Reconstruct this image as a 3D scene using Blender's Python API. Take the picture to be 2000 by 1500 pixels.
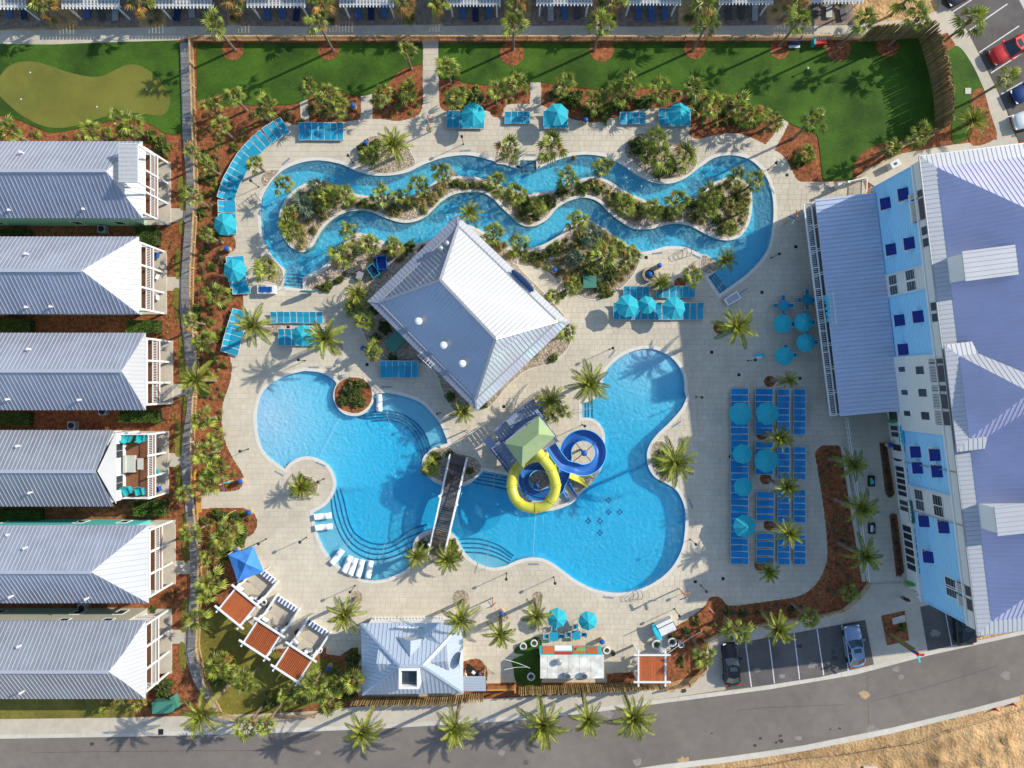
import bpy, math, random
import numpy as np
from mathutils import Vector, Matrix
from mathutils.geometry import delaunay_2d_cdt
random.seed(7)
scene = bpy.context.scene
for _o in list(bpy.data.objects):
    bpy.data.objects.remove(_o)
# ------------------------------------------------------------------ scale: the drone hangs 78 m above the site
H = 78.0
S = H / 1364.0                       # metres on the ground per survey unit

def G(px, py, z=0.0):                # survey plan position on the ground
    return Vector(((px - 1000) * S, (750 - py) * S, z))
def I(px, py, z=0.0):                # plan position of a point known at height z
    f = 1 - z / H
    return Vector(((px - 1000) * S * f, (750 - py) * S * f, z))

# ------------------------------------------------------------------ camera
cam = bpy.data.cameras.new("camera")
cam.sensor_width = 36
cam.lens = 36 * 1364.0 / 2000.0
cam.clip_end = 2000
co = bpy.data.objects.new("camera", cam)
co.location = (0, 0, H)
scene.collection.objects.link(co)
scene.camera = co

# ------------------------------------------------------------------ sky and sun
SUN_EL = math.radians(31.2)
SUN_AZ = math.radians(24.7)          # degrees counter-clockwise from +x
world = bpy.data.worlds.new("World")
scene.world = world
world.use_nodes = True
nt = world.node_tree
bg = nt.nodes["Background"]
sky = nt.nodes.new("ShaderNodeTexSky")
sky.sky_type = 'NISHITA'
sky.sun_disc = False
sky.sun_elevation = SUN_EL
sky.sun_rotation = math.pi / 2 - SUN_AZ
sky.air_density = 1.0
sky.dust_density = 0.6
nt.links.new(sky.outputs[0], bg.inputs[0])
bg.inputs[1].default_value = 0.15
sun = bpy.data.lights.new("sun", 'SUN')
sun.energy = 3.75
sun.angle = math.radians(0.5)
sun.color = (1.0, 0.93, 0.80)
so = bpy.data.objects.new("sun", sun)
d = Vector((math.cos(SUN_EL) * math.cos(SUN_AZ), math.cos(SUN_EL) * math.sin(SUN_AZ), math.sin(SUN_EL)))
so.rotation_euler = d.to_track_quat('Z', 'Y').to_euler()
so.location = d * 120
scene.collection.objects.link(so)
vs = scene.view_settings
vs.view_transform = 'Standard'
vs.look = 'None'
vs.gamma = 1
vs.exposure = 0.62
vs.use_curve_mapping = False
scene.cycles.max_bounces = 8
scene.cycles.transparent_max_bounces = 16

# ------------------------------------------------------------------ materials
MATS = {}
def M(name, col, rough=0.8, var=0.12, scale=1.5, bump=0.25, bscale=14.0, metal=0.0, spec=0.3,
      patch=0.0, pscale=0.15, rnd=0.0, transl=0.0, attr=False, col2=None, bdist=0.03, det=6.0):
    if name in MATS:
        return MATS[name]
    m = bpy.data.materials.new(name)
    m.use_nodes = True
    n = m.node_tree.nodes
    l = m.node_tree.links
    b = n["Principled BSDF"]
    b.inputs["Roughness"].default_value = rough
    b.inputs["Metallic"].default_value = metal
    b.inputs["Specular IOR Level"].default_value = spec
    tc = n.new("ShaderNodeTexCoord")
    nz = n.new("ShaderNodeTexNoise")
    nz.inputs["Scale"].default_value = scale
    nz.inputs["Detail"].default_value = det
    nz.inputs["Roughness"].default_value = 0.65
    l.new(tc.outputs["Object"], nz.inputs["Vector"])
    cr = n.new("ShaderNodeValToRGB")
    lo = [max(0, c * (1 - var)) for c in (col if col2 is None else col)]
    hi = [min(1, c * (1 + var)) for c in (col if col2 is None else col2)]
    cr.color_ramp.elements[0].position = 0.32
    cr.color_ramp.elements[1].position = 0.68
    cr.color_ramp.elements[0].color = (*lo, 1)
    cr.color_ramp.elements[1].color = (*hi, 1)
    l.new(nz.outputs["Fac"], cr.inputs["Fac"])
    out = cr.outputs["Color"]
    if patch > 0:
        n2 = n.new("ShaderNodeTexNoise")
        n2.inputs["Scale"].default_value = pscale
        n2.inputs["Detail"].default_value = 8.0
        n2.inputs["Roughness"].default_value = 0.6
        l.new(tc.outputs["Object"], n2.inputs["Vector"])
        mr = n.new("ShaderNodeMapRange")
        mr.inputs[1].default_value = 0.35
        mr.inputs[2].default_value = 0.65
        mr.inputs[3].default_value = 1 - patch
        mr.inputs[4].default_value = 1 + patch
        l.new(n2.outputs["Fac"], mr.inputs[0])
        vm = n.new("ShaderNodeVectorMath")
        vm.operation = 'MULTIPLY'
        l.new(out, vm.inputs[0])
        l.new(mr.outputs[0], vm.inputs[1])
        out = vm.outputs[0]
    if rnd > 0 or attr:
        if attr:
            oi = n.new("ShaderNodeAttribute")
            oi.attribute_name = "tone"
            ro = oi.outputs["Fac"]
        else:
            oi = n.new("ShaderNodeObjectInfo")
            ro = oi.outputs["Random"]
        mr = n.new("ShaderNodeMapRange")
        mr.inputs[3].default_value = 1 - (rnd or 0.1)
        mr.inputs[4].default_value = 1 + (rnd or 0.1)
        l.new(ro, mr.inputs[0])
        vm = n.new("ShaderNodeVectorMath")
        vm.operation = 'MULTIPLY'
        l.new(out, vm.inputs[0])
        l.new(mr.outputs[0], vm.inputs[1])
        out = vm.outputs[0]
    l.new(out, b.inputs["Base Color"])
    if bump > 0:
        n3 = n.new("ShaderNodeTexNoise")
        n3.inputs["Scale"].default_value = bscale
        n3.inputs["Detail"].default_value = 5.0
        l.new(tc.outputs["Object"], n3.inputs["Vector"])
        bp = n.new("ShaderNodeBump")
        bp.inputs["Strength"].default_value = bump
        bp.inputs["Distance"].default_value = bdist
        l.new(n3.outputs["Fac"], bp.inputs["Height"])
        l.new(bp.outputs[0], b.inputs["Normal"])
    if transl > 0:
        tr = n.new("ShaderNodeBsdfTranslucent")
        l.new(out, tr.inputs["Color"])
        mx = n.new("ShaderNodeMixShader")
        mx.inputs[0].default_value = transl
        l.new(b.outputs[0], mx.inputs[1])
        l.new(tr.outputs[0], mx.inputs[2])
        l.new(mx.outputs[0], n["Material Output"].inputs["Surface"])
    MATS[name] = m
    return m

deck_m = M("pale pavers", (0.53, 0.47, 0.365), 0.85, 0.07, 0.9, 0.2, 25, patch=0.10, pscale=0.12, attr=True, rnd=0.055)
mortar_m = M("paver joint sand", (0.38, 0.335, 0.26), 0.95, 0.12, 3)
coping_m = M("pool coping", (0.60, 0.57, 0.50), 0.7, 0.08, 2)
conc_m = M("walk concrete", (0.47, 0.42, 0.335), 0.9, 0.08, 1.2, 0.2, 30, patch=0.10, pscale=0.2)
curb_m = M("kerb concrete", (0.52, 0.48, 0.41), 0.9, 0.08, 1.5, 0.2, 30, patch=0.08)
asph_m = M("aged asphalt", (0.178, 0.153, 0.132), 0.95, 0.10, 0.7, 0.5, 60, patch=0.13, pscale=0.09)
asph2_m = M("parking asphalt", (0.115, 0.103, 0.097), 0.95, 0.14, 0.6, 0.5, 60, patch=0.2, pscale=0.2)
line_m = M("road paint", (0.62, 0.62, 0.60), 0.8, 0.15, 3)
sand_m = M("bare sand", (0.38, 0.225, 0.095), 0.95, 0.25, 0.5, 1.0, 3.0, patch=0.25, pscale=0.10, col2=(0.48, 0.31, 0.15), bdist=0.2)
mulch_m = M("pine straw mulch", (0.145, 0.048, 0.018), 0.95, 0.35, 2.6, 1.0, 9.0, patch=0.22, pscale=0.5, col2=(0.30, 0.105, 0.04), bdist=0.10)
turf_m = M("artificial turf", (0.042, 0.098, 0.007), 0.9, 0.2, 4.0, 0.8, 45, patch=0.40, pscale=0.22, bdist=0.03)
green_m = M("putting turf", (0.15, 0.15, 0.026), 0.95, 0.06, 5.0, 0.3, 60, patch=0.16, pscale=0.2)
grass_m = M("lawn grass", (0.17, 0.15, 0.025), 0.95, 0.25, 3.0, 0.8, 30, patch=0.3, pscale=0.3, bdist=0.05)
rock_m = M("river rock bed", (0.20, 0.16, 0.115), 0.9, 0.4, 4.5, 1.0, 12, col2=(0.42, 0.34, 0.25), bdist=0.08)
stone_m = M("river stone", (0.52, 0.43, 0.33), 0.8, 0.15, 2.0, 0.2, attr=True, rnd=0.42)
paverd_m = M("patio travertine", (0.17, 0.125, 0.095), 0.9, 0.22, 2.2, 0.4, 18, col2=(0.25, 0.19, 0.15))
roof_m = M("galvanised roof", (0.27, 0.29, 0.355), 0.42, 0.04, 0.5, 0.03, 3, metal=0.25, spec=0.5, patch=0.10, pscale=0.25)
cseam_m = M("condo seam", (0.52, 0.54, 0.72), 0.4, 0.03, 1, 0)
seam_m = M("roof seam", (0.42, 0.44, 0.49), 0.38, 0.03, 1, 0, metal=0.2, spec=0.5)
croof_m = M("condo roof", (0.50, 0.48, 0.63), 0.42, 0.04, 0.5, 0.03, 3, metal=0.25, spec=0.5, patch=0.10)
sunlit_roof_m = M("sunlit roof copy", (0.44, 0.45, 0.47), 0.5, 0.03, 0.6, 0.03, 3, metal=0.05, spec=0.4, patch=0.04)  # paler copy of the roof metal, sunlight on these slopes put into its colour
wseam_m = M("white seam", (0.33, 0.34, 0.37), 0.5, 0.03, 1, 0)
white_m = M("white paint", (0.68, 0.68, 0.67), 0.5, 0.03, 2, 0.05, 20)
lblue_m = M("light blue siding", (0.28, 0.58, 0.82), 0.7, 0.03, 1, 0.05)
navy_m = M("navy awning", (0.008, 0.024, 0.18), 0.8, 0.05, 3, 0.1)
grey_m = M("pale grey siding", (0.60, 0.61, 0.60), 0.7, 0.04, 1, 0.05)
mint_m = M("mint siding", (0.32, 0.52, 0.40), 0.7, 0.04, 1, 0.05)
teal_m = M("turquoise siding", (0.11, 0.50, 0.47), 0.7, 0.04, 1, 0.05)
beige_m = M("beige siding", (0.46, 0.44, 0.36), 0.7, 0.04, 1, 0.05)
glass_m = M("window glass", (0.03, 0.045, 0.055), 0.08, 0.3, 0.8, 0.0, spec=0.8)
dark_m = M("dark metal", (0.015, 0.015, 0.017), 0.5, 0.05, 3, 0)
dgrey_m = M("dark grey", (0.07, 0.07, 0.075), 0.6, 0.1, 3, 0.1)
grey2_m = M("grey metal", (0.36, 0.37, 0.38), 0.45, 0.08, 3, 0.05, metal=0.4)
wood_m = M("tan wood", (0.42, 0.26, 0.11), 0.85, 0.25, 3.0, 0.3, 20, col2=(0.52, 0.37, 0.19))
pole_m = M("weathered log", (0.21, 0.14, 0.05), 0.9, 0.25, 3.0, 0.4, 20, rnd=0.4, col2=(0.30, 0.21, 0.09))
gwood_m = M("grey boardwalk", (0.30, 0.28, 0.26), 0.9, 0.15, 3.0, 0.3, 20, attr=True, rnd=0.25)
dwood_m = M("terrace decking", (0.20, 0.085, 0.04), 0.85, 0.2, 3.0, 0.3, 20)
bwood_m = M("bridge decking", (0.085, 0.072, 0.066), 0.85, 0.2, 3.0, 0.3, 20, rnd=0.35)
orange_m = M("terracotta slat", (0.42, 0.11, 0.035), 0.7, 0.12, 2.5, 0.15, 12, rnd=0.1)
umb_m = M("turquoise canvas", (0.03, 0.41, 0.50), 0.85, 0.04, 2.0, 0.15, 30, transl=0.15)
shade_sling_m = M("shade-tinted sling fabric", (0.006, 0.20, 0.46), 0.75, 0.08, 2.5, 0.1, 30, rnd=0.13)  # same sling fabric, the building's shade put into its colour
sling_m = M("blue sling fabric", (0.012, 0.27, 0.42), 0.75, 0.08, 2.5, 0.1, 30, rnd=0.13)
wfab_m = M("white resin", (0.80, 0.82, 0.83), 0.4, 0.02, 2.0, 0)
tent_m = M("blue canopy cloth", (0.06, 0.24, 0.62), 0.8, 0.08, 1.2, 0.5, 2.0)
sail_m = M("sage shade cloth", (0.27, 0.35, 0.18), 0.85, 0.05, 1.2, 0.1, 3.0)
yel_m = M("yellow fibreglass", (0.58, 0.54, 0.06), 0.25, 0.04, 1, 0, spec=0.5)
slb_m = M("blue fibreglass", (0.025, 0.13, 0.42), 0.25, 0.05, 1, 0, spec=0.6)
slb2_m = M("light blue fibreglass", (0.12, 0.42, 0.74), 0.3, 0.04, 1, 0, spec=0.5)
bluep_m = M("blue plastic", (0.01, 0.09, 0.34), 0.5, 0.06, 3, 0)
bsteel_m = M("blue painted steel", (0.05, 0.11, 0.26), 0.5, 0.08, 1.5, 0.05)
trunk_m = M("palm trunk", (0.16, 0.115, 0.075), 0.95, 0.3, 4.0, 1.0, 12, col2=(0.26, 0.20, 0.145), bdist=0.08)
fr1_m = M("palm frond", (0.062, 0.110, 0.012), 0.42, 0.25, 1.6, 0, transl=0.18, rnd=0.5, col2=(0.255, 0.28, 0.042), spec=0.4)
fr2_m = M("date palm frond", (0.10, 0.15, 0.018), 0.45, 0.25, 1.3, 0, transl=0.22, rnd=0.4, col2=(0.30, 0.31, 0.04), spec=0.4)
fr3_m = M("dry frond", (0.34, 0.20, 0.05), 0.7, 0.2, 1.3, 0, transl=0.2, rnd=0.3)
fr4_m = M("blue grey frond", (0.12, 0.17, 0.11), 0.6, 0.2, 1.3, 0, transl=0.2, rnd=0.3)
leaf_m = M("shrub leaf", (0.055, 0.10, 0.012), 0.6, 0.35, 2.0, 0, transl=0.2, rnd=0.4, col2=(0.17, 0.21, 0.035))
hedge_m = M("hedge leaf", (0.035, 0.085, 0.012), 0.55, 0.35, 2.0, 0, transl=0.2, rnd=0.2, col2=(0.13, 0.21, 0.03))
tuft_m = M("ornamental grass", (0.14, 0.13, 0.035), 0.8, 0.3, 2.0, 0, transl=0.25, rnd=0.35, col2=(0.27, 0.22, 0.08))
btuft_m = M("brown grass", (0.11, 0.07, 0.04), 0.8, 0.3, 2.0, 0, transl=0.2, rnd=0.3, col2=(0.20, 0.13, 0.08))
pool_m = M("pool plaster", (0.46, 0.56, 0.66), 0.7, 0.02, 1.0, 0.9, 2.6, bdist=0.16, patch=0.03, pscale=0.3)
bench_m = M("pool bench plaster", (0.44, 0.50, 0.55), 0.7, 0.03, 1.0, 0.05)
tile_m = M("waterline tile", (0.10, 0.22, 0.34), 0.4, 0.2, 6.0, 0)
nose_m = M("navy step tile", (0.008, 0.03, 0.14), 0.4, 0.1, 6.0, 0)

def water_material(name="pool water", mixf=0.17, sc=1.0, dist=0.24, dcol=(0.05, 0.55, 0.85, 1)):
    m = bpy.data.materials.new(name)
    m.use_nodes = True
    n = m.node_tree.nodes; l = m.node_tree.links
    for x in list(n):
        if x.type != 'OUTPUT_MATERIAL':
            n.remove(x)
    out = [x for x in n if x.type == 'OUTPUT_MATERIAL'][0]
    tc = n.new("ShaderNodeTexCoord")
    a = n.new("ShaderNodeTexNoise"); a.inputs["Scale"].default_value = 3.0 * sc; a.inputs["Detail"].default_value = 3.0
    a.inputs["Distortion"].default_value = 1.6
    b = n.new("ShaderNodeTexVoronoi"); b.feature = 'SMOOTH_F1'; b.inputs["Scale"].default_value = 3.2 * sc
    nz = n.new("ShaderNodeTexNoise"); nz.inputs["Scale"].default_value = 1.3; nz.inputs["Detail"].default_value = 2.0
    mixv = n.new("ShaderNodeMix"); mixv.data_type = 'VECTOR'; mixv.inputs[0].default_value = 0.35
    l.new(tc.outputs["Object"], nz.inputs["Vector"])
    l.new(tc.outputs["Object"], a.inputs["Vector"])
    l.new(tc.outputs["Object"], mixv.inputs[4]); l.new(nz.outputs["Color"], mixv.inputs[5])
    l.new(mixv.outputs[1], b.inputs["Vector"])
    add = n.new("ShaderNodeMath"); add.operation = 'ADD'
    l.new(a.outputs["Fac"], add.inputs[0]); l.new(b.outputs["Distance"], add.inputs[1])
    bp = n.new("ShaderNodeBump"); bp.inputs["Strength"].default_value = 1.0; bp.inputs["Distance"].default_value = dist
    l.new(add.outputs[0], bp.inputs["Height"])
    tr = n.new("ShaderNodeBsdfTransparent"); tr.inputs[0].default_value = (0.93, 0.99, 1.0, 1)
    df = n.new("ShaderNodeBsdfDiffuse"); df.inputs[0].default_value = dcol
    l.new(bp.outputs[0], df.inputs["Normal"])
    gl = n.new("ShaderNodeBsdfGlossy"); gl.inputs["Roughness"].default_value = 0.12
    l.new(bp.outputs[0], gl.inputs["Normal"])
    m1 = n.new("ShaderNodeMixShader"); m1.inputs[0].default_value = mixf
    l.new(tr.outputs[0], m1.inputs[1]); l.new(df.outputs[0], m1.inputs[2])
    m2 = n.new("ShaderNodeMixShader"); m2.inputs[0].default_value = 0.035
    l.new(m1.outputs[0], m2.inputs[1]); l.new(gl.outputs[0], m2.inputs[2])
    l.new(m2.outputs[0], out.inputs["Surface"])
    va = n.new("ShaderNodeVolumeAbsorption")
    va.inputs["Color"].default_value = (0.0, 0.885, 0.982, 1)
    va.inputs["Density"].default_value = 1.0
    l.new(va.outputs[0], out.inputs["Volume"])
    MATS[name] = m
    return m
water_m = water_material()
river_m = water_material("river water", 0.21, 1.15, 0.42, (0.34, 0.88, 1.0, 1))

# ------------------------------------------------------------------ mesh and object helpers
def wloc(o):
    v = Vector((0, 0, 0))
    while o is not None:
        v = v + o.location
        o = o.parent
    return v

class MB:
    def __init__(s):
        s.v = []; s.f = []; s.t = []
    def add(s, vs_, fs, tone=0.5):
        k = len(s.v)
        s.v.extend([tuple(p) for p in vs_])
        for f in fs:
            s.f.append(tuple(i + k for i in f)); s.t.append(tone)
    def box(s, x0, x1, y0, y1, z0, z1, tone=0.5):
        s.add([(x0, y0, z0), (x1, y0, z0), (x1, y1, z0), (x0, y1, z0), (x0, y0, z1), (x1, y0, z1), (x1, y1, z1), (x0, y1, z1)],
              [(0, 3, 2, 1), (4, 5, 6, 7), (0, 1, 5, 4), (1, 2, 6, 5), (2, 3, 7, 6), (3, 0, 4, 7)], tone)
        return s
    def prism(s, poly, z0, z1, tone=0.5, bottom=True):
        n = len(poly)
        a = sum(poly[i][0] * poly[(i + 1) % n][1] - poly[(i + 1) % n][0] * poly[i][1] for i in range(n))
        if a < 0:
            poly = poly[::-1]
        vs_ = [(p[0], p[1], z0) for p in poly] + [(p[0], p[1], z1) for p in poly]
        fs = [tuple(range(n, 2 * n))]
        if bottom:
            fs.append(tuple(reversed(range(n))))
        for i in range(n):
            j = (i + 1) % n
            fs.append((i, j, n + j, n + i))
        s.add(vs_, fs, tone)
        return s
    def bar(s, a, b, w, h=None, up=Vector((0, 0, 1)), tone=0.5):
        a = Vector(a); b = Vector(b); h = h or w
        d_ = (b - a)
        if d_.length < 1e-6:
            return s
        d_.normalize()
        sx = d_.cross(up)
        if sx.length < 1e-4:
            sx = Vector((1, 0, 0))
        sx.normalize(); sz = sx.cross(d_)
        c = []
        for p in (a, b):
            for i, j in ((-1, -1), (1, -1), (1, 1), (-1, 1)):
                c.append(p + sx * (w / 2 * i) + sz * (h / 2 * j))
        s.add(c, [(0, 1, 2, 3), (7, 6, 5, 4), (0, 4, 5, 1), (1, 5, 6, 2), (2, 6, 7, 3), (3, 7, 4, 0)], tone)
        return s
    def cyl(s, c, r, z0, z1, n=12, r2=None, tone=0.5):
        r2 = r if r2 is None else r2
        vs_ = []
        for z, rr in ((z0, r), (z1, r2)):
            for i in range(n):
                a = 2 * math.pi * i / n
                vs_.append((c[0] + rr * math.cos(a), c[1] + rr * math.sin(a), z))
        fs = [tuple(reversed(range(n))), tuple(range(n, 2 * n))]
        for i in range(n):
            j = (i + 1) % n
            fs.append((i, j, n + j, n + i))
        s.add(vs_, fs, tone)
        return s
    def lathe(s, c, prof, n=16, tone=0.5, sx=1.0, sy=1.0):
        vs_ = []
        for r, z in prof:
            for i in range(n):
                a = 2 * math.pi * i / n
                vs_.append((c[0] + r * sx * math.cos(a), c[1] + r * sy * math.sin(a), c[2] + z))
        fs = []
        for k in range(len(prof) - 1):
            for i in range(n):
                j = (i + 1) % n
                fs.append((k * n + i, k * n + j, (k + 1) * n + j, (k + 1) * n + i))
        fs.append(tuple(reversed(range(n)))); fs.append(tuple(range((len(prof) - 1) * n, len(prof) * n)))
        s.add(vs_, fs, tone)
        return s
    def tube(s, path, r, n=8, tone=0.5, cap=True):
        path = [Vector(p) for p in path]
        m = len(path); vs_ = []
        rr = r if isinstance(r, (list, tuple)) else [r] * m
        for k in range(m):
            t = (path[min(k + 1, m - 1)] - path[max(k - 1, 0)]).normalized()
            up = Vector((0, 0, 1)) if abs(t.z) < 0.95 else Vector((1, 0, 0))
            sx = t.cross(up).normalized(); sz = sx.cross(t)
            for i in range(n):
                a = 2 * math.pi * i / n
                vs_.append(path[k] + sx * (rr[k] * math.cos(a)) + sz * (rr[k] * math.sin(a)))
        fs = []
        for k in range(m - 1):
            for i in range(n):
                j = (i + 1) % n
                fs.append((k * n + i, k * n + j, (k + 1) * n + j, (k + 1) * n + i))
        if cap:
            fs.append(tuple(reversed(range(n)))); fs.append(tuple(range((m - 1) * n, m * n)))
        s.add(vs_, fs, tone)
        return s
    def mesh(s, name, mat, smooth=False, tone=False):
        me = bpy.data.meshes.new(name)
        me.from_pydata(s.v, [], s.f)
        if mat is not None:
            me.materials.append(mat)
        if smooth:
            me.polygons.foreach_set("use_smooth", [True] * len(me.polygons))
        if tone:
            at = me.attributes.new("tone", 'FLOAT', 'FACE')
            at.data.foreach_set("value", s.t)
        me.update()
        return me
    def build(s, name, mat, parent=None, smooth=False, tone=False, kind=None, label=None, local=False):
        o = bpy.data.objects.new(name, s.mesh(name, mat, smooth, tone))
        scene.collection.objects.link(o)
        if parent is not None:
            o.parent = parent
            if not local:
                o.location = -wloc(parent)
        if kind:
            o["kind"] = kind
        if label:
            o["label"] = label
        return o

BAD = []
def tag(o, label, cat, group=None):
    if not (4 <= len(label.split()) <= 16):
        BAD.append(label)
    o["label"] = label; o["category"] = cat
    if group:
        o["group"] = group
    return o
def thing(name, label, cat, loc=(0, 0, 0), rot=0.0, group=None):
    o = bpy.data.objects.new(name, None)
    o.empty_display_size = 0.3
    scene.collection.objects.link(o)
    o.location = loc; o.rotation_euler = (0, 0, rot)
    return tag(o, label, cat, group)
def ob(name, me, parent=None, loc=(0, 0, 0), rot=(0, 0, 0), sc=(1, 1, 1)):
    o = bpy.data.objects.new(name, me)
    scene.collection.objects.link(o)
    if parent is not None:
        o.parent = parent
    o.location = loc; o.rotation_euler = rot; o.scale = sc
    return o
def copy_tree(o, parent=None):
    c = o.copy(); scene.collection.objects.link(c)
    if parent is not None:
        c.parent = parent
    for ch in list(o.children):
        copy_tree(ch, c)
    return c
USED = set()
def place(proto, loc, rot, label, group=None, sc=None, cat=None):
    if proto.name in USED:
        o = copy_tree(proto)
    else:
        o = proto; USED.add(proto.name)
    o.location = loc; o.rotation_euler = (0, 0, rot)
    if sc:
        o.scale = sc
    tag(o, label, cat or o["category"], group or o.get("group"))
    return o
ORD = ["first", "second", "third", "fourth", "fifth", "sixth", "seventh", "eighth", "ninth", "tenth", "eleventh", "twelfth",
       "thirteenth", "fourteenth", "fifteenth", "sixteenth", "seventeenth", "eighteenth", "nineteenth", "twentieth"]
def nth(i):
    if i < 20:
        return ORD[i]
    return {2: "twenty-", 3: "thirty-", 4: "forty-"}[(i + 1) // 10] + ORD[(i + 1) % 10 - 1] if (i + 1) % 10 else {3: "thirtieth", 4: "fortieth"}[(i + 1) // 10]
def pos(i, n, a="left", b=None):
    if n == 1:
        return "only one"
    if i == 0:
        return "farthest " + a
    return nth(i) + " from the " + a

# ------------------------------------------------------------------ 2D helpers (survey units)
def cr(pts, n=6, closed=True):
    P = [Vector((p[0], p[1])) for p in pts]
    sharp = [len(p) > 2 for p in pts]
    m = len(P); out = []
    for i in range(m if closed else m - 1):
        p1, p2 = P[i], P[(i + 1) % m]
        p0 = p1 if (sharp[i] or (not closed and i == 0)) else P[i - 1]
        p3 = p2 if (sharp[(i + 1) % m] or (not closed and i == m - 2)) else P[(i + 2) % m]
        for k in range(n):
            t = k / n
            q = 0.5 * ((2 * p1) + (p2 - p0) * t + (2 * p0 - 5 * p1 + 4 * p2 - p3) * t * t + (3 * p1 - p0 - 3 * p2 + p3) * t ** 3)
            out.append((q.x, q.y))
    if not closed:
        out.append((P[-1].x, P[-1].y))
    return out
def gw(poly):
    return [(G(*p[:2]).x, G(*p[:2]).y) for p in poly]
def area(poly):
    n = len(poly)
    return 0.5 * sum(poly[i][0] * poly[(i + 1) % n][1] - poly[(i + 1) % n][0] * poly[i][1] for i in range(n))
def offset(poly, dist):              # positive = outward
    n = len(poly); sgn = 1 if area(poly) > 0 else -1
    out = []
    for i in range(n):
        a = Vector(poly[i - 1]); b = Vector(poly[i]); c = Vector(poly[(i + 1) % n])
        e1 = (b - a); e2 = (c - b)
        if e1.length < 1e-9: e1 = e2
        if e2.length < 1e-9: e2 = e1
        e1 = e1.normalized(); e2 = e2.normalized()
        n1 = Vector((e1.y, -e1.x)) * sgn; n2 = Vector((e2.y, -e2.x)) * sgn
        nn = n1 + n2
        if nn.length < 1e-6: nn = n1
        nn.normalize()
        k = max(0.5, nn.dot(n1))
        out.append(tuple(b + nn * (dist / k)))
    return out
def inside(X, Y, poly):
    X = np.asarray(X, float); Y = np.asarray(Y, float)
    r = np.zeros(X.shape, bool)
    n = len(poly)
    for i in range(n):
        x1, y1 = poly[i][:2]; x2, y2 = poly[(i + 1) % n][:2]
        if y1 == y2: continue
        c = ((y1 > Y) != (y2 > Y)) & (X < (x2 - x1) * (Y - y1) / (y2 - y1) + x1)
        r ^= c
    return r
def sheet(name, outer, holes, z, mat, kind="structure", parent=None, thick=0.0):
    vv = []; ee = []
    for lp in [outer] + list(holes):
        k = len(vv); n = len(lp)
        vv += [Vector((p[0], p[1])) for p in lp]
        ee += [(k + i, k + (i + 1) % n) for i in range(n)]
    V2, E2, F2, _, _, _ = delaunay_2d_cdt(vv, ee, [], 0, 1e-5)
    cx = np.array([sum(V2[i].x for i in f) / 3 for f in F2]); cy = np.array([sum(V2[i].y for i in f) / 3 for f in F2])
    ok = inside(cx, cy, outer)
    for h in holes:
        ok &= ~inside(cx, cy, h)
    mb = MB(); fs = []
    for f, k in zip(F2, ok):
        if k:
            a_, b_, c_ = (V2[i] for i in f)
            fs.append(tuple(f) if (b_ - a_).cross(c_ - a_) > 0 else tuple(reversed(f)))
    mb.add([(p.x, p.y, z) for p in V2], fs)
    return mb.build(name, mat, parent, kind=kind)
def slab(name, poly_px, z0, z1, mat, kind="structure", parent=None, smooth_n=0):
    pts = cr(poly_px, smooth_n) if smooth_n else poly_px
    mb = MB().prism(gw(pts), z0, z1)
    return mb.build(name, mat, parent, kind=kind)
# ------------------------------------------------------------------ outlines of the setting (survey units; third value = corner)
C = 1
RIVER = cr([(509,400),(519,370),(545,338),(580,320),(620,313),(665,320),(700,335),(740,343),(790,338),(830,320),(870,307),(915,303),
 (960,313),(1000,326),(1015,331,C),(1015,313,C),(1047,313,C),(1049,330,C),(1090,312),(1135,302),(1180,306),(1215,322),(1250,345),(1290,359),(1330,352),
 (1365,328),(1395,308),(1430,303),(1465,312),(1490,335),(1505,365),(1511,405),(1508,450),(1497,492),(1465,530),(1430,557),(1405,575,C),
 (1382,541,C),(1403,524),(1398,511),(1375,500),(1350,488),(1330,482),(1300,482),(1275,489),(1250,492),(1225,485),(1200,470),(1180,455),
 (1160,441),(1146,432,C),(1110,440),(1098,454),(1080,468),(1055,480),(1020,486),(990,480),(965,467),(940,450),(915,440),(890,440),(865,455),
 (835,470),(800,477),(770,476),(745,470),(722,460),(700,455),(682,462),(665,478),(650,498),(637,517),(615,530),(592,541,C),(592,565,C),(551,560,C),(557,526,C),
 (537,508),(520,480),(511,450)], 5)
ISLAND = cr([(560,388),(551,403),(545,425),(550,452),(560,473),(575,487),(592,492),(609,482),(620,463),(632,445),(650,428),(672,416),(695,411),(720,412),
 (745,422),(770,431),(792,435),(815,431),(835,420),(857,398),(875,385),(895,377),(920,375),(942,376),(962,387),(980,405),(998,422),(1015,437),
 (1032,442),(1050,439),(1070,427),(1087,407),(1105,395),(1125,388),(1147,386),(1170,395),(1190,415),(1212,432),(1237,446),(1270,447),(1295,440),
 (1322,436),(1350,442),(1375,455),(1400,466),(1425,469),(1447,460),(1462,437),(1468,410),(1468,380),(1460,357),(1445,349),(1428,346),(1410,349),(1390,360),(1372,377),
 (1350,390),(1325,399),(1300,402),(1275,397),(1250,387),(1225,376),(1200,360),(1180,350),(1160,346),(1135,350),(1110,360),(1085,371),(1057,376),
 (1030,378),(1000,371),(970,359),(945,349),(915,345),(890,345),(868,348),(850,355),(835,367),(818,378),(795,384),(765,383),(730,384),(700,380),(675,371),
 (655,361),(632,355),(612,354),(592,361),(573,373)], 5)
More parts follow.
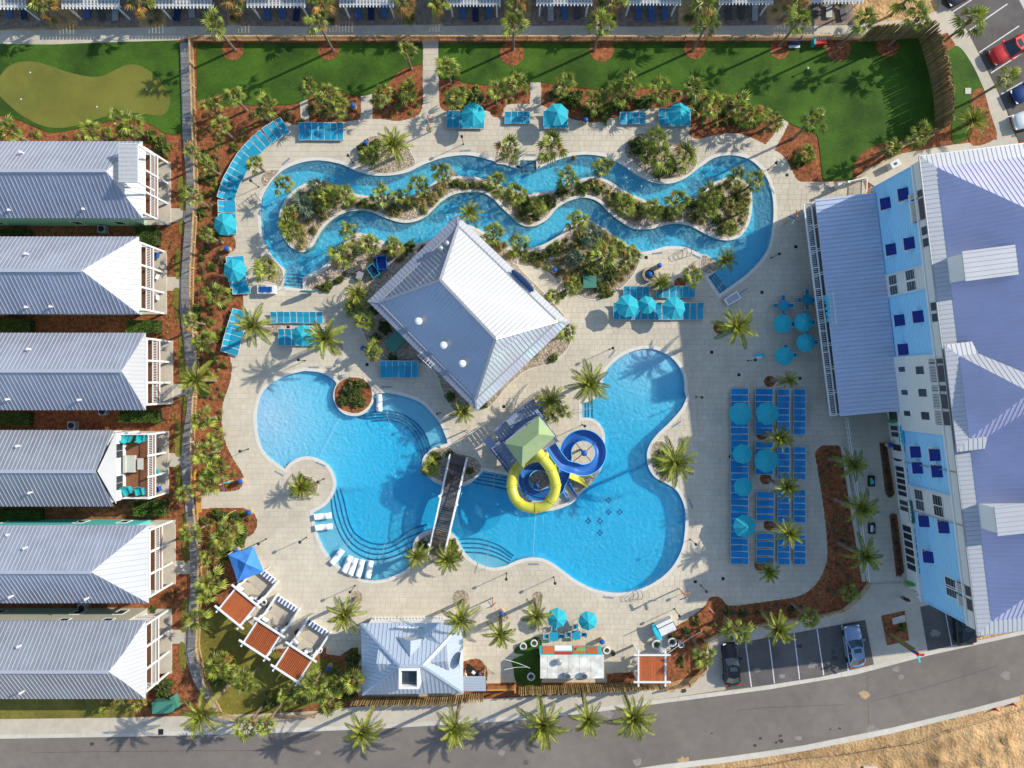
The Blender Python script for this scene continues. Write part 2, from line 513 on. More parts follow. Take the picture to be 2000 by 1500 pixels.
POOL = cr([(594,724,C),(625,727),(647,738),(658,750),(652,765),(652,780),(660,797),(673,808),(690,812),(708,809),(722,797),(729,784),(729,770,C),
 (755,767),(787,773),(820,785),(842,805),(860,828),(870,850),(875,866,C),(860,870),(842,878),(828,892),(825,908),(832,925),(850,942),(875,950),(900,950),
 (920,942),(935,928),(945,919,C),(992,928,C),(1003,960),(1018,985),(1050,998),(1085,995),(1117,982),(1135,962),(1155,944),(1170,922),(1179,900),(1181,870),
 (1180,845),(1170,827),(1155,817),(1136,816,C),(1136,787,C),(1158,781),(1172,765),(1177,742),(1184,724),(1195,711),(1212,697),(1232,687),(1257,681),(1282,683),
 (1310,697),(1328,718),(1336,740),(1337,762,C),(1341,778,C),(1330,800),(1306,827),(1285,847),(1270,867),(1264,887),(1267,912),(1280,932),(1300,943),(1320,956),(1332,975),
 (1339,1000),(1338,1037),(1332,1072),(1317,1102),(1297,1124),(1270,1142),(1242,1153),(1212,1158),(1182,1156),(1155,1149),(1130,1137),(1112,1125),
 (1095,1112),(1080,1101),(1062,1092),(1042,1089),(1020,1092),(1000,1099),(987,1105),(962,1109),(935,1101),(912,1085),(899,1065),(889,1048),(875,1038),(858,1034),(840,1035),
 (822,1042),(810,1056),(806,1075),(806,1095),(797,1110),(776,1122),(752,1131),(730,1134),(707,1131),(682,1119),(655,1100),(635,1076),(622,1050),(615,1025),(611,1001,C),(635,987),
 (650,967),(656,947),(652,927),(642,910),(625,898),(605,892),(585,894),(567,904),(557,916,C),(540,905),(522,890),(508,867),(501,832),(502,800),
 (512,768),(532,748),(560,733)], 5)
RP, IP, PP = gw(RIVER), gw(ISLAND), gw(POOL)
ZW = -0.10                            # water level

DECK = cr([(585,195,C),(601,195,C),(604,238,C),(640,242),(672,238),(695,235),(705,230,C),(705,186,C),(727,184,C),(727,232,C),(750,233),(775,237),(800,232),(820,222),(826,205,C),(826,80,C),(856,80,C),
 (858,200,C),(862,212),(878,220),(900,222),(950,216),(962,228),(980,228),(990,205),(1035,203,C),(1036,159,C),(1056,159,C),(1057,205,C),
 (1090,222),(1130,236),(1165,239),(1200,230),(1240,215),(1285,212),(1320,225),(1347,250),(1345,262),(1360,272),(1380,268),(1410,262),(1440,261),(1470,270),(1495,283,C),
 (1512,262,C),(1525,230,C),(1541,238,C),(1530,262,C),(1512,293,C),(1530,305),(1545,330),(1555,350),(1565,356,C),(1665,356,C),(1685,356,C),(1700,395,C),(1735,800,C),(1760,870,C),(1790,1150,C),(1700,1160,C),(1692,1135,C),(1680,1085),(1668,1000),(1655,900),(1637,870,C),(1605,870,C),
 (1592,885),(1597,920),(1608,990),(1615,1060),(1612,1105),(1592,1142),(1560,1164),(1500,1174),(1440,1182),(1420,1181),(1410,1170),(1398,1164),(1385,1168),(1375,1184),(1345,1208),(1322,1222),(1310,1235,C),
 (1320,1248,C),(1300,1285,C),(1240,1312,C),(1185,1315,C),(1185,1332,C),(1055,1332,C),(1010,1332,C),(950,1335,C),(952,1312),(945,1295),(930,1286),(905,1292,C),(905,1360,C),(700,1360,C),(700,1265,C),(688,1265),(676,1272),(665,1281,C),(638,1277,C),(637,1262,C),
 (632,1268,C),(600,1300,C),(560,1265,C),(520,1270,C),(480,1220,C),(455,1220,C),(440,1180,C),(470,1135,C),(500,1140,C),(500,1100),(490,1085),(478,1078),(470,1068),(478,1052),(495,1042),(503,1022),(498,1005),(485,996),(472,991,C),(393,993,C),(393,962,C),(457,959),(473,948),
 (475,928),(455,895),(440,862),(434,825),(436,787),(448,752),(453,725),(450,700),(445,688),(462,640),(474,605),(474,575),(465,545),(450,515),(446,497),(458,488),(461,475),(455,462),(440,455),
 (430,440),(430,400),(442,350),(470,305),(505,268),(550,238),(578,246),(588,242,C)], 3)
DP = gw(DECK)

# ------------------------------------------------------------------ ground sheets
big = [(-600, -600), (600, -600), (600, 600), (-600, 600)]
sheet("ground", big, [RP, PP], -0.02, sand_m)
SITE = gw([(-200,60),(1700,60),(2300,100),(2300,1215),(1900,1240),(1690,1210),(1400,1310),(1240,1350),(1000,1365),(700,1385),(400,1400),(-200,1410)])
sheet("mulch_ground", SITE, [RP, PP], 0.0, mulch_m)
sheet("pool_deck_base", DP, [RP, PP], 0.018, mortar_m)

# beds that lie inside the deck: (name, outline, material, smooth)
BEDS = [
 ("rock_bed", [(697,300),(703,280),(722,268),(740,266),(760,275),(790,280),(803,300),(811,319),(800,328),(765,338),(735,337),(715,325)], rock_m),
 ("rock_bed", [(510,352),(520,335),(538,332),(545,334),(530,350),(518,365)], rock_m),
 ("rock_bed", [(968,316),(970,295),(985,285),(1005,285),(1012,305),(1010,322),(990,320)], rock_m),
 ("rock_bed", [(1051,322),(1051,300),(1060,280),(1085,275),(1102,290),(1098,302),(1075,314)], rock_m),
 ("rock_bed", [(1220,300),(1225,275),(1245,262),(1270,264),(1285,285),(1310,290),(1345,290),(1362,310),(1350,335),(1322,348),(1290,350),(1262,338),(1243,322)], rock_m),
 ("rock_bed", [(1142,430),(1160,436),(1185,452),(1215,475),(1246,490),(1248,505),(1240,530),(1215,560),(1180,580),(1150,584),(1120,572),(1095,560),(1080,540),(1060,525),(1030,520),(1005,515),(1000,500),(1022,493),(1055,488),(1085,476),(1103,460),(1116,447)], rock_m),
 ("rock_bed", [(925,452),(955,475),(985,487),(1005,493),(1010,510),(1014,524),(1052,562),(1080,592),(1100,615),(1112,640),(1115,665),(1100,690),(1070,710),(1030,722),(1000,745),(985,760),(965,785),(945,800),(925,802),(890,795),(870,780),(862,755),(845,720),(800,705),(760,705),(740,700),(722,690),(718,670),(705,640),(690,610),(672,590),
   (680,570),(700,560),(690,545),(672,548),(650,555),(615,565),(600,560),(600,545),(615,540),(640,525),(655,508),(670,487),(688,470),(703,465),(722,476),(760,486),(800,487),(840,480),(870,468),(890,452),(905,452)], rock_m),
 ("rock_bed", [(1370,505),(1375,498),(1395,512),(1398,522),(1390,533),(1376,533),(1368,520)], rock_m),
 ("rock_bed", [(498,520),(508,500),(530,505),(550,526),(553,545),(548,560),(535,553),(510,545)], rock_m),
 ("rock_bed", [(570,960),(572,940),(585,930),(602,930),(618,942),(620,958),(608,968),(588,970)], rock_m),
 ("rock_bed", [(654,780),(656,757),(670,742),(690,737),(710,741),(724,757),(726,780),(716,797),(698,807),(678,804),(662,796)], mulch_m),
 ("rock_bed", [(832,905),(838,888),(852,878),(875,874),(893,885),(925,893),(938,905),(938,918),(925,932),(905,941),(880,943),(855,936),(838,924)], rock_m),
 ("rock_bed", [(816,1066),(825,1050),(845,1043),(872,1046),(886,1060),(895,1075),(908,1090),(900,1098),(870,1100),(835,1098),(818,1085)], rock_m),
 ("rock_bed", [(1273,872),(1283,862),(1298,864),(1310,880),(1318,905),(1322,930),(1312,940),(1295,938),(1280,925),(1272,905)], rock_m),
 ("rock_bed", [(1035,800),(1045,775),(1062,760),(1085,768),(1098,790),(1092,810),(1075,812),(1050,800)], rock_m),
 ("rock_bed", [(1092,880),(1112,915),(1150,935),(1150,942),(1125,962),(1108,935),(1085,905)], rock_m),
 ("rock_bed", [(1030,920),(1050,912),(1075,925),(1080,945),(1065,965),(1040,960),(1028,940)], rock_m),
 ("lawn_patch", [(1005,1275),(1015,1258),(1035,1247),(1054,1246),(1055,1275)], turf_m),
 ("lawn_patch", [(1003,1287),(1054,1276),(1056,1335),(1012,1335),(1003,1305)], turf_m),
]
EXC = []
for nm, pl, mt in BEDS:
    sp = cr(pl, 4)
    EXC.append(gw(sp))
for i, (nm, pl, mt) in enumerate(BEDS):
    MB().prism(EXC[i], -0.005, 0.052 + 0.0007 * i, bottom=False).build(nm, mt, kind="structure")
    edge = offset(EXC[i], 0.10)
    if mt is rock_m or mt is mulch_m:
        mb = MB(); n = len(edge)
        for k in range(n):
            a, b = EXC[i][k], EXC[i][(k + 1) % n]; c, d_ = edge[k], edge[(k + 1) % n]
            z = 0.062 + 0.0007 * i
            mb.add([(a[0], a[1], z), (b[0], b[1], z), (d_[0], d_[1], z), (c[0], c[1], z), (d_[0], d_[1], 0.0), (c[0], c[1], 0.0)], [(0, 3, 2, 1), (3, 5, 4, 2)])
        mb.build("bed_edging", coping_m, kind="structure")
# round tree rings in the deck with cobbles
RINGS = [(697,1165,11),(900,1168,16),(984,1205,9),(1050,1165,10),(656,680,14),(539,645,11),(1265,535,13),(1328,553,11),(1405,640,12),(1503,745,11),(1488,848,11),(1495,935,11),(1502,1025,11),(1484,1104,11)]
for i, (x, y, r) in enumerate(RINGS):
    pl = [(x + r * math.cos(a * math.pi / 8), y + r * math.sin(a * math.pi / 8)) for a in range(16)]
    EXC.append(gw(pl))
    MB().prism(gw(pl), -0.005, 0.047, bottom=False).build("tree_ring", rock_m if y > 1140 or x < 1300 else mulch_m, kind="structure")

# ------------------------------------------------------------------ pavers: each one a slab with its own joint
rp2, pp2 = offset(RP, 0.12), offset(PP, 0.12)
rng = np.random.RandomState(3)
R, D_ = [], []
rowh = 0.60; gap = 0.015
y = G(0, 1345).y; rows = []
recs = []
while y < G(0, 70).y:
    x = G(385, 0).x - rng.rand() * 0.8
    xe = G(1800, 0).x
    while x < xe:
        w = rowh * (1.0 if rng.rand() < 0.62 else 1.5)
        recs.append((x, y, w))
        x += w
    y += rowh
recs = np.array(recs)
X0, Y0, WW = recs[:, 0], recs[:, 1], recs[:, 2]
def okpts(X, Y):
    ok = inside(X, Y, DP)
    ok &= ~inside(X, Y, rp2); ok &= ~inside(X, Y, pp2)
    for e in EXC:
        ok &= ~inside(X, Y, e)
    return ok
cs = [okpts(X0 + WW * a, Y0 + rowh * b) for a, b in ((0.02, 0.02), (0.98, 0.02), (0.98, 0.98), (0.02, 0.98), (0.5, 0.5))]
allin = np.logical_and.reduce(cs); anyin = np.logical_or.reduce(cs)
deck_parent = bpy.data.objects["pool_deck_base"]
deck_parent.name = "pool_deck"
stuff = MB(); cnt = 0
lit = allin & (X0 > G(1345, 0).x) & (X0 < G(1600, 0).x) & (Y0 < G(0, 560).y) & (Y0 > G(0, 1160).y)
idx_parts = set(np.nonzero(lit)[0][:: max(1, int(lit.sum() / 298))][:298].tolist())
for i in np.nonzero(allin)[0]:
    x, y0, w = X0[i], Y0[i], WW[i]
    zt = 0.030 + rng.rand() * 0.004
    tn = float(np.clip(rng.normal(0.5, 0.2), 0, 1))
    g2 = gap / 2
    vs_ = [(x + g2, y0 + g2, 0.012), (x + w - g2, y0 + g2, 0.012), (x + w - g2, y0 + rowh - g2, 0.012), (x + g2, y0 + rowh - g2, 0.012),
           (x + g2 + .006, y0 + g2 + .006, zt), (x + w - g2 - .006, y0 + g2 + .006, zt), (x + w - g2 - .006, y0 + rowh - g2 - .006, zt), (x + g2 + .006, y0 + rowh - g2 - .006, zt)]
    fs = [(4, 5, 6, 7), (0, 1, 5, 4), (1, 2, 6, 5), (2, 3, 7, 6), (3, 0, 4, 7)]
    if i in idx_parts:
        MB_ = MB(); MB_.add(vs_, fs, tn); MB_.build("paver", deck_m, deck_parent, tone=True)
    else:
        stuff.add(vs_, fs, tn)
part = np.nonzero(anyin & ~allin)[0]
K = 6
sub = []
for i in part:
    tn = float(np.clip(rng.normal(0.5, 0.2), 0, 1))
    for a in range(K):
        for b in range(K):
            sub.append((X0[i] + WW[i] * a / K, Y0[i] + rowh * b / K, WW[i] / K, tn, a, b))
sub = np.array(sub)
okm = okpts(sub[:, 0] + sub[:, 2] / 2, sub[:, 1] + rowh / K / 2)
for x, y0, w, tn, a, b in sub[okm]:
    g0 = gap / 2 if a == 0 else 0; g1 = gap / 2 if a == K - 1 else 0
    h0 = gap / 2 if b == 0 else 0; h1 = gap / 2 if b == K - 1 else 0
    stuff.add([(x + g0, y0 + h0, .031), (x + w - g1, y0 + h0, .031), (x + w - g1, y0 + rowh / K - h1, .031), (x + g0, y0 + rowh / K - h1, .031)], [(0, 1, 2, 3)], float(tn))
stuff.build("pavers", deck_m, deck_parent, tone=True, kind="stuff")

# ------------------------------------------------------------------ pools: shell, floor, coping, water
def ribbon(name, a, b, za, zb, mat, parent=None, zmid=None, drop=True):
    mb = MB(); n = len(a)
    for k in range(n):
        p, q = a[k], a[(k + 1) % n]; r, s_ = b[k], b[(k + 1) % n]
        mb.add([(p[0], p[1], za), (q[0], q[1], za), (s_[0], s_[1], zb), (r[0], r[1], zb)], [(0, 1, 2, 3)])
        if drop:
            mb.add([(p[0], p[1], za), (q[0], q[1], za), (q[0], q[1], za - 0.09), (p[0], p[1], za - 0.09),
                    (r[0], r[1], zb), (s_[0], s_[1], zb), (s_[0], s_[1], 0.0), (r[0], r[1], 0.0)], [(0, 3, 2, 1), (4, 5, 6, 7)])
    return mb.build(name, mat, parent, kind="structure")
for nm, pl in (("river_wall", RP), ("pool_wall", PP)):
    mb = MB(); n = len(pl)
    for k in range(n):
        p, q = pl[k], pl[(k + 1) % n]
        mb.add([(p[0], p[1], 0.0), (q[0], q[1], 0.0), (q[0], q[1], -2.6), (p[0], p[1], -2.6)], [(0, 1, 2, 3)])
    mb.build(nm, pool_m, kind="structure")
    o2 = offset(pl, 0.34)
    ribbon("pool_coping", offset(pl, -0.03), o2, 0.050, 0.050, coping_m)
    ribbon("waterline_tile", offset(pl, -0.012), offset(pl, -0.010), -0.03, -0.22, tile_m, drop=False)
# island body
MB().prism(IP, -2.6, 0.030, bottom=False).build("river_island", rock_m, kind="structure")
ribbon("island_coping", offset(IP, 0.03), offset(IP, -0.30), 0.052, 0.052, coping_m)
ribbon("waterline_tile", offset(IP, 0.012), offset(IP, 0.010), -0.03, -0.22, tile_m, drop=False)

def sstep(a, b, x):
    t = np.clip((x - a) / (b - a), 0, 1)
    return t * t * (3 - 2 * t)
def pool_depth(px, py):
    d0 = 1.15 * np.ones_like(px)
    # west beach
    w = np.hypot((px - 515), (py - 815) * 0.85)
    dw = 0.03 + 1.1 * np.clip((w - 5) / 250, 0, 1) ** 1.4
    d0 = np.where((px < 760) & (py < 960), np.minimum(d0, dw), d0)
    # north-east beach
    e = np.hypot(px - 1262, (py - 672)) 
    de = 0.03 + 1.05 * np.clip((e - 8) / 200, 0, 1) ** 1.25
    d0 = np.where((px > 1120) & (py < 880), np.minimum(d0, de), d0)
    return d0
def river_depth(px, py):
    return 1.02 * np.ones_like(px)
def floor(name, poly, dep, step):
    xs = [p[0] for p in poly]; ys = [p[1] for p in poly]
    gx = np.arange(min(xs) - 6, max(xs) + 8, step); gy = np.arange(min(ys) - 6, max(ys) + 8, step)
    XX, YY = np.meshgrid(gx, gy)
    dd = dep(XX, YY)
    cx = (XX[:-1, :-1] + XX[1:, 1:]) / 2; cy = (YY[:-1, :-1] + YY[1:, 1:]) / 2
    grow = offset(poly, 7.0)
    ok = inside(cx, cy, grow)
    nx = XX.shape[1]
    vs_ = [((x - 1000) * S, (750 - y_) * S, ZW - d_) for x, y_, d_ in zip(XX.ravel(), YY.ravel(), dd.ravel())]
    fs = [(j * nx + i, (j + 1) * nx + i, (j + 1) * nx + i + 1, j * nx + i + 1) for j, i in zip(*np.nonzero(ok))]
    mb = MB(); mb.v = vs_; mb.f = fs; mb.t = [0.5] * len(fs)
    return mb.build(name, pool_m, smooth=True, kind="structure")
floor("pool_floor", POOL, pool_depth, 6)
floor("river_floor", RIVER, river_depth, 14)
for nm, pl in (("river_water", RP), ("pool_water", PP)):
    o2 = offset(pl, 0.06)
    MB().prism(o2, -2.5, ZW).build(nm, river_m if nm == "river_water" else water_m, kind="structure")

# steps: treads with navy nosing, each a terrace reaching out below the deck
def terrace(lines, back, zs, tread=bench_m, w=0.17, closed_back=True):
    """lines: from the bench side to the deep side"""
    for k, ln in enumerate(lines):
        p = cr(ln, 5, closed=False)
        poly = gw(p + back)
        MB().prism(poly, -1.6, ZW - zs[k], bottom=False).build("pool_step", tread if k == 0 else pool_m, kind="structure")
        pw = gw(p); mb = MB()
        for i in range(len(pw) - 1):
            mb.bar((pw[i][0], pw[i][1], ZW - zs[k] + 0.004), (pw[i + 1][0], pw[i + 1][1], ZW - zs[k] + 0.004), w * 1.0, 0.03)
        mb.build("step_nosing", nose_m, kind="structure")
def lerp_lines(a, b, n):
    pa, pb = cr(a, 6, False), cr(b, 6, False)
    def res(p, m):
        L = [0]
        for i in range(1, len(p)): L.append(L[-1] + math.dist(p[i], p[i - 1]))
        out = []
        for k in range(m):
            t = L[-1] * k / (m - 1); i = 1
            while i < len(p) - 1 and L[i] < t: i += 1
            f = (t - L[i - 1]) / max(1e-6, L[i] - L[i - 1])
            out.append((p[i - 1][0] + f * (p[i][0] - p[i - 1][0]), p[i - 1][1] + f * (p[i][1] - p[i - 1][1])))
        return out
    A, B = res(pa, 14), res(pb, 14)
    return [[(x1 + (x2 - x1) * k / (n - 1), y1 + (y2 - y1) * k / (n - 1)) for (x1, y1), (x2, y2) in zip(A, B)] for k in range(n)]
zs4 = [0.32, 0.50, 0.68, 0.86]
terrace(lerp_lines([(704,813),(722,806),(747,803),(770,805),(795,815),(817,832),(832,855),(841,884)],
                   [(690,818),(712,824),(750,821),(775,825),(795,837),(810,857),(820,882),(826,904)], 4), [(900,880),(900,800),(840,740),(740,740),(700,780)], zs4)
terrace(lerp_lines([(645,975),(650,1012),(665,1050),(687,1077),(715,1092),(740,1095),(775,1086),(808,1068)],
                   [(657,945),(669,987),(675,1015),(687,1042),(712,1061),(740,1067),(770,1060),(800,1038),(833,1028)], 4), [(842,1046),(835,1130),(740,1170),(640,1140),(590,1060),(595,990),(625,960)], zs4)
terrace(lerp_lines([(908,1080),(925,1081),(942,1082),(970,1090),(994,1102)],
                   [(896,1057),(920,1056),(945,1059),(975,1070),(1003,1090)], 4), [(1000,1130),(940,1130),(890,1090)], zs4)
terrace([[(943,926),(990,934)],[(938,932),(991,941)],[(931,938),(993,949)],[(923,944),(996,959)]], [(1010,925),(960,895),(930,915)], zs4)
terrace([[(1144,782),(1144,820)],[(1150,778),(1150,822)],[(1158,776),(1158,822)]], [(1120,822),(1120,782)], [0.25, 0.5, 0.75])
terrace([[(1012,318),(1050,318)],[(1012,324),(1050,324)],[(1012,330),(1050,330)]], [(1050,300),(1012,300)], [0.25, 0.5, 0.75])
terrace([[(550,554),(594,558)],[(552,547),(594,551)],[(554,540),(594,544)],[(556,533),(594,537)]], [(600,575),(545,575)], zs4)
terrace([[(1386,537),(1411,571)],[(1391,533),(1417,567)],[(1396,529),(1422,563)]], [(1400,590),(1370,540)], [0.25, 0.5, 0.75])
# lane tile diamonds on the floor and the thin float lines
for dx, dy in ((1190,979),(1190,1002),(1212,1002),(1150,1020),(1173,1020),(1173,1043)):
    mb = MB(); c = I(dx, dy, -0.6)
    for a, b in ((0, 1), (1, 0), (0, -1), (-1, 0)):
        q = c + Vector((a * 0.22, b * 0.22, 0))
        mb.prism([(q.x + 0.16, q.y), (q.x, q.y + 0.16), (q.x - 0.16, q.y), (q.x, q.y - 0.16)], ZW - 1.18, ZW - 1.13)
    mb.build("floor_tile", nose_m, kind="structure")

# ------------------------------------------------------------------ lawns
LAWNS = [
 [(-80,86),(0,86),(100,87),(180,84),(345,79,C),(352,88,C),(357,261,C),(325,261),(300,247),(275,235),(237,234),(200,240),(150,252),(100,259),(62,245),(25,230),(0,226),(-80,224)],
 [(385,84,C),(824,84,C),(826,126,C),(800,129),(780,140),(765,155),(750,170),(725,184),(705,188),(685,186),(650,175),(617,179),(600,194),(570,204),(500,206),(475,204),(430,208),(385,206,C)],
 [(857,84,C),(1680,82,C),(1797,74,C),(1815,150),(1826,210),(1822,262,C),(1760,272),(1740,277),(1715,281),(1682,300),(1667,325),(1664,352,C),(1607,352,C),(1603,315),(1600,287),(1594,262),(1575,254),(1550,245),(1525,230,C),(1500,217),(1462,207),(1425,192),(1375,186),
  (1325,175),(1270,172),(1200,175),(1150,174),(1100,167),(1057,161,C),(1036,161,C),(975,165),(925,165),(890,156),(857,154,C)],
 [(1848,105),(1870,90),(1895,120),(1915,160),(1925,190),(1918,230),(1900,262),(1868,280),(1858,262),(1862,200),(1860,150)],
]
TRINGS = [(455,97,21),(642,97,21),(1175,97,24),(1357,95,21),(1522,97,19),(1637,96,24),(1733,88,23),(1000,105,24)]
for i, L in enumerate(LAWNS):
    MB().prism(gw(cr(L, 4)), -0.004, 0.045, bottom=False).build("lawn", turf_m, kind="structure")
for x, y, r in TRINGS:
    MB().cyl(G(x, y), r * S, 0.0, 0.066, 20).build("mulch_ring", mulch_m, kind="structure")
MB().prism(gw(cr([(-12,170),(0,150),(15,132),(37,122),(70,121),(100,130),(137,142),(175,150),(200,149),(225,137),(250,127),(275,129),(300,145),(322,170),(332,192),(327,217),(312,226),(275,222),(237,221),
 (200,230),(162,242),(125,250),(87,247),(50,230),(20,207),(0,187)], 4)), 0, 0.058, bottom=False).build("putting_green", green_m, kind="structure")
for p in ((60,142),(42,194),(190,209),(287,175)):
    MB().cyl(G(*p), 0.09, 0.05, 0.075, 8).build("golf_cup", white_m, kind="structure")
slab("grass_strip", [(-80,1365),(255,1363),(262,1400),(-80,1408)], 0, 0.04, grass_m)
slab("grass_strip", [(392,1200),(470,1200),(560,1290),(640,1285),(660,1300),(640,1360),(560,1390),(440,1400),(400,1310)], 0, 0.04, grass_m, smooth_n=3)
for pl in ([(348,350),(364,350),(366,405),(350,405)], [(350,432),(360,432),(358,456),(350,456)], [(343,490),(353,490),(352,540),(343,540)], [(338,568),(353,568),(352,622),(344,625)],
           [(350,660),(362,665),(363,735),(350,735)], [(352,775),(366,775),(360,810)], [(343,830),(357,826),(356,886),(342,886)], [(343,912),(355,912),(358,950),(345,955)],
           [(356,1010),(368,1010),(369,1090),(358,1092)], [(357,1175),(370,1172),(366,1228),(353,1230)], [(350,1258),(361,1258),(364,1300),(352,1305)]):
    slab("grass_verge", pl, 0, 0.04, grass_m, smooth_n=3)

# ------------------------------------------------------------------ walks, road, kerbs
conc = lambda pl, z=0.03, nm="footpath": slab(nm, pl, -0.01, z, conc_m)
PATHN = [(-80,62),(0,59),(150,58),(400,50),(800,48),(1150,50),(1260,53),(1500,49),(1680,47),(1712,43),(1790,37),(1833,20),(1835,0),(1820,-60),(1870,-60),(1862,20),(1890,60),(1925,130),(1965,215),(1985,275),(1950,282),(1925,200),(1905,160),(1880,110),(1850,85),(1820,72),(1680,75),(1400,73),(800,72),(376,73),(345,79),(180,85),(100,87),(-80,86)]
conc(PATHN)
for k, x in enumerate((0,104,213,345,465,705,805,965,1142,1296,1455)):
    MB().box(G(x, 0).x, G(x, 0).x + 0.03, G(0, 85).y, G(0, 52).y, 0.030, 0.034).build("path_joint", mortar_m, kind="structure")
BW_W = [(352,80),(357,260),(365,375),(355,525),(352,600),(362,700),(367,775),(357,862),(355,912),(362,987),(371,1080),(372,1150),(362,1262),(377,1325),(400,1362),(425,1398)]
BW_E = [(374,80),(379,260),(384,375),(375,525),(374,600),(386,700),(380,775),(377,862),(376,912),(380,987),(390,1062),(391,1150),(386,1262),(400,1325),(412,1350),(437,1392)]
bw = gw(cr(BW_W, 8, False)); be = gw(cr(BW_E, 8, False))
MB().prism(bw + be[::-1], 0.0, 0.055, bottom=False).build("boardwalk", dgrey_m, kind="structure")
bwp = bpy.data.objects["boardwalk"]
mb = MB(); rb = random.Random(5)
y = 84.0
def xat(pts, yy):
    for i in range(len(pts) - 1):
        if pts[i][1] <= yy <= pts[i + 1][1]:
            f = (yy - pts[i][1]) / (pts[i + 1][1] - pts[i][1])
            return pts[i][0] + f * (pts[i + 1][0] - pts[i][0])
    return pts[-1][0]
cw, ce = cr(BW_W, 8, False), cr(BW_E, 8, False)
while y < 1392:
    a0, a1 = xat(cw, y), xat(cw, y + 2.3); b0, b1 = xat(ce, y), xat(ce, y + 2.3)
    p = [G(a0, y), G(b0, y), G(b1, y + 2.3), G(a1, y + 2.3)]
    mb.prism([(q.x, q.y) for q in p], 0.056, 0.085, rb.random(), bottom=False)
    y += 2.55
mb.build("planks", gwood_m, bwp, tone=True, kind="stuff")
for pl in ([(330,407),(362,407),(362,434),(330,434)], [(320,541),(353,541),(353,568),(320,568)], [(333,750),(366,750),(366,776),(333,776)], [(325,885),(356,885),(356,912),(325,912)],
           [(338,1095),(372,1095),(373,1121),(338,1121)], [(330,1230),(364,1230),(363,1257),(330,1257)]):
    conc(pl)
# bottom pavement, kerb and road
SW_T = [(-80,1407),(0,1404),(250,1401),(400,1397),(500,1394),(620,1388),(690,1380),(800,1374),(1000,1362),(1180,1352),(1300,1345),(1345,1338),(1375,1318),(1382,1300),(1378,1250),(1400,1239),(1500,1217),(1600,1203),(1640,1193),(1672,1166),(1694,1140),(1760,1138),(1905,1230)]
SW_B = [(-80,1441),(0,1434),(250,1430),(500,1424),(750,1414),(1000,1399),(1140,1385),(1275,1367),(1410,1347),(1500,1338),(1670,1308),(1810,1272),(1905,1250)]
KB = [(-80,1448),(0,1442),(250,1438),(500,1432),(750,1422),(1000,1407),(1140,1393),(1275,1375),(1500,1346),(1670,1317),(1810,1280),(2000,1238),(2200,1185)]
KT = [(-80,1441),(0,1434),(250,1430),(500,1424),(750,1414),(1000,1399),(1140,1385),(1275,1367),(1500,1338),(1670,1308),(1810,1272),(2000,1230),(2200,1177)]
slab("pavement", SW_T + SW_B[::-1], -0.01, 0.10, conc_m)
slab("kerb", KT + KB[::-1], -0.01, 0.108, curb_m)
RB = [(-80,1620),(1000,1560),(1100,1520),(1245,1500),(1300,1492),(1400,1480),(1500,1466),(1570,1455),(1735,1422),(1890,1385),(1990,1359),(2200,1300)]
slab("road", KB + RB[::-1], -0.01, 0.008, asph_m)
slab("kerb", [(1000,1560),(1100,1520),(1245,1500),(1300,1492),(1400,1480),(1500,1466),(1570,1455),(1735,1422),(1890,1385),(1990,1359),(1990,1369),(1890,1395),(1735,1433),(1570,1466),(1500,1477),(1400,1491),(1300,1503),(1245,1511),(1100,1532),(1000,1572)], -0.01, 0.10, curb_m)
mb = MB()
for x in range(0, 1680, 53):
    # expansion joints across kerb and pavement
    def yy(pts, xx):
        for i in range(len(pts) - 1):
            if pts[i][0] <= xx <= pts[i + 1][0]:
                f = (xx - pts[i][0]) / (pts[i + 1][0] - pts[i][0]); return pts[i][1] + f * (pts[i + 1][1] - pts[i][1])
        return pts[-1][1]
    mb.bar(G(x, yy(KT, x), 0.110), G(x, yy(KB, x), 0.110), 0.035, 0.006)
    if x % 106 == 0 and x < 1350:
        mb.bar(G(x + 3, yy(SW_T, x), 0.102), G(x + 3, yy(KT, x), 0.102), 0.035, 0.006)
mb.build("kerb_joint", mortar_m, kind="structure")
# parking bays
slab("parking_lot", [(1407,1259),(1500,1245),(1689,1210),(1706,1297),(1600,1322),(1500,1337),(1417,1347)], 0, 0.112, asph2_m)
slab("parking_lot", [(1796,1185),(1841,1174),(1900,1166),(1925,1240),(1875,1256),(1811,1271)], 0, 0.112, asph2_m)
slab("mulch_island", [(1720,1202),(1766,1192),(1775,1250),(1731,1260)], 0, 0.114, mulch_m)
slab("concrete_pad", [(1741,1207),(1766,1200),(1768,1213),(1743,1219)], 0, 0.150, curb_m)
for a, b in (((1455,1251),(1467,1341)),((1501,1245),(1512,1334)),((1550,1236),(1561,1326)),((1595,1228),(1608,1318)),((1643,1219),(1656,1310)),((1841,1174),(1858,1262))):
    MB().bar(G(*a, 0.114), G(*b, 0.114), 0.11, 0.006).build("bay_line", line_m, kind="structure")
slab("parking_lot", [(1838,-60),(1838,8),(1862,25),(1890,62),(1925,132),(1968,218),(1988,275),(2300,275),(2300,-60)], 0, 0.036, asph2_m)
slab("concrete_strip", [(1960,-60),(2070,160),(2200,350),(2210,350),(2080,160),(1972,-60)], 0, 0.040, curb_m)
for a, b in (((1860,24),(1897,0)),((1892,60),(1967,8)),((1912,103),(1990,51)),((1935,143),(2010,95)),((1955,184),(2030,142)),((1968,229),(2050,200))):
    MB().bar(G(*a, 0.040), G(*b, 0.040), 0.12, 0.006).build("bay_line", line_m, kind="structure")
slab("mulch_bed", [(1838,68),(1850,64),(1866,88),(1850,100),(1838,90)], 0, 0.05, mulch_m)
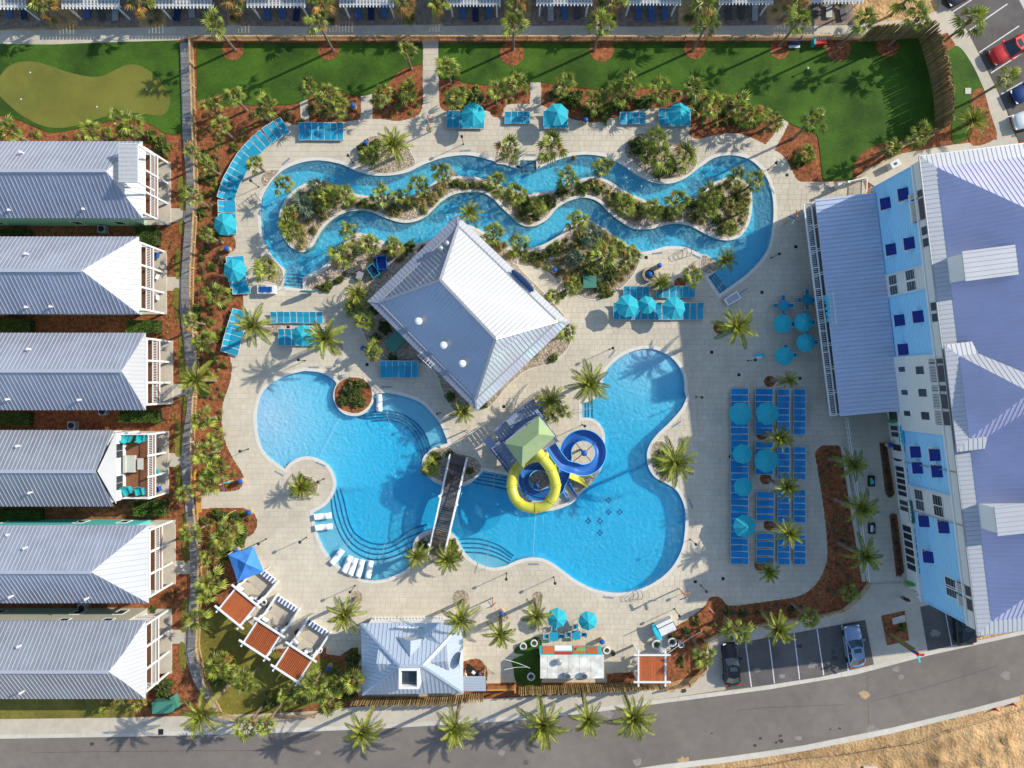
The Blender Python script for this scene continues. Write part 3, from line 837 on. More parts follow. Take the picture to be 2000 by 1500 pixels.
slab("mulch_bed", [(1900,180),(1915,173),(1922,180),(1932,215),(1940,240),(1945,270),(1900,285),(1890,250),(1896,210)], 0, 0.052, mulch_m, smooth_n=3)
slab("footpath", [(1690,352),(1665,356),(1690,330),(1760,300),(1860,283),(1985,268),(1990,285),(1800,330),(1720,372)], 0, 0.038, conc_m)
slab("mulch_bed", [(1700,372),(1745,345),(1750,350),(1745,362),(1712,380)], 0, 0.05, mulch_m)
# manholes, drains, stains of dry concrete, utility cover
for p in ((1027,1489),):
    MB().cyl(G(*p), 0.32, 0.0, 0.014, 18).build("manhole_cover", asph2_m, kind="structure")
mb = MB()
DRAINS = [(717,712),(1262,503),(1205,699),(1390,688),(1443,732),(1562,739),(1554,482),(1488,571),(1426,892),(1537,342),(1358,1136),(1412,1130),(984,794),(563,639),(1230,312)]
for x, y in DRAINS:
    c = G(x, y); MB().box(c.x - .17, c.x + .17, c.y - .17, c.y + .17, 0.03, 0.041).build("drain_grate", dark_m, kind="structure")
MB().box(G(310,0).x, G(320,0).x, G(0,1434).y, G(0,1423).y, 0.1, 0.113).build("drain_grate", dark_m, kind="structure")
slab("road_patch", [(1684,1320),(1692,1318),(1697,1428),(1688,1430)], 0, 0.012, curb_m and M("pale patch", (0.19, 0.165, 0.135), 0.95, 0.15, 1.0))
c = G(1890,178); MB().box(c.x-.33, c.x+.33, c.y-.33, c.y+.33, 0.0, 0.09).build("utility_cover", curb_m, kind="structure")
# patio floors in the north row
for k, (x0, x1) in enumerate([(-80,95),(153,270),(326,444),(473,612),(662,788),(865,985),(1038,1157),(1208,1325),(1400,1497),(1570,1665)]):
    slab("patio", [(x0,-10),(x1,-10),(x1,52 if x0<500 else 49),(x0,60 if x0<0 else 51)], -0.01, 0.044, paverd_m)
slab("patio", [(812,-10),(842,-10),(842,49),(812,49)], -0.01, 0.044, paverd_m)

# river stones strewn over the rock beds
def stones(polys, density, zt, holes=(), seed=1, smin=0.05, smax=0.13, cap=20000):
    r = np.random.RandomState(seed); mb = MB(); cntr = 0
    for pl in polys:
        xs = [p[0] for p in pl]; ys = [p[1] for p in pl]
        a = abs(area(pl)); n = int(density * (max(xs) - min(xs)) * (max(ys) - min(ys)))
        X = r.uniform(min(xs), max(xs), n); Y = r.uniform(min(ys), max(ys), n)
        ok = inside(X, Y, offset(pl, -0.15))
        for h in holes: ok &= ~inside(X, Y, h)
        for x, y_ in zip(X[ok], Y[ok]):
            if cntr > cap: break
            sz = r.uniform(smin, smax); an = r.uniform(0, 6.28); e = r.uniform(0.6, 1.0)
            ca, sa = math.cos(an) * sz, math.sin(an) * sz
            base = [(x + ca, y_ + sa), (x - sa * e, y_ + ca * e), (x - ca, y_ - sa), (x + sa * e, y_ - ca * e)]
            mid = [(x + (bx - x) * .6, y_ + (by - y_) * .6) for bx, by in base]
            mb.add([(bx, by, zt - .01) for bx, by in base] + [(bx, by, zt + sz * .55) for bx, by in mid],
                   [(4, 5, 6, 7), (0, 1, 5, 4), (1, 2, 6, 5), (2, 3, 7, 6), (3, 0, 4, 7)], float(r.rand()))
            cntr += 1
    return mb.build("river_stones", stone_m, kind="stuff", tone=True)
rock_polys = [EXC[i] for i, b in enumerate(BEDS) if b[2] is rock_m]
st = stones([IP], 16, 0.03, seed=2, cap=14000)
st2 = stones(rock_polys, 14, 0.05, seed=4, cap=14000)
st.name = "river_stones"

# rough churned sand south of the road
gx = np.arange(1500, 2130, 7.0); gy = np.arange(1385, 1640, 7.0)
from mathutils import noise as _mn
XX, YY = np.meshgrid(gx, gy)
def _rd(x):
    for i in range(len(RB) - 1):
        if RB[i][0] <= x <= RB[i + 1][0]:
            f = (x - RB[i][0]) / (RB[i + 1][0] - RB[i][0]); return RB[i][1] + f * (RB[i + 1][1] - RB[i][1])
    return RB[-1][1]
vs_ = []
for x, y_ in zip(XX.ravel(), YY.ravel()):
    e_ = max(0.0, min(1.0, (y_ - _rd(x) - 20) / 60.0))
    n_ = _mn.fractal(Vector((x * .045, y_ * .045, 0)), 1.0, 2.0, 5) + .5 * abs(_mn.noise(Vector((x * .02, y_ * .05, 3))))
    p_ = G(x, y_); vs_.append((p_.x, p_.y, -0.06 + e_ * (.10 + .55 * max(-.1, n_))))
nx = XX.shape[1]
mb = MB(); mb.v = vs_; mb.f = [(j * nx + i, (j + 1) * nx + i, (j + 1) * nx + i + 1, j * nx + i + 1) for j in range(XX.shape[0] - 1) for i in range(nx - 1)]; mb.t = [.5] * len(mb.f)
mb.build("sand_mounds", sand_m, kind="structure", smooth=True)

# stains, oil spots and spilt sand on the asphalt
stain_m = M("oil stain", (0.055, 0.048, 0.045), 0.7, 0.3, 3.0); spill_m = M("spilt sand", (0.42, 0.29, 0.16), 0.95, 0.2, 3.0); pale_m = M("pale scuff", (0.24, 0.215, 0.19), 0.95, 0.2, 3.0)
rs0 = random.Random(77); si = 0
for x, y_, r_, mt, z0 in [(1524,1437,3,stain_m,.009),(1525,1447,4.5,stain_m,.009),(1516,1450,2.5,stain_m,.009),(1560,1442,5,pale_m,.009),(1640,1423,2.5,stain_m,.009),(1622,1424,1.8,stain_m,.009),(1630,1285,6,stain_m,.113),(1627,1272,4,stain_m,.113),
    (1561,1262,5,stain_m,.113),(1606,1300,6,stain_m,.113),(1613,1308,4,stain_m,.113),(1527,1320,5,pale_m,.113),(1478,1308,5,pale_m,.113),(1585,1298,7,pale_m,.113),(1688,1356,8,spill_m,.013),(1690,1362,4,spill_m,.0135),(1750,1307,6,pale_m,.009),(1760,1322,5,pale_m,.009),(1705,1425,9,pale_m,.009),
    (1185,1394,10,pale_m,.009),(1390,1432,2,stain_m,.009),(1485,1442,3,stain_m,.009),(1474,1456,3,stain_m,.009),(180,1453,4,stain_m,.009),(1335,1487,10,spill_m,.009),(1350,1494,7,spill_m,.0095),(1245,1488,8,pale_m,.009),(980,1470,6,pale_m,.009),(860,1465,4,pale_m,.009),(620,1470,5,pale_m,.009),(1825,1235,8,pale_m,.113),(1860,1400,7,pale_m,.009),(1965,1320,9,pale_m,.009),(1310,1347,6,pale_m,.101),(1335,1348,5,stain_m,.101)]:
    n_ = 14; pl = []
    for k in range(n_):
        a_ = 2 * math.pi * k / n_; rr0 = r_ * (0.65 + .5 * rs0.random())
        pl.append((x + rr0 * math.cos(a_) * 1.3, y_ + rr0 * math.sin(a_)))
    sp_ = gw(cr(pl, 3)); mb = MB(); mb.add([(p[0], p[1], z0 + .0002 * si) for p in sp_][::-1], [tuple(range(len(sp_)))]); mb.build("stain", mt, kind="structure"); si += 1
mb = MB()
for ln_ in ([(1440,1388),(1500,1382),(1648,1376)],[(60,1470),(300,1467),(520,1466)],[(1692,1318),(1695,1370),(1697,1428)],[(1700,1370),(1800,1345),(1950,1300)],[(1936,52),(1940,62),(1936,78)]):
    q = cr(ln_, 6, False)
    for i in range(len(q) - 1):
        z_ = .010 if ln_[0][1] > 100 else .042
        mb.bar(G(q[i][0], q[i][1] + rs0.uniform(-.6, .6), z_), G(q[i+1][0], q[i+1][1] + rs0.uniform(-.6, .6), z_), .035, .004)
mb.build("asphalt_crack", stain_m, kind="structure")
# ------------------------------------------------------------------ roofs with standing seams
def nrm(pts):
    n = Vector((0, 0, 0))
    for i in range(len(pts)):
        a, b = pts[i], pts[(i + 1) % len(pts)]
        n += Vector(((a.y - b.y) * (a.z + b.z), (a.z - b.z) * (a.x + b.x), (a.x - b.x) * (a.y + b.y)))
    return n.normalized()
def slope(parent, seams, pts, spacing=0.43, mat=None, th=0.10, seamw=0.05, seamh=0.045, name="roof_slope", run=None):
    pts = [Vector(p) for p in pts]
    n = nrm(pts)
    if n.z < 0:
        pts = pts[::-1]; n = -n
    mb = MB(); m = len(pts)
    mb.add(pts + [p - Vector((0, 0, th)) for p in pts], [tuple(range(m)), tuple(reversed(range(m, 2 * m)))] + [(i, m + i, m + (i + 1) % m, (i + 1) % m) for i in range(m)])
    o = mb.build(name, mat or roof_m, parent)
    if run is None:
        b = Vector((0, 0, 1)) - n * n.z
        b.normalize()
    else:
        b = (Vector(run) - n * n.dot(Vector(run))).normalized()
    a = b.cross(n).normalized()
    A = [p.dot(a) for p in pts]; B = [p.dot(b) for p in pts]; c0 = pts[0].dot(n)
    t = min(A) + spacing * 0.5
    while t < max(A):
        ys = []
        for i in range(m):
            a1, a2 = A[i], A[(i + 1) % m]
            if (a1 > t) != (a2 > t):
                ys.append(B[i] + (t - a1) / (a2 - a1) * (B[(i + 1) % m] - B[i]))
        ys.sort()
        for k in range(0, len(ys) - 1, 2):
            sh_ = .022 if mat is sunlit_roof_m else seamh
            if ys[k + 1] - ys[k] > 0.12:
                p = a * t + b * ys[k] + n * (c0 + sh_ / 2); q = a * t + b * ys[k + 1] + n * (c0 + sh_ / 2)
                seams.bar(p, q, seamw, sh_, up=n)
        t += spacing
    return o
def wall_obj(parent, a, b, z0, z1, mat, th=0.2, name="wall"):
    return MB().bar(Vector((a[0], a[1], (z0 + z1) / 2)), Vector((b[0], b[1], (z0 + z1) / 2)), th, z1 - z0).build(name, mat, parent)
def window(parent, c, along, out, w, h, panes=2, frame=white_m, depth=0.06, sill=False, fw=0.09):
    """c: centre on the wall face; along, out: unit vectors"""
    c = Vector(c); along = Vector(along); out = Vector(out); up = Vector((0, 0, 1))
    mb = MB()
    p = c + out * depth / 2
    for s in (-1, 1):
        mb.bar(p + along * (s * (w / 2 + fw / 2)) - up * (h / 2 + fw), p + along * (s * (w / 2 + fw / 2)) + up * (h / 2 + fw), fw, depth, up=out)
        mb.bar(p + up * (s * (h / 2 + fw / 2)) - along * (w / 2), p + up * (s * (h / 2 + fw / 2)) + along * (w / 2), depth, fw)
    f = mb.build("window", frame, parent)
    for k in range(panes):
        a = -w / 2 + w * k / panes; b = -w / 2 + w * (k + 1) / panes
        q = c + out * 0.015
        MB().bar(q + along * (a + .02), q + along * (b - .02), 0.03, h).build("pane", glass_m, f)
    return f
def railing(parent, a, b, z, hgt=1.0, mat=white_m, sp=0.14, name="railing", w=0.07, mid=False):
    a = Vector((a[0], a[1], z)); b = Vector((b[0], b[1], z)); L = (b - a).length
    mb = MB(); up = Vector((0, 0, 1))
    mb.bar(a + up * hgt, b + up * hgt, w + .03, 0.06); mb.bar(a + up * 0.10, b + up * 0.10, w, 0.05)
    n = max(1, int(L / sp))
    for i in range(n + 1):
        p = a + (b - a) * (i / n)
        mb.bar(p + up * .1, p + up * hgt, 0.045)
    return mb.build(name, mat, parent)

# ------------------------------------------------------------------ the six cottages on the west side
def cottage(label, ytop, ybot, xe, ridge_x, wallm, style="hip", left=-260, seam_col=seam_m, rh=8.4, eave=5.35, vents=(), px1=330):
    f = 1 - eave / H
    yt, yb = 750 + (ytop - 750) * f, 750 + (ybot - 750) * f          # plan rows of the eaves
    xp = 1000 + (xe - 1000) * f                                       # plan column of the east eave
    yc = (yt + yb) / 2
    root = thing("cottage", label, "house", G(xp - 120, yc), 0, "white roofed cottages in a row along the boardwalk")
    tint = {276: 1.0, 462: 1.06, 650: .97, 840: .84, 1026: 1.03, 1212: .9}[ytop]
    rmat = M('cottage roof %d' % ytop, tuple(v * tint for v in (0.27, 0.29, 0.355 - .03 * (tint < .95))), 0.42 + .1 * (1 - tint), 0.05, 0.6, 0.04, 3, metal=0.25, spec=0.5, patch=0.12, pscale=.3)
    rx = 1000 + (ridge_x - 1000) * (1 - rh / H)
    x0 = left
    seams = MB()
    g = lambda x, y, z: G(x, y, z)
    if style == "dutch":
        cut = 0.35
        zc = eave + (rh - eave) * (1 - cut)
        xc = rx + (xp - rx) * 0.42
        slope(root, seams, [g(x0, yt, eave), g(xp, yt, eave), g(xc, yc - (yc - yt) * cut, zc), g(rx, yc, rh), g(x0, yc, rh)], mat=rmat)
        slope(root, seams, [g(x0, yb, eave), g(xp, yb, eave), g(xc, yc + (yb - yc) * cut, zc), g(rx, yc, rh), g(x0, yc, rh)], mat=rmat)
        e = MB()
        slope(root, e, [g(xp, yt, eave), g(xp, yb, eave), g(xc, yc + (yb - yc) * cut, zc), g(xc, yc - (yc - yt) * cut, zc)], mat=sunlit_roof_m)
        slope(root, e, [g(xc, yc - (yc - yt) * cut, zc), g(xc, yc + (yb - yc) * cut, zc), g(rx, yc, rh)], mat=sunlit_roof_m)
        e.build("seam", wseam_m, root, kind="stuff")
    else:
        slope(root, seams, [g(x0, yt, eave), g(xp, yt, eave), g(rx, yc, rh), g(x0, yc, rh)], mat=rmat)
        slope(root, seams, [g(x0, yb, eave), g(xp, yb, eave), g(rx, yc, rh), g(x0, yc, rh)], mat=rmat)
        if style == "hip":
            e = MB()
            slope(root, e, [g(xp, yt, eave), g(xp, yb, eave), g(rx, yc, rh)], mat=sunlit_roof_m, spacing=0.55, seamw=0.06, seamh=0.05)  # east end takes the sunlit copy of the roof colour
            e.build("seam", wseam_m, root, kind="stuff")
        else:                                                         # steep white gable end above a roof terrace
            MB().prism([(g(rx, yc, 0).x, g(rx, yc, 0).y), (g(xp, yt, 0).x - .5, g(xp, yt, 0).y - .4), (g(xp, yb, 0).x - .5, g(xp, yb, 0).y + .4)], eave - 2.2, eave + .2).build("gable_wall", white_m, root)
            e = MB()
            slope(root, e, [g(xp + 2, yt + 4, eave - .3), g(xp + 2, yb - 4, eave - .3), g(rx, yc, rh - .35)], mat=sunlit_roof_m)
    seams.bar(g(x0, yc, rh + .04), g(rx, yc, rh + .04), 0.32, 0.09)
    seams.build("seam", seam_col, root, kind="stuff")
    oh = 7
    wx = px1 - 42 if style != "terrace" else xp - 2
    xw0, xw1 = G(x0 + 6, 0).x, G(wx, 0).x
    yw0, yw1 = G(0, yt + oh).y, G(0, yb - oh).y
    MB().box(xw0, xw1, yw1, yw0, 0, eave - 0.12).build("wall", wallm, root)
    for sy, yy, z_ in ((1, yw0, 0), (-1, yw1, 0)):
        for k, fx in enumerate((0.93, 0.78, 0.63, 0.50)):
            x = xw0 + (xw1 - xw0) * fx
            for zc in (1.5, 4.2):
                if (k + int(zc) + int(ytop)) % 3 != 0:
                    window(root, (x, yy, zc), (1, 0, 0), (0, sy, 0), 0.95, 1.35, 2)
    # two-storey porch facing the boardwalk
    X1 = G(px1, 0).x; Yt, Yb = G(0, yt + oh + 3).y, G(0, yb - oh - 3).y
    MB().box(xw1 + .005, X1 + 0.3, Yb - .1, Yt + .1, 0.0, 0.16).build("porch_slab", conc_m, root)
    zf = 2.75
    MB().box(xw1 + .005, X1, Yb, Yt, zf - 0.2, zf).build("balcony_floor", dwood_m, root)
    nb = 3
    top = eave - 0.45 if style != "terrace" else zf + 1.05
    for k in range(nb + 1):
        y_ = Yb + (Yt - Yb) * k / nb
        MB().box(X1 - .16, X1 + .04, y_ - .1, y_ + .1, 0.16, top).build("post", white_m, root)
        if k < nb:
            y2 = Yb + (Yt - Yb) * (k + 1) / nb
            railing(root, (X1 - .06, y_ + .12), (X1 - .06, y2 - .12), zf, 1.0, sp=0.17)
            window(root, (xw1, (y_ + y2) / 2, 1.4), (0, 1, 0), (1, 0, 0), 1.5, 2.0, 2)
    for sgn, yy in ((1, Yt), (-1, Yb)):
        railing(root, (xw1, yy), (X1 - .16, yy), zf, 1.0, sp=0.17)
        MB().box(xw1 + .01, X1 - .18, yy - .06, yy + .06, zf - .45, zf - .21).build("beam", white_m, root)
    MB().box(X1 - .15, X1 + .03, Yb + .11, Yt - .11, zf - .45, zf - .21).build("beam", white_m, root)
    if style != "terrace":
        MB().box(X1 - .15, X1 + .03, Yb - .1, Yt + .1, top, eave - 0.13).build("beam", white_m, root)
    else:
        MB().box(xw1 - 3.2, xw1 + 0.0, Yb, Yt, zf, zf + .02)
        for yy in ((Yt * .75 + Yb * .25), (Yt * .25 + Yb * .75)):
            window(root, (xw1, yy, zf + 1.5), (0, 1, 0), (1, 0, 0), 1.5, 1.7, 2)
    for vx, vy in vents:
        zz = eave + (rh - eave) * (1 - abs((750 + (vy - 750) * (1 - 7 / H)) - yc) / ((yb - yt) / 2))
        c = I(vx, vy, zz + .2)
        MB().cyl(c, 0.09, zz - .1, zz + .45, 8).cyl(c, 0.15, zz + .45, zz + .52, 8).build("vent_pipe", white_m, root)
    return root, (xw1, X1, Yt, Yb, zf)
cottage("northernmost cottage on the west side with mint walls and white porch", 276, 426, 278, 207, mint_m, "hip", vents=((43,298),(20,411),(165,409)), px1=329)
cottage("second cottage from the north with broad sunlit hipped east end", 462, 613, 271, 160, mint_m, "hip", vents=((53,496),(53,600),(101,599)), px1=321)
cottage("third cottage from the north with clipped sunlit gable end", 650, 801, 284, 237, white_m, "dutch", vents=((57,682),(16,780),(156,781)), px1=333)
T4 = cottage("fourth cottage from the north with open brown balcony deck", 840, 989, 221, 186, white_m, "terrace", rh=8.0, vents=((36,871),(60,962)), px1=325)
cottage("fifth cottage from the north with turquoise side wall", 1026, 1178, 290, 178, teal_m, "hip", vents=((50,1070),(17,1044),(22,1165),(170,1169)), px1=338)
cottage("southernmost west cottage with beige wall and angled sunlit roof end", 1212, 1365, 284, 212, beige_m, "dutch", vents=((38,1262),(43,1352)), px1=331)
# terrace of the first cottage: white slatted pergola over the roof deck
pr = thing("pergola", "white slatted pergola on the roof of the northernmost west cottage", "pergola", I(252, 318, 6.0))
a, b = I(233, 281, 8.3), I(271, 357, 8.3)
for k in range(15):
    x = a.x + (b.x - a.x) * (k + .5) / 15
    MB().box(x - .035, x + .035, b.y, a.y, 8.30, 8.40).build("slat", white_m, pr)
for k in range(30):
    y_ = b.y + (a.y - b.y) * (k + .5) / 30
    MB().box(a.x, b.x, y_ - .025, y_ + .025, 8.41, 8.47).build("slat", white_m, pr)
for x in (a.x + .1, b.x - .1):
    for y_ in (a.y - .1, b.y + .1):
        MB().box(x - .07, x + .07, y_ - .07, y_ + .07, 5.0, 8.3).build("post", white_m, pr)
for y_ in (a.y - .1, b.y + .1):
    MB().box(a.x - .1, b.x + .1, y_ - .06, y_ + .06, 8.18, 8.29).build("beam", white_m, pr)

# ------------------------------------------------------------------ cottages and pergolas along the north edge
PERG = [(-62,52),(121,235),(302,415),(482,597),(663,770),(872,978),(1047,1157),(1222,1330),(1403,1510),(1575,1686)]
for k, (x0, x1) in enumerate(PERG):
    xc = (x0 + x1) / 2
    hr = thing("cottage", "white hipped cottage beyond the top edge, behind the %s patio pergola from the left" % nth(k), "house", G(xc, -130), 0, "cottages north of the walk")
    e = MB()
    gx0, gx1 = 1000 + (x0 - 16 - 1000) * .96, 1000 + (x1 + 16 - 1000) * .96
    yS, yN = -8, -215
    E = 6.4
    P = [G(gx0, yS, E), G(gx1, yS, E), G(gx1, yN, E), G(gx0, yN, E)]
    rs, rn = G((gx0 + gx1) / 2, yS - 50, 9.1), G((gx0 + gx1) / 2, yN + 50, 9.1)
    slope(hr, e, [P[0], P[1], rs]); slope(hr, e, [P[1], P[2], rn, rs]); slope(hr, e, [P[2], P[3], rn]); slope(hr, e, [P[3], P[0], rs, rn])
    e.build("seam", seam_m, hr, kind="stuff")
    MB().box(P[0].x + .4, P[1].x - .4, P[0].y + .55, P[2].y - .4, 0, E - .12).build("wall", (white_m, teal_m, mint_m)[k % 3], hr)
    # pergola in front of it
    Z = 2.75
    tl, brr = I(x0, -34, Z), I(x1, 15 - k * 1.15 if k < 9 else 4, Z)
    p = thing("pergola", "white slatted patio pergola at the top edge, %s" % pos(k, 10), "pergola", (tl.x * .5 + brr.x * .5, brr.y, 0), 0, "white patio pergolas along the north walk")
    for j in range(18):
        y_ = brr.y + (tl.y - brr.y) * j / 17
        MB().box(tl.x, brr.x, y_ - .02, y_ + .02, Z + .121, Z + .16).build("slat", white_m, p)
    nn = 17
    for j in range(nn):
        x = tl.x + .1 + (brr.x - tl.x - .2) * j / (nn - 1)
        MB().box(x - .05, x + .05, brr.y - .25, tl.y, Z, Z + .12).build("rafter", white_m, p)
    for yy in (brr.y + .12, tl.y - .3):
        MB().box(tl.x, brr.x, yy - .08, yy + .08, Z - .18, Z - .005).build("beam", white_m, p)
        for x in (tl.x + .45, brr.x - .45):
            MB().box(x - .08, x + .08, yy - .08, yy + .08, 0.0, Z - .18).build("post", white_m, p)

# ------------------------------------------------------------------ the condominium on the east side
U = Vector((0.1201, -0.9928, 0)).normalized(); V = Vector((0.9928, 0.1201, 0)).normalized()
O = G(1662, 380.6)
def F(u, v, z=0.0):                  # u along the facade, v inward, in survey units
    q = O + U * (u * S) + V * (v * S)
    return Vector((q.x, q.y, z))
def FI(px, py, z):                   # survey position seen at height z -> u, v
    q = I(px, py, z) - O; q.z = 0
    return q.dot(U) / S, q.dot(V) / S
E = 13.26; L = 783; D = 420
condo = thing("condo_building", "long light blue and white condominium with grey metal roof on the right edge", "building", F(L / 2, 150))
sm = MB(); sw = MB()
k1 = 22; zb = E + k1 * S * 0.16; rv = 200; zr = zb + (rv - k1) * S * 0.62
def hiproof(root, fn, L, D, E, k1, m, sm, sw, mat, matw, sp=0.43, s1=0.16):
    zb = E + k1 * S * s1; rv = D / 2; zr = zb + (rv - k1) * S * m
    slope(root, sw, [fn(0, 0, E), fn(L, 0, E), fn(L - k1, k1, zb), fn(k1, k1, zb)], sp, matw)
    slope(root, sw, [fn(0, 0, E), fn(0, D, E), fn(k1, D - k1, zb), fn(k1, k1, zb)], sp, matw)
    slope(root, sw, [fn(L, 0, E), fn(L, D, E), fn(L - k1, D - k1, zb), fn(L - k1, k1, zb)], sp, matw)
    slope(root, sw, [fn(0, D, E), fn(L, D, E), fn(L - k1, D - k1, zb), fn(k1, D - k1, zb)], sp, matw)
    slope(root, sm, [fn(k1, k1, zb), fn(L - k1, k1, zb), fn(L - rv, rv, zr), fn(rv, rv, zr)], sp, mat)
    slope(root, sm, [fn(k1, D - k1, zb), fn(L - k1, D - k1, zb), fn(L - rv, rv, zr), fn(rv, rv, zr)], sp, mat)
    slope(root, sm, [fn(k1, k1, zb), fn(k1, D - k1, zb), fn(rv, rv, zr)], sp, mat)
    slope(root, sm, [fn(L - k1, k1, zb), fn(L - k1, D - k1, zb), fn(L - rv, rv, zr)], sp, mat)
hiproof(condo, lambda u, v, z: F(u, v, z), L, D, E, k1, 0.62, sm, sw, croof_m, sunlit_roof_m)
# projecting cross hip in the middle
ca, cb = 308, 481
def cg(u, v, z): return F(ca + u, -7 + v, z + 0.8)
W2 = cb - ca; kk = 20; zc = E + kk * S * .16; zq = zc + (W2 / 2 - kk) * S * .80
slope(condo, sw, [cg(0, 0, E), cg(W2, 0, E), cg(W2 - kk, kk, zc), cg(kk, kk, zc)], mat=sunlit_roof_m)
slope(condo, sw, [cg(0, 0, E), cg(0, 60, E), cg(kk, 75, zc), cg(kk, kk, zc)], mat=sunlit_roof_m)
slope(condo, sw, [cg(W2, 0, E), cg(W2, 60, E), cg(W2 - kk, 75, zc), cg(W2 - kk, kk, zc)], mat=sunlit_roof_m)
slope(condo, sm, [cg(kk, kk, zc), cg(W2 - kk, kk, zc), cg(W2 / 2, W2 / 2, zq)], mat=croof_m)
slope(condo, sw, [cg(kk, kk, zc), cg(W2 / 2, W2 / 2, zq), cg(W2 / 2, 180, zq), cg(kk, 75, zc)], mat=sunlit_roof_m)  # lit north slope coloured paler than its shaded twin below
slope(condo, sm, [cg(W2 - kk, kk, zc), cg(W2 / 2, W2 / 2, zq), cg(W2 / 2, 180, zq), cg(W2 - kk, 75, zc)], mat=croof_m)
for (x0, y0), (x1, y1) in (((1879, 491), (1887, 549)), ((1942, 989), (1950, 1047))):
    zt = 15.9
    u0, v0 = FI(x0, y0, zt); u1, v1 = FI(x1, y1, zt)
    fx = lambda u, v, z: F(u, v, z)
    MB().prism([(F(u0 + 3, v0 + 3).x, F(u0 + 3, v0 + 3).y), (F(u1 - 3, v0 + 3).x, F(u1 - 3, v0 + 3).y), (F(u1 - 3, v0 + 90).x, F(u1 - 3, v0 + 90).y), (F(u0 + 3, v0 + 90).x, F(u0 + 3, v0 + 90).y)], 13.0, zt - .11).build("dormer_wall", white_m, condo)
    slope(condo, sw, [F(u0, v0, zt), F(u1, v0, zt), F(u1, v0 + 98, zt + .35), F(u0, v0 + 98, zt + .35)], mat=sunlit_roof_m, run=(V.x, V.y, 0.06), name="dormer_roof")
sm.build("seam", cseam_m, condo, kind="stuff"); sw.build("seam", wseam_m, condo, kind="stuff")
gut = MB()
for a, b in (((0, -1), (L, -1)), ((0, -1), (0, D)), ((L, -1), (L, D))):
    gut.bar(F(*a, E - .08), F(*b, E - .08), .14, .14)
gut.build("gutter", grey2_m, condo)
# walls: each storey zone a panel of its own
def quadbox(u0, u1, v0, v1, z0, z1):
    return MB().prism([(F(u, v).x, F(u, v).y) for u, v in ((u0, v0), (u1, v0), (u1, v1), (u0, v1))], z0, z1)
quadbox(9, L - 9, 19, D - 9, 0, 4.2).build("ground_floor_wall", white_m, condo)
for u0, u1, mt, vv in ((6, 172, lblue_m, 5), (172, 212, grey_m, 4), (212, 322, lblue_m, 5), (322, 458, grey_m, 1), (458, 560, lblue_m, 5), (560, 606, grey_m, 4), (606, L - 6, lblue_m, 5)):
    quadbox(u0, u1, vv, D - 7, 4.2, 11.6).build("wall", mt, condo)
for u0, u1, mt, vv in ((6, 172, lblue_m, 5), (212, 322, lblue_m, 5), (458, 560, lblue_m, 5), (606, L - 6, lblue_m, 5), (172, 212, grey_m, 4), (560, 606, grey_m, 4)):
    mb = MB()
    for k in range(17):
        mb.bar(F(u0 + .5, vv - .25, 4.35 + .43 * k), F(u1 - .5, vv - .25, 4.35 + .43 * k), .035, .03)
    for uu in (u0 + 1.2, u1 - 1.2): mb.bar(F(uu, vv - .4, 4.2), F(uu, vv - .4, 11.6), .12)
    mb.build("siding_lap", mt, condo, kind="stuff")
MB().bar(F(6, 1.5, 4.15), F(L - 6, 1.5, 4.15), .22, .2).build("band_course", white_m, condo)
MB().bar(F(6, 1.8, 11.62), F(L - 6, 1.8, 11.62), .14, .2).build("band_course", white_m, condo)
quadbox(5, L - 5, 3, D - 5, 11.6, E - .14).build("cornice_wall", grey_m, condo)
quadbox(L - 7, L - 5.5, 40, D - 40, 4.3, 11.5).build("wall", lblue_m, condo)
def fwin(px, py, z, w, h, v, panes=1, fr=white_m):
    u, _ = FI(px, py, z)
    window(condo, F(u, v, z), U, -V, w, h, panes, fr, fw=0.08)
for p in ((1742,547),(1744,567)): fwin(*p, 5.9, .95, 1.5, 4)
for p in ((1776,537),(1779,559)): fwin(*p, 9.05, .95, 1.5, 4)
for p in ((1797,966),(1799,987)): fwin(*p, 5.9, 1.0, 1.5, 4)
for p in ((1835,977),(1837,998)): fwin(*p, 9.05, 1.0, 1.5, 4)
for p in ((1849,1141),(1851,1158)): fwin(*p, 9.6, 1.0, 1.9, 5)
for p in ((1781,725),(1786,769),(1792,814)): fwin(*p, 9.05, .8, 1.4, 1)
for p in ((1756,722),(1762,767),(1768,808)): fwin(*p, 5.9, .55, 1.2, 1)
for y_ in (450, 473, 600, 622): fwin(1812, y_, 12.3, .8, .9, 3, 1, grey_m)
AW = [(1757,380,10.2),(1724,398,6.9),(1735,488,6.9),(1771,476,10.2),(1752,626,6.9),(1788,619,10.2),(1760,683,6.9),(1786,883,6.9),(1823,889,10.2),(1790,914,6.9),(1827,921,10.2),(1804,1018,6.9),(1841,1030,10.2),(1812,1088,6.9)]
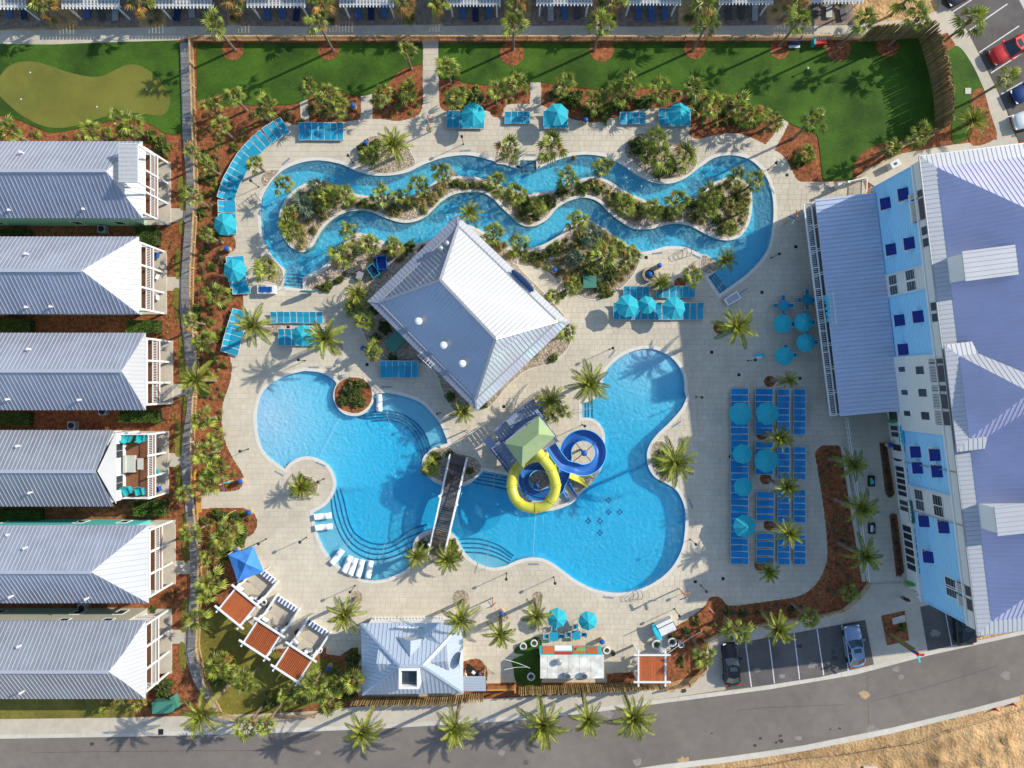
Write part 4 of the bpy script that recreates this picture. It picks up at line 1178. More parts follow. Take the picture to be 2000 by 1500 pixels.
for k, (px, py, z) in enumerate(AW):
    u, _ = FI(px, py, z - .25)
    aw = thing("awning", "navy canvas window awning on the blue condominium wall, %s and %s" % (("upper row" if z > 8 else "lower row"),
        pos(sorted(a[1] for a in AW if (a[2] > 8) == (z > 8)).index(py), 9, "top")), "awning", F(u, 5, z), 0, "navy window awnings on the condominium")
    hw = 10
    mb = MB(); th = Vector((0, 0, -.05))
    P = [F(u - hw, 5, z + .15), F(u + hw, 5, z + .15), F(u + hw, -8, z - .42), F(u - hw, -8, z - .42)]
    mb.add(P + [p + th for p in P], [(0, 1, 2, 3), (7, 6, 5, 4), (0, 4, 5, 1), (1, 5, 6, 2), (2, 6, 7, 3), (3, 7, 4, 0)])
    mb.build("canvas", navy_m, aw)
    mb = MB()
    for du in (-hw, hw):
        mb.bar(F(u + du, 5, z - .65), F(u + du, -8.5, z - .50), .05); mb.bar(F(u + du, 5, z + .1), F(u + du, 5, z - .65), .05)
    mb.bar(F(u - hw, -9, z - .50), F(u + hw, -9, z - .50), .05)
    mb.build("frame", white_m, aw)
    window(condo, F(u, 5, z - 1.1), U, -V, 1.0, 1.2, 1, white_m, depth=.04)
# balconies with white shutters
for k, (y0, y1, z, xx, v) in enumerate(((373,386,12.0,1795,3),(389,430,12.0,1797,3),(703,712,12.0,1815,1),(716,748,12.0,1818,1),(755,766,12.0,1822,1),(772,800,12.0,1824,1),(806,832,12.0,1828,1),(1143,1162,12.0,1888,3),(1168,1190,12.0,1892,3),(705,748,8.0,1795,1) )[:9]):
    u0, _ = FI(xx, y0, z); u1, _ = FI(xx, y1, z)
    zl, zh = 10.75, 12.85
    bal = quadbox(u0, u1, v - 1.2, v + .5, zl, zh).build("balcony", dgrey_m, condo)
    mb = MB()
    for s in range(int((u1 - u0) / 2.6)):
        uu = u0 + 1.3 + s * 2.6
        mb.bar(F(uu, v - 2.4, zl), F(uu, v - 2.4, zl + 1.15), .06)
    mb.bar(F(u0, v - 2.4, zl + 1.2), F(u1, v - 2.4, zl + 1.2), .10); mb.bar(F(u0, v - 2.4, zl), F(u1, v - 2.4, zl), .14)
    mb.build("railing", white_m, bal)
# string courses and downpipes
for uu in (518, 606):
    mb = MB(); mb.bar(F(uu, 2.5, 4.2), F(uu, 2.5, 13.0), .09); mb.build("downpipe", grey2_m, condo)
# storefront glazing
for y0, y1, n in ((803,825,1),(831,856,2),(868,884,1),(912,974,5),(980,1004,2),(1030,1122,6)):
    u0, _ = FI(1745, y0, 1.6); u1, _ = FI(1745, y1, 1.6)
    for k in range(n):
        a = u0 + (u1 - u0) * k / n; b = u0 + (u1 - u0) * (k + 1) / n
        wf = (b - a) * S
        window(condo, F((a + b) / 2, 19, 1.75), U, -V, wf - .16, 2.7, 1, white_m, fw=.07)
# hanging board signs and decorations on the shopfront
def board_sign(label, px, py, z, w, h, cols, tilt=0.0):
    u, v = FI(px, py, z)
    r = thing("shop_sign", label, "sign", F(u, 3, z))
    MB().bar(F(u - w / S / 2, 1.5, z), F(u + w / S / 2, 1.5, z), .12, h).build("board", cols[0], r)
    q = MB(); 
    n = 5
    for i in range(n):
        a = u - w / S * .42 + w / S * .84 * i / n
        q.bar(F(a, .1, z), F(a + w / S * .10, .1, z + .1 * (i % 2)), .05, h * .45)
    q.build("lettering", cols[1], r)
    return r
cyan_p = M("cyan paint", (0.03, 0.50, 0.66), 0.5, 0.05); dgreen = M("dark green paint", (0.03, 0.13, 0.10), 0.5, 0.1); navyp = M("navy paint", (0.01, 0.02, 0.07), 0.5, 0.1)
redp = M("red paint", (0.50, 0.03, 0.02), 0.45, 0.05); yelp = M("yellow paint", (0.62, 0.52, 0.04), 0.5, 0.05); pinkp = M("pink paint", (0.62, 0.22, 0.22), 0.5, 0.06)
orp = M("orange paint", (0.62, 0.20, 0.03), 0.5, 0.06); greenp = M("green paint", (0.10, 0.42, 0.12), 0.5, 0.06); tealp = M("teal paint", (0.02, 0.36, 0.38), 0.5, 0.06)
board_sign("long cyan framed shop sign below the blue condominium wall", 1758, 849, 4.1, 2.1, .8, (cyan_p, navyp))
board_sign("dark green shop sign with white trim over the shop doors", 1771, 1000, 4.2, 2.4, .7, (dgreen, white_m))

# low restaurant wing
rest = thing("restaurant_building", "low restaurant wing with long pale blue grey metal roof", "building", I(1665, 600, 2))
P = [I(1592, 389, 3.8), I(1710, 376, 4.6), I(1761, 802, 4.6), I(1641, 813, 3.8)]
rest_m = M('blue grey roof', (0.52, 0.57, 0.70), 0.42, 0.04, 0.5, 0.03, 3, metal=0.2, spec=0.5, patch=0.06)
e = MB(); slope(rest, e, P, 0.46, rest_m, run=(P[1] - P[0])); e.build("seam", seam_m, rest, kind="stuff")
b0, b1 = P[0], P[3]
q0, q1, q2, q3 = P
mb = MB().prism([(q0.x + .55, q0.y - .4), (q1.x + .3, q1.y - .4), (q2.x + .3, q2.y + .4), (q3.x + .55, q3.y + .4)], 0.02, 3.6); mb.build("wall", dgrey_m, rest)
dirv = (q3 - q0).normalized(); outv = Vector((-dirv.y * -1, dirv.x * -1, 0)) if False else Vector((-abs(dirv.y), dirv.x * -1 * (1 if dirv.y < 0 else -1), 0)).normalized()
outv = Vector((dirv.y, -dirv.x, 0)).normalized()
if outv.x > 0: outv = -outv
for k in range(9):
    c = q0.lerp(q3, (k + .5) / 9); c = Vector((c.x, c.y, 1.9)) - outv * .55
    window(rest, c, dirv, outv, 2.25, 3.2, 1, white_m, fw=.09)
# slatted sunshade in front of the restaurant
tre = thing("trellis", "long narrow white slatted sunshade along the restaurant front", "trellis", I(1595, 610, 0))
t0, t1 = I(1570, 400, 3.2), I(1622, 812, 3.2); t2, t3 = I(1584, 398, 3.2), I(1634, 811, 3.2)
mb = MB(); mb.bar(t0, t1, .12, .14); mb.build("rail", white_m, tre)
mb = MB(); mb.bar(t2, t3, .12, .14); mb.build("rail", white_m, tre)
n = 110; sl = MB()
mrail = MB()
for k in range(n + 1):
    p, q = t0.lerp(t1, k / n), t2.lerp(t3, k / n)
    q = p.lerp(q, .72)
    if k % 11 == 0:
        MB().bar(p, t2.lerp(t3, k / n), .12, .12).build("bracket", white_m, tre)
    else:
        MB().bar(p, q, .05, .05).build("slat", white_m, tre)
# the letters on its roof edge
sg = thing("roof_sign", "teal letters reading CHILL standing on the restaurant roof edge", "sign", I(1612, 603, 4))
def text_mesh(body, size, ext):
    cu = bpy.data.curves.new("lettering", 'FONT'); cu.body = body; cu.size = size; cu.extrude = ext; cu.offset = 0.02
    to = bpy.data.objects.new("lettering", cu); scene.collection.objects.link(to)
    dg = bpy.context.evaluated_depsgraph_get()
    me = bpy.data.meshes.new_from_object(to.evaluated_get(dg))
    bpy.data.objects.remove(to)
    me.name = "lettering"
    return me
a, b = I(1610, 577, 4.3), I(1617, 630, 4.3)
dd = (b - a).normalized()
for k, ch in enumerate("CHILL"):
    me = text_mesh(ch, 1.05, .07); me.materials.clear(); me.materials.append(cyan_p)
    o = bpy.data.objects.new("letter", me); scene.collection.objects.link(o); o.parent = sg
    p = a.lerp(b, (0, .25, .47, .60, .80)[k])
    yv = Vector((-outv.x * .0, 0, 1)); xv = dd; zv = xv.cross(yv)
    o.matrix_local = Matrix.Translation(p - wloc(sg)) @ Matrix((xv, yv, zv)).transposed().to_4x4()
mb = MB()
for z in (4.25, 5.2):
    mb.bar(Vector((a.x + .5, a.y + .3, z)), Vector((b.x + .5, b.y - .3, z)), .06)
for f_ in (0, 1):
    p = a.lerp(b, f_)
    mb.bar(Vector((p.x + .45, p.y, 4.2)), Vector((p.x + .5, p.y, 5.3)), .07); mb.bar(Vector((p.x + .5, p.y, 5.2)), Vector((p.x + 1.3, p.y, 4.3)), .06)
mb.build("support", white_m, sg)

# ------------------------------------------------------------------ central pavilion
pav = thing("pavilion_building", "central poolside pavilion with diagonal grey metal hip roof, sunlit northeast slope", "building", G(918, 617))
Ez = 4.0
c_top, c_rgt, c_bot, c_lft = I(893,420,Ez), I(1112,630,Ez), I(931,803,Ez), I(718,588,Ez)
ctr = (c_top + c_rgt + c_bot + c_lft) / 4
def inn(p, k, z): q = ctr + (p - ctr) * k; return Vector((q.x, q.y, z))
zi = 4.25; B = [inn(p, .88, zi) for p in (c_top, c_rgt, c_bot, c_lft)]
Rz = 7.9
r1, r2 = I(860, 547, Rz), I(968, 661, Rz)
s1, s2 = MB(), MB()
crn = [c_top, c_rgt, c_bot, c_lft]
sheen_roof_m = M("sheen-tinted roof", (0.56, 0.54, 0.60), 0.35, 0.05, 0.35, 0.02, 3, metal=0.25, spec=0.5, col2=(0.60, 0.70, 0.68))  # pink and green sheen put into the base colour
for i, mt, ss in ((0, sunlit_roof_m, s1), (1, sheen_roof_m, s2), (2, roof_m, s2), (3, roof_m, s2)):
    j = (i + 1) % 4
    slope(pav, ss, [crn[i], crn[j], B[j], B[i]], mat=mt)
zd = 6.3; fr = (zd - zi) / (Rz - zi)
g1a, g1b = B[3].lerp(r1, fr), B[0].lerp(r1, fr)     # NW dutch line
g2a, g2b = B[1].lerp(r2, fr), B[2].lerp(r2, fr)
slope(pav, s1, [B[0], B[1], r2, r1], mat=sunlit_roof_m)                # NE, sunlight put into the roof colour
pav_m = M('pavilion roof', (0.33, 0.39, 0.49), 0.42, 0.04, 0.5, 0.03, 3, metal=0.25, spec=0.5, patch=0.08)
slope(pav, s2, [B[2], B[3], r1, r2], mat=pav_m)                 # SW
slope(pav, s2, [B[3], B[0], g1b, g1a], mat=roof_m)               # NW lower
slope(pav, s2, [B[1], B[2], g2b, g2a], mat=sheen_roof_m)
nw = (r1 - r2).normalized()
MB().prism([(p.x, p.y) for p in (g1a + nw * .02, g1b + nw * .02, r1)], zd - .1, zd + .02).build("gablet", croof_m, pav)
slope(pav, s2, [g1a + Vector((0, 0, .0)), g1b, r1], mat=roof_m); slope(pav, s2, [g2a, g2b, r2], mat=sheen_roof_m)
s2.build("seam", seam_m, pav, kind="stuff"); s1.build("seam", wseam_m, pav, kind="stuff")
flash = MB()
for p, q in ((B[0], r1), (B[3], r1), (B[1], r2), (B[2], r2), (r1, r2)):
    flash.bar(p + Vector((0, 0, .06)), q + Vector((0, 0, .06)), .28, .05)
for i in range(4):
    flash.bar(B[i] + Vector((0, 0, .06)), B[(i + 1) % 4] + Vector((0, 0, .06)), .18, .04); flash.bar(crn[i], B[i] + Vector((0, 0, .05)), .2, .05)
flash.build("ridge_cap", grey2_m, pav)
MB().prism([(inn(p, .90, 0).x, inn(p, .90, 0).y) for p in crn], 0, 3.85).build("wall", grey_m, pav)
def sw_z(px, py, base):
    return base
for px, py, z in ((817,627,5.35),(866,674,5.35),(903,710,5.2)):
    c = I(px, py, z + .9)
    MB().lathe((c.x, c.y, z - .35), [(.30, 0), (.30, .9), (.38, .95), (.38, 1.15), (.2, 1.25)], 16).build("roof_vent", white_m, pav, smooth=False)
for px, py in ((872,475),(860,485)):
    c = I(px, py, 5.6); MB().lathe((c.x, c.y, 4.8), [(.12, 0), (.12, .7), (.28, .75), (.28, .95), (.1, 1.1)], 12).build("roof_vent", grey2_m, pav)
ovs = thing("oval_sign", "dark blue oval sign mounted on the northeast edge of the pavilion roof", "sign", I(1020, 547, 4.5))
c = I(1020, 549, 4.4); axis = (c_rgt - c_top).normalized(); nn_ = Vector((axis.y, -axis.x, 0)); nn_ = -nn_ if nn_.y < 0 else nn_
mb = MB(); ring = []
for i in range(24):
    a = 2 * math.pi * i / 24
    ring.append(c + axis * (1.6 * math.cos(a)) + (Vector((0, 0, 1)) * .55 + nn_ * .35) * math.sin(a) * .8)
mb.add(ring + [p + nn_ * .12 for p in ring], [tuple(range(24)), tuple(reversed(range(24, 48)))] + [(i, (i + 1) % 24, 24 + (i + 1) % 24, 24 + i) for i in range(24)])
mb.build("board", bsteel_m, ovs)
lad = thing("ladder", "white roof ladder lying on the pavilion southwest eave", "ladder", I(835, 705, 4.2))
la, lb = I(818, 690, 4.35), I(846, 716, 4.35); pr_ = Vector((-(lb - la).y, (lb - la).x, 0)).normalized() * .25
mb = MB(); mb.bar(la - pr_, lb - pr_, .05); mb.bar(la + pr_, lb + pr_, .05)
for k in range(6):
    p = la.lerp(lb, (k + .5) / 6); mb.bar(p - pr_, p + pr_, .04)
mb.build("rungs", white_m, lad)

# ------------------------------------------------------------------ snack bar building in the south
sn = thing("snack_bar", "snack bar building with pale blue hip roof and square white cupola", "building", G(806, 1280))
Ez = 3.6
A0, A1, A2, A3 = I(705,1218,Ez), I(904,1216,Ez), I(905,1353,Ez), I(708,1357,Ez)
Rz = 6.2; ra, rb_ = I(781, 1300, Rz), I(826, 1300, Rz)
s1 = MB()
snr = M("snack roof", (0.42, 0.49, 0.57), 0.42, 0.04, 0.5, 0.03, 3, metal=0.25, spec=0.5)
slope(sn, s1, [A0, A1, rb_, ra], mat=snr); slope(sn, s1, [A1, A2, rb_], mat=snr); slope(sn, s1, [A2, A3, ra, rb_], mat=snr); slope(sn, s1, [A3, A0, ra], mat=snr)
# three small cross gables
def gablet(tip, b1, b2, zt):
    t = I(*tip, zt)
    return t
def cross(apex_out, w, apex_in, z, zlow):
    ao, ai = I(*apex_out, z), I(*apex_in, z)
    dr = (ai - ao).normalized(); sd = Vector((-dr.y, dr.x, 0)) * (w / 2)
    l, r = Vector((ao.x, ao.y, zlow)) + sd, Vector((ao.x, ao.y, zlow)) - sd
    slope(sn, s1, [ao, l, ai], mat=snr, name="gable_roof"); slope(sn, s1, [ao, r, ai], mat=snr, name="gable_roof")
    mb = MB(); mb.add([ao - Vector((0, 0, .02)), l, r], [(0, 1, 2)]); mb.add([ao - Vector((0, 0, .02)), r, l], [(0, 1, 2)]); mb.build("gable_wall", white_m, sn)
cross((802,1252), 3.1, (801,1283), 5.75, 4.65)
cross((735,1296), 3.0, (768,1297), 5.75, 4.65)
cross((873,1291), 2.8, (841,1294), 5.75, 4.65)
s1.build("seam", seam_m, sn, kind="stuff")
fl = MB()
for p, q in ((A0, ra), (A3, ra), (A1, rb_), (A2, rb_), (ra, rb_)):
    fl.bar(p + Vector((0, 0, .06)), q + Vector((0, 0, .06)), .25, .05)
fl.build("ridge_cap", snr, sn)
MB().prism([(A0.x + .5, A0.y - .5), (A1.x - .5, A1.y - .5), (A2.x - .5, A2.y + .5), (A3.x + .5, A3.y + .5)], 0, 3.45).build("wall", white_m, sn)
c = I(800, 1322, 6.0)
cu = MB()
for x0, x1, y0, y1 in ((-1.05, 1.05, .82, 1.05), (-1.05, 1.05, -1.05, -.82), (-1.05, -.82, -.82, .82), (.82, 1.05, -.82, .82)):
    cu.box(c.x + x0, c.x + x1, c.y + y0, c.y + y1, 4.6, 6.5)
cu.build("cupola", white_m, sn)
MB().box(c.x - .81, c.x + .81, c.y - .81, c.y + .81, 4.4, 5.9).build("cupola_glass", glass_m, sn)
e = MB(); MB().prism([(q.x, q.y) for q in (I(904,1322,2.8), I(948,1322,2.8), I(949,1350,2.8), I(905,1350,2.8))], 2.62, 2.8).build("lean_to_roof", snr, sn)
for k in range(6):
    y_ = 1325 + k * 4.6
    e.bar(I(905, y_, 2.82), I(948, y_, 2.82), .05, .05)
e.build("lean_to_seam", seam_m, sn)
for p in ((907,1324),(946,1324),(907,1348),(946,1348)):
    q = I(*p, 2.6); MB().bar((q.x, q.y, 0.03), (q.x, q.y, 2.6), .1).build("post", wood_m, sn)
sgn = thing("oval_sign", "white oval sign with green marks on the east side of the snack bar roof", "sign", I(899, 1288, 4.3))
c = I(899, 1288, 4.4)
MB().lathe((0, 0, 0), [(.01, -.05), (.75, -.05), (.75, .05), (.01, .05)], 24).build("board", white_m, sgn, local=True)
g_ = MB().lathe((0, 0, 0), [(.01, .052), (.35, .052), (.35, .07), (.01, .07)], 16).build("emblem", greenp, sgn, local=True)
sgn.location = c; sgn.rotation_euler = (math.radians(90), 0, math.radians(80)); sgn.scale = (1.1, 1, 1)
rs = thing("script_sign", "white script sign with green leaf on the snack bar roof above the terrace", "sign", I(803, 1224, 4.2))
mb = MB(); rr = random.Random(4); p0 = I(777, 1224, 4.5); p1 = I(830, 1227, 4.5)
pa = [p0.lerp(p1, k / 26) + Vector((0, 0, .28 * math.sin(k * 1.9) + .05 * rr.random())) for k in range(20)]
mb.tube(pa, .05, 6); mb.build("script", white_m, rs)
MB().lathe(tuple(p0.lerp(p1, .86)), [(.02, -.15), (.28, 0), (.02, .2)], 8, sx=1.4, sy=.3).build("leaf", greenp, rs)

# ------------------------------------------------------------------ food trailer
tr = thing("food_trailer", "white roofed food trailer with orange and teal serving side", "trailer", G(1118, 1300))
Z = 2.9
a, b = I(1055, 1279, Z), I(1180, 1325, Z)
n = 6
xs_ = [1055, 1069, 1090, 1111, 1132, 1154, 1180]
panel_m = M("dirty white roof", (0.60, 0.585, 0.53), 0.6, 0.10, 1.2, 0.1, 10, patch=0.25, pscale=0.9)
for k in range(6):
    x0, x1 = I(xs_[k], 0, Z).x, I(xs_[k + 1], 0, Z).x
    MB().box(x0 + .012, x1 - .012, b.y, a.y, Z - .1, Z).build("roof_panel", panel_m, tr)
MB().box(a.x + .1, b.x - .1, b.y + .1, a.y - .1, .5, Z - .11).build("body", white_m, tr)
# sloped serving side facing north: teal band with orange panels
y1 = I(0, 1260, 1.7).y
def face(x0, x1, t0, t1, off, mat, nm):
    p = lambda x, t: Vector((I(x, 0, Z).x, a.y + (y1 - a.y) * t, Z - .02 - (Z - 1.9) * t)) + Vector((0, .02, .03)) * off
    mb = MB(); q = [p(x0, t0), p(x1, t0), p(x1, t1), p(x0, t1)]
    mb.add(q + [v_ - Vector((0, 0, .06)) for v_ in q], [(0, 1, 2, 3), (7, 6, 5, 4), (0, 4, 5, 1), (1, 5, 6, 2), (2, 6, 7, 3), (3, 7, 4, 0)])
    return mb.build(nm, mat, tr)
face(1054, 1176, 0.0, 1.0, 0, tealp, "side_panel")
for x0, x1 in ((1060,1083),(1120,1143),(1146,1169)): face(x0, x1, .12, .92, 1.5, orp if False else orange_m, "side_panel")
face(1084, 1118, 0.45, 1.0, 1.6, white_m, "serving_awning"); face(1084, 1118, .22, .30, 1.7, redp, "awning_stripe"); face(1084, 1118, .02, .2, 1.6, redp, "awning_stripe")
mb = MB(); c = I(1135, 1269, 2.5); mb.lathe((c.x, c.y, 2.42), [(.01, 0), (.55, 0), (.55, .06), (.01, .06)], 20, sy=.45).build("emblem", greenp, tr)
for px, py, r in ((1092,1294,.36),(1109,1321,.38),(1142,1321,.38)):
    c = I(px, py, Z + .5)
    MB().lathe((c.x, c.y, Z), [(r * .6, 0), (r * .6, .25), (r, .28), (r, .42), (r * .75, .52)], 18).build("roof_fan", grey2_m, tr)
    MB().lathe((c.x, c.y, Z), [(r * .72, .521), (r * .5, .56)], 18).build("fan_cap", dgrey_m if py > 1300 else grey2_m, tr)
for x in (1085, 1150):
    q = I(x, 1322, 0.4); MB().bar((q.x, q.y - .05, .36), (q.x, q.y + .2, .36), .7, .7).build("wheel", dark_m, tr)

# ------------------------------------------------------------------ cabanas
def cabana(label, c, half, ang, slats=15, front=True, wcur=True, seed=1):
    Z = 2.7
    c0 = I(*c, Z)
    r = thing("cabana", label, "cabana", (c0.x, c0.y, 0), ang, "white framed cabanas with terracotta slatted roofs")
    h = half
    for sx in (-1, 1):
        MB().box(sx * h - .09, sx * h + .09, -h - .55, h + .55, Z, Z + .16).build("beam", white_m, r, local=True)
        MB().box(-h - .55, h + .55, sx * h - .09, sx * h + .09, Z + .165, Z + .31).build("beam", white_m, r, local=True)
        for sy in (-1, 1):
            MB().box(sx * h - .1, sx * h + .1, sy * h - .1, sy * h + .1, 0, Z - .003).build("post", white_m, r, local=True)
    for k in range(slats):
        x = -h + .12 + (2 * h - .24) * (k + .5) / slats
        w = (2 * h - .24) / slats * (.86 if slats > 15 else .62)
        MB().box(x - w / 2, x + w / 2, -h + .1, h - .1, Z + .02, Z + .10).build("slat", orange_m, r, local=True)
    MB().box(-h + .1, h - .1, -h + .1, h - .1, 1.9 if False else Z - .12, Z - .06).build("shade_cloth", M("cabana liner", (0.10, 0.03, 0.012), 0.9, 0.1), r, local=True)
    for sy in (-1, 1):
        MB().tube([(h * .9, sy * h - .0, .2 + .2 * k) for k in range(12)], [.16, .13, .12, .12, .13, .12, .1, .1, .12, .14, .16, .18], 8).build("curtain", wfab_m, r, local=True)
    if front:
        # front terrace low wall, striped bench roller and seats
        MB().box(-h, h, h + .1, h + 2.3, .02, .06).build("terrace", conc_m, r, local=True)
        for sx in (-1, 1): MB().box(sx * h - .12, sx * h + .12, h + .12, h + 2.3, .0, .85).build("side_wall", white_m, r, local=True)
        for k in range(12):
            x = -h + .2 + (2 * h - .5) * k / 12
            MB().box(x, x + (2 * h - .5) / 12 * .96, h + 1.75, h + 2.3, .42, .5).build("curtain_stripe", bsteel_m if k % 2 == 0 else white_m, r, local=True)
        MB().box(-h + .2, h - .3, h + 1.8, h + 2.25, .06, .415).build("bench_base", white_m, r, local=True)
    return r
ca_ = math.radians(-39)
cabana("cabana with fully closed orange roof, closest to the blue canopy tent", (466, 1184), 1.45, ca_, 26)
cabana("middle of the three diagonal cabanas beside the west lawn", (513, 1246), 1.45, math.radians(-33), 13)
cabana("southernmost of the three diagonal cabanas beside the west lawn", (575, 1294), 1.45, math.radians(-33), 13)
cabana("square cabana with rust slatted roof beside the food trailer", (1273, 1304), 1.45, 0.0, 16, False)
for n_, (x, y, lab) in enumerate(((470,1152,"first"),(518,1212,"second"),(576,1256,"third"))):
    for m_, (dx, dy) in enumerate(((0, 0), (26, 22), (30, 16))):
        q = thing("patio_chair", "white cushioned lounge chair in front of the %s diagonal cabana, %s" % (lab, pos(m_, 3)), "chair", G(x + dx, y + dy), math.radians(-35 + 60 * m_), "chairs in front of the diagonal cabanas")
        MB().box(-.33, .33, -.33, .3, .2, .42).build("seat", wfab_m, q, local=True)
        MB().box(-.33, .33, .3, .42, .2, .85).build("backrest", wfab_m, q, local=True)
        for s_ in (-1, 1): MB().box(s_ * .38 - .05, s_ * .38 + .05, -.33, .42, .0, .58).build("armrest", grey2_m, q, local=True)

# blue canopy tent
tt = thing("canopy_tent", "blue square pop up canopy tent at the west pool deck", "tent", G(482, 1100))
Z = 2.3
P = [I(445,1083,Z), I(494,1068,Z), I(514,1117,Z), I(464,1137,Z)]; ap = I(480, 1101, 3.3)
for i in range(4):
    j = (i + 1) % 4; mid1 = P[i].lerp(ap, .5) - Vector((0, 0, .12)); mid2 = P[j].lerp(ap, .5) - Vector((0, 0, .12)); em = P[i].lerp(P[j], .5) - (P[i].lerp(P[j], .5) - ap) * .03
    em.z = Z + .02
    mb = MB(); dn = Vector((0, 0, -.25)); qm = mid1.lerp(mid2, .5) - Vector((0, 0, .06))
    mb.add([P[i], em, P[j], mid2, qm, mid1, ap, P[i] + dn, em + dn, P[j] + dn], [(0, 1, 4, 5), (1, 2, 3, 4), (5, 4, 6), (4, 3, 6), (7, 8, 1, 0), (8, 9, 2, 1)])
    mb.build("canopy_panel", tent_m, tt, smooth=False)
    MB().bar(Vector((P[i].x, P[i].y, 0)), P[i], .06).build("leg", white_m, tt)

# ------------------------------------------------------------------ footbridge
br = thing("footbridge", "arched dark wood footbridge with white railings crossing the pool", "bridge", G(874, 985))
n = 46
cl = lambda t, off: (lambda x, y, z: I(x, y, z))(896 + (852 - 896) * t + off * (14.5 - 1.5 * t), 890 + (1083 - 890) * t + off * 3.2, .35 + 1.35 * math.sin(math.pi * t))
for k in range(n):
    t0, t1 = k / n, (k + .86) / n
    p = [cl(t0, -1), cl(t0, 1), cl(t1, 1), cl(t1, -1)]
    mb = MB(); mb.add(p + [q - Vector((0, 0, .07)) for q in p], [(3, 2, 1, 0), (4, 5, 6, 7), (0, 1, 5, 4), (2, 3, 7, 6), (1, 2, 6, 5), (3, 0, 4, 7)])
    mb.build("plank", bwood_m, br)
for s_ in (-1, 1):
    up = Vector((0, 0, 1))
    MB().tube([cl(k / 16, s_ * 1.12) - up * .1 for k in range(17)], .13, 6).build("side_beam", white_m, br)
    MB().tube([cl(k / 16, s_ * 1.12) + up * 1.0 for k in range(17)], .07, 6).build("handrail", white_m, br)
    for k in range(9):
        MB().bar(cl(k / 8, s_ * 1.12) - up * .1, cl(k / 8, s_ * 1.12) + up * 1.0, .1).build("post", white_m, br)
    mb = MB()
    for k in range(64):
        t = k / 64; mb.bar(cl(t, s_ * 1.12), cl(t, s_ * 1.12) + up * 1.0, .03)
    mb.build("baluster", white_m, br, kind="stuff")
    for t in (0.42, .9) if s_ < 0 else (0.46, .97):
        q = cl(t, s_ * 1.25) + up * .9; MB().lathe(tuple(q), [(.02, -.2), (.16, -.1), (.18, .1), (.05, .22)], 10).build("lamp", wfab_m, br)

# ------------------------------------------------------------------ water slides
tw = thing("slide_tower", "blue steel stair tower with sage green shade sail above the slides", "slide tower", G(1010, 850))
Zp = 5.2
SC = [(985,866),(1053,813),(1085,852),(1019,912)]
Zs = 8.2
crs = [I(*p, Zs) for p in SC]; g1, g2 = I(1021, 873, Zs + 1.3), I(1052, 848, Zs + 1.3)
for q in ([crs[0], crs[1], g2, g1], [crs[1], crs[2], g2], [crs[2], crs[3], g1, g2], [crs[3], crs[0], g1]):
    mb = MB(); mb.add(q, [tuple(range(len(q)))]); mb.build("shade_panel", sail_m, tw)
for q in crs:
    MB().bar(Vector((q.x, q.y, 0)), q, .16).build("column", bsteel_m, tw)
plat = [I(*p, Zp) for p in ((985,860),(1052,806),(1090,862),(1022,905))]
MB().prism([(q.x, q.y) for q in plat], Zp - .2, Zp).build("platform", grey2_m, tw)
for i in (0, 1, 3):
    j = (i + 1) % 4; railing(tw, plat[i], plat[j], Zp, 1.1, bsteel_m, .2)
# stair flights: rows of steps along the long side and the short west side
def flight(a, b, z0, z1, w, n):
    a = I(*a, z0); b = I(*b, z1); dr = Vector((b.x - a.x, b.y - a.y, 0)).normalized(); sd = Vector((-dr.y, dr.x, 0)) * w / 2
    for k in range(n):
        p = a.lerp(b, k / n); q = a.lerp(b, (k + .9) / n)
        MB().prism([((p - sd).x, (p - sd).y), ((p + sd).x, (p + sd).y), ((q + sd).x, (q + sd).y), ((q - sd).x, (q - sd).y)], p.z - .06, p.z).build("tread", stair_m, tw)
    for s_ in (-1, 1):
        MB().bar(a + sd * s_, b + sd * s_, .08, .25).build("stringer", bsteel_m, tw)
        MB().bar(a + sd * s_ + Vector((0, 0, 1)), b + sd * s_ + Vector((0, 0, 1)), .06).build("handrail", bsteel_m, tw)
        for k in range(6):
            p = a.lerp(b, k / 5) + sd * s_; MB().bar(p, p + Vector((0, 0, 1)), .05).build("baluster", bsteel_m, tw)
stair_m = M("stair steel", (0.22, 0.27, 0.36), 0.45, 0.1, 2.0, 0.1)
flight((1050,790), (970,852), 1.9, 3.4, 1.5, 16)
flight((966,862), (1003,912), 0.3, 1.9, 1.6, 12)
flight((1003,905), (975,868), 3.4, 4.3, 1.4, 8)
flight((1000,850), (1056,806), 4.3, Zp, 1.2, 10)
for cxy in ((1060,783),(955,858)):
    q = [I(cxy[0] + dx, cxy[1] + dy, 1.9 if cxy[0] > 1000 else 3.4) for dx, dy in ((-12, 2), (2, -8), (14, 10), (0, 20))]
    MB().prism([(p.x, p.y) for p in q], q[0].z - .1, q[0].z).build("landing", stair_m, tw)
def sm_path(pts, n=8):
    out = []; m = len(pts)
    for i in range(m - 1):
        p0 = Vector(pts[max(i - 1, 0)]); p1 = Vector(pts[i]); p2 = Vector(pts[i + 1]); p3 = Vector(pts[min(i + 2, m - 1)])
        for k in range(n):
            t = k / n
            out.append(0.5 * ((2 * p1) + (p2 - p0) * t + (2 * p0 - 5 * p1 + 4 * p2 - p3) * t * t + (3 * p1 - p0 - 3 * p2 + p3) * t ** 3))
    out.append(Vector(pts[-1]))
    return out
def circ(cx, cy, r, a0, a1, n): return [(cx + r * math.cos(math.radians(a0 + (a1 - a0) * k / n)), cy + r * math.sin(math.radians(a0 + (a1 - a0) * k / n))) for k in range(n + 1)]
def with_z(pts, z0, z1):
    n = len(pts); return [I(x, y, z0 + (z1 - z0) * k / (n - 1)) for k, (x, y) in enumerate(pts)]
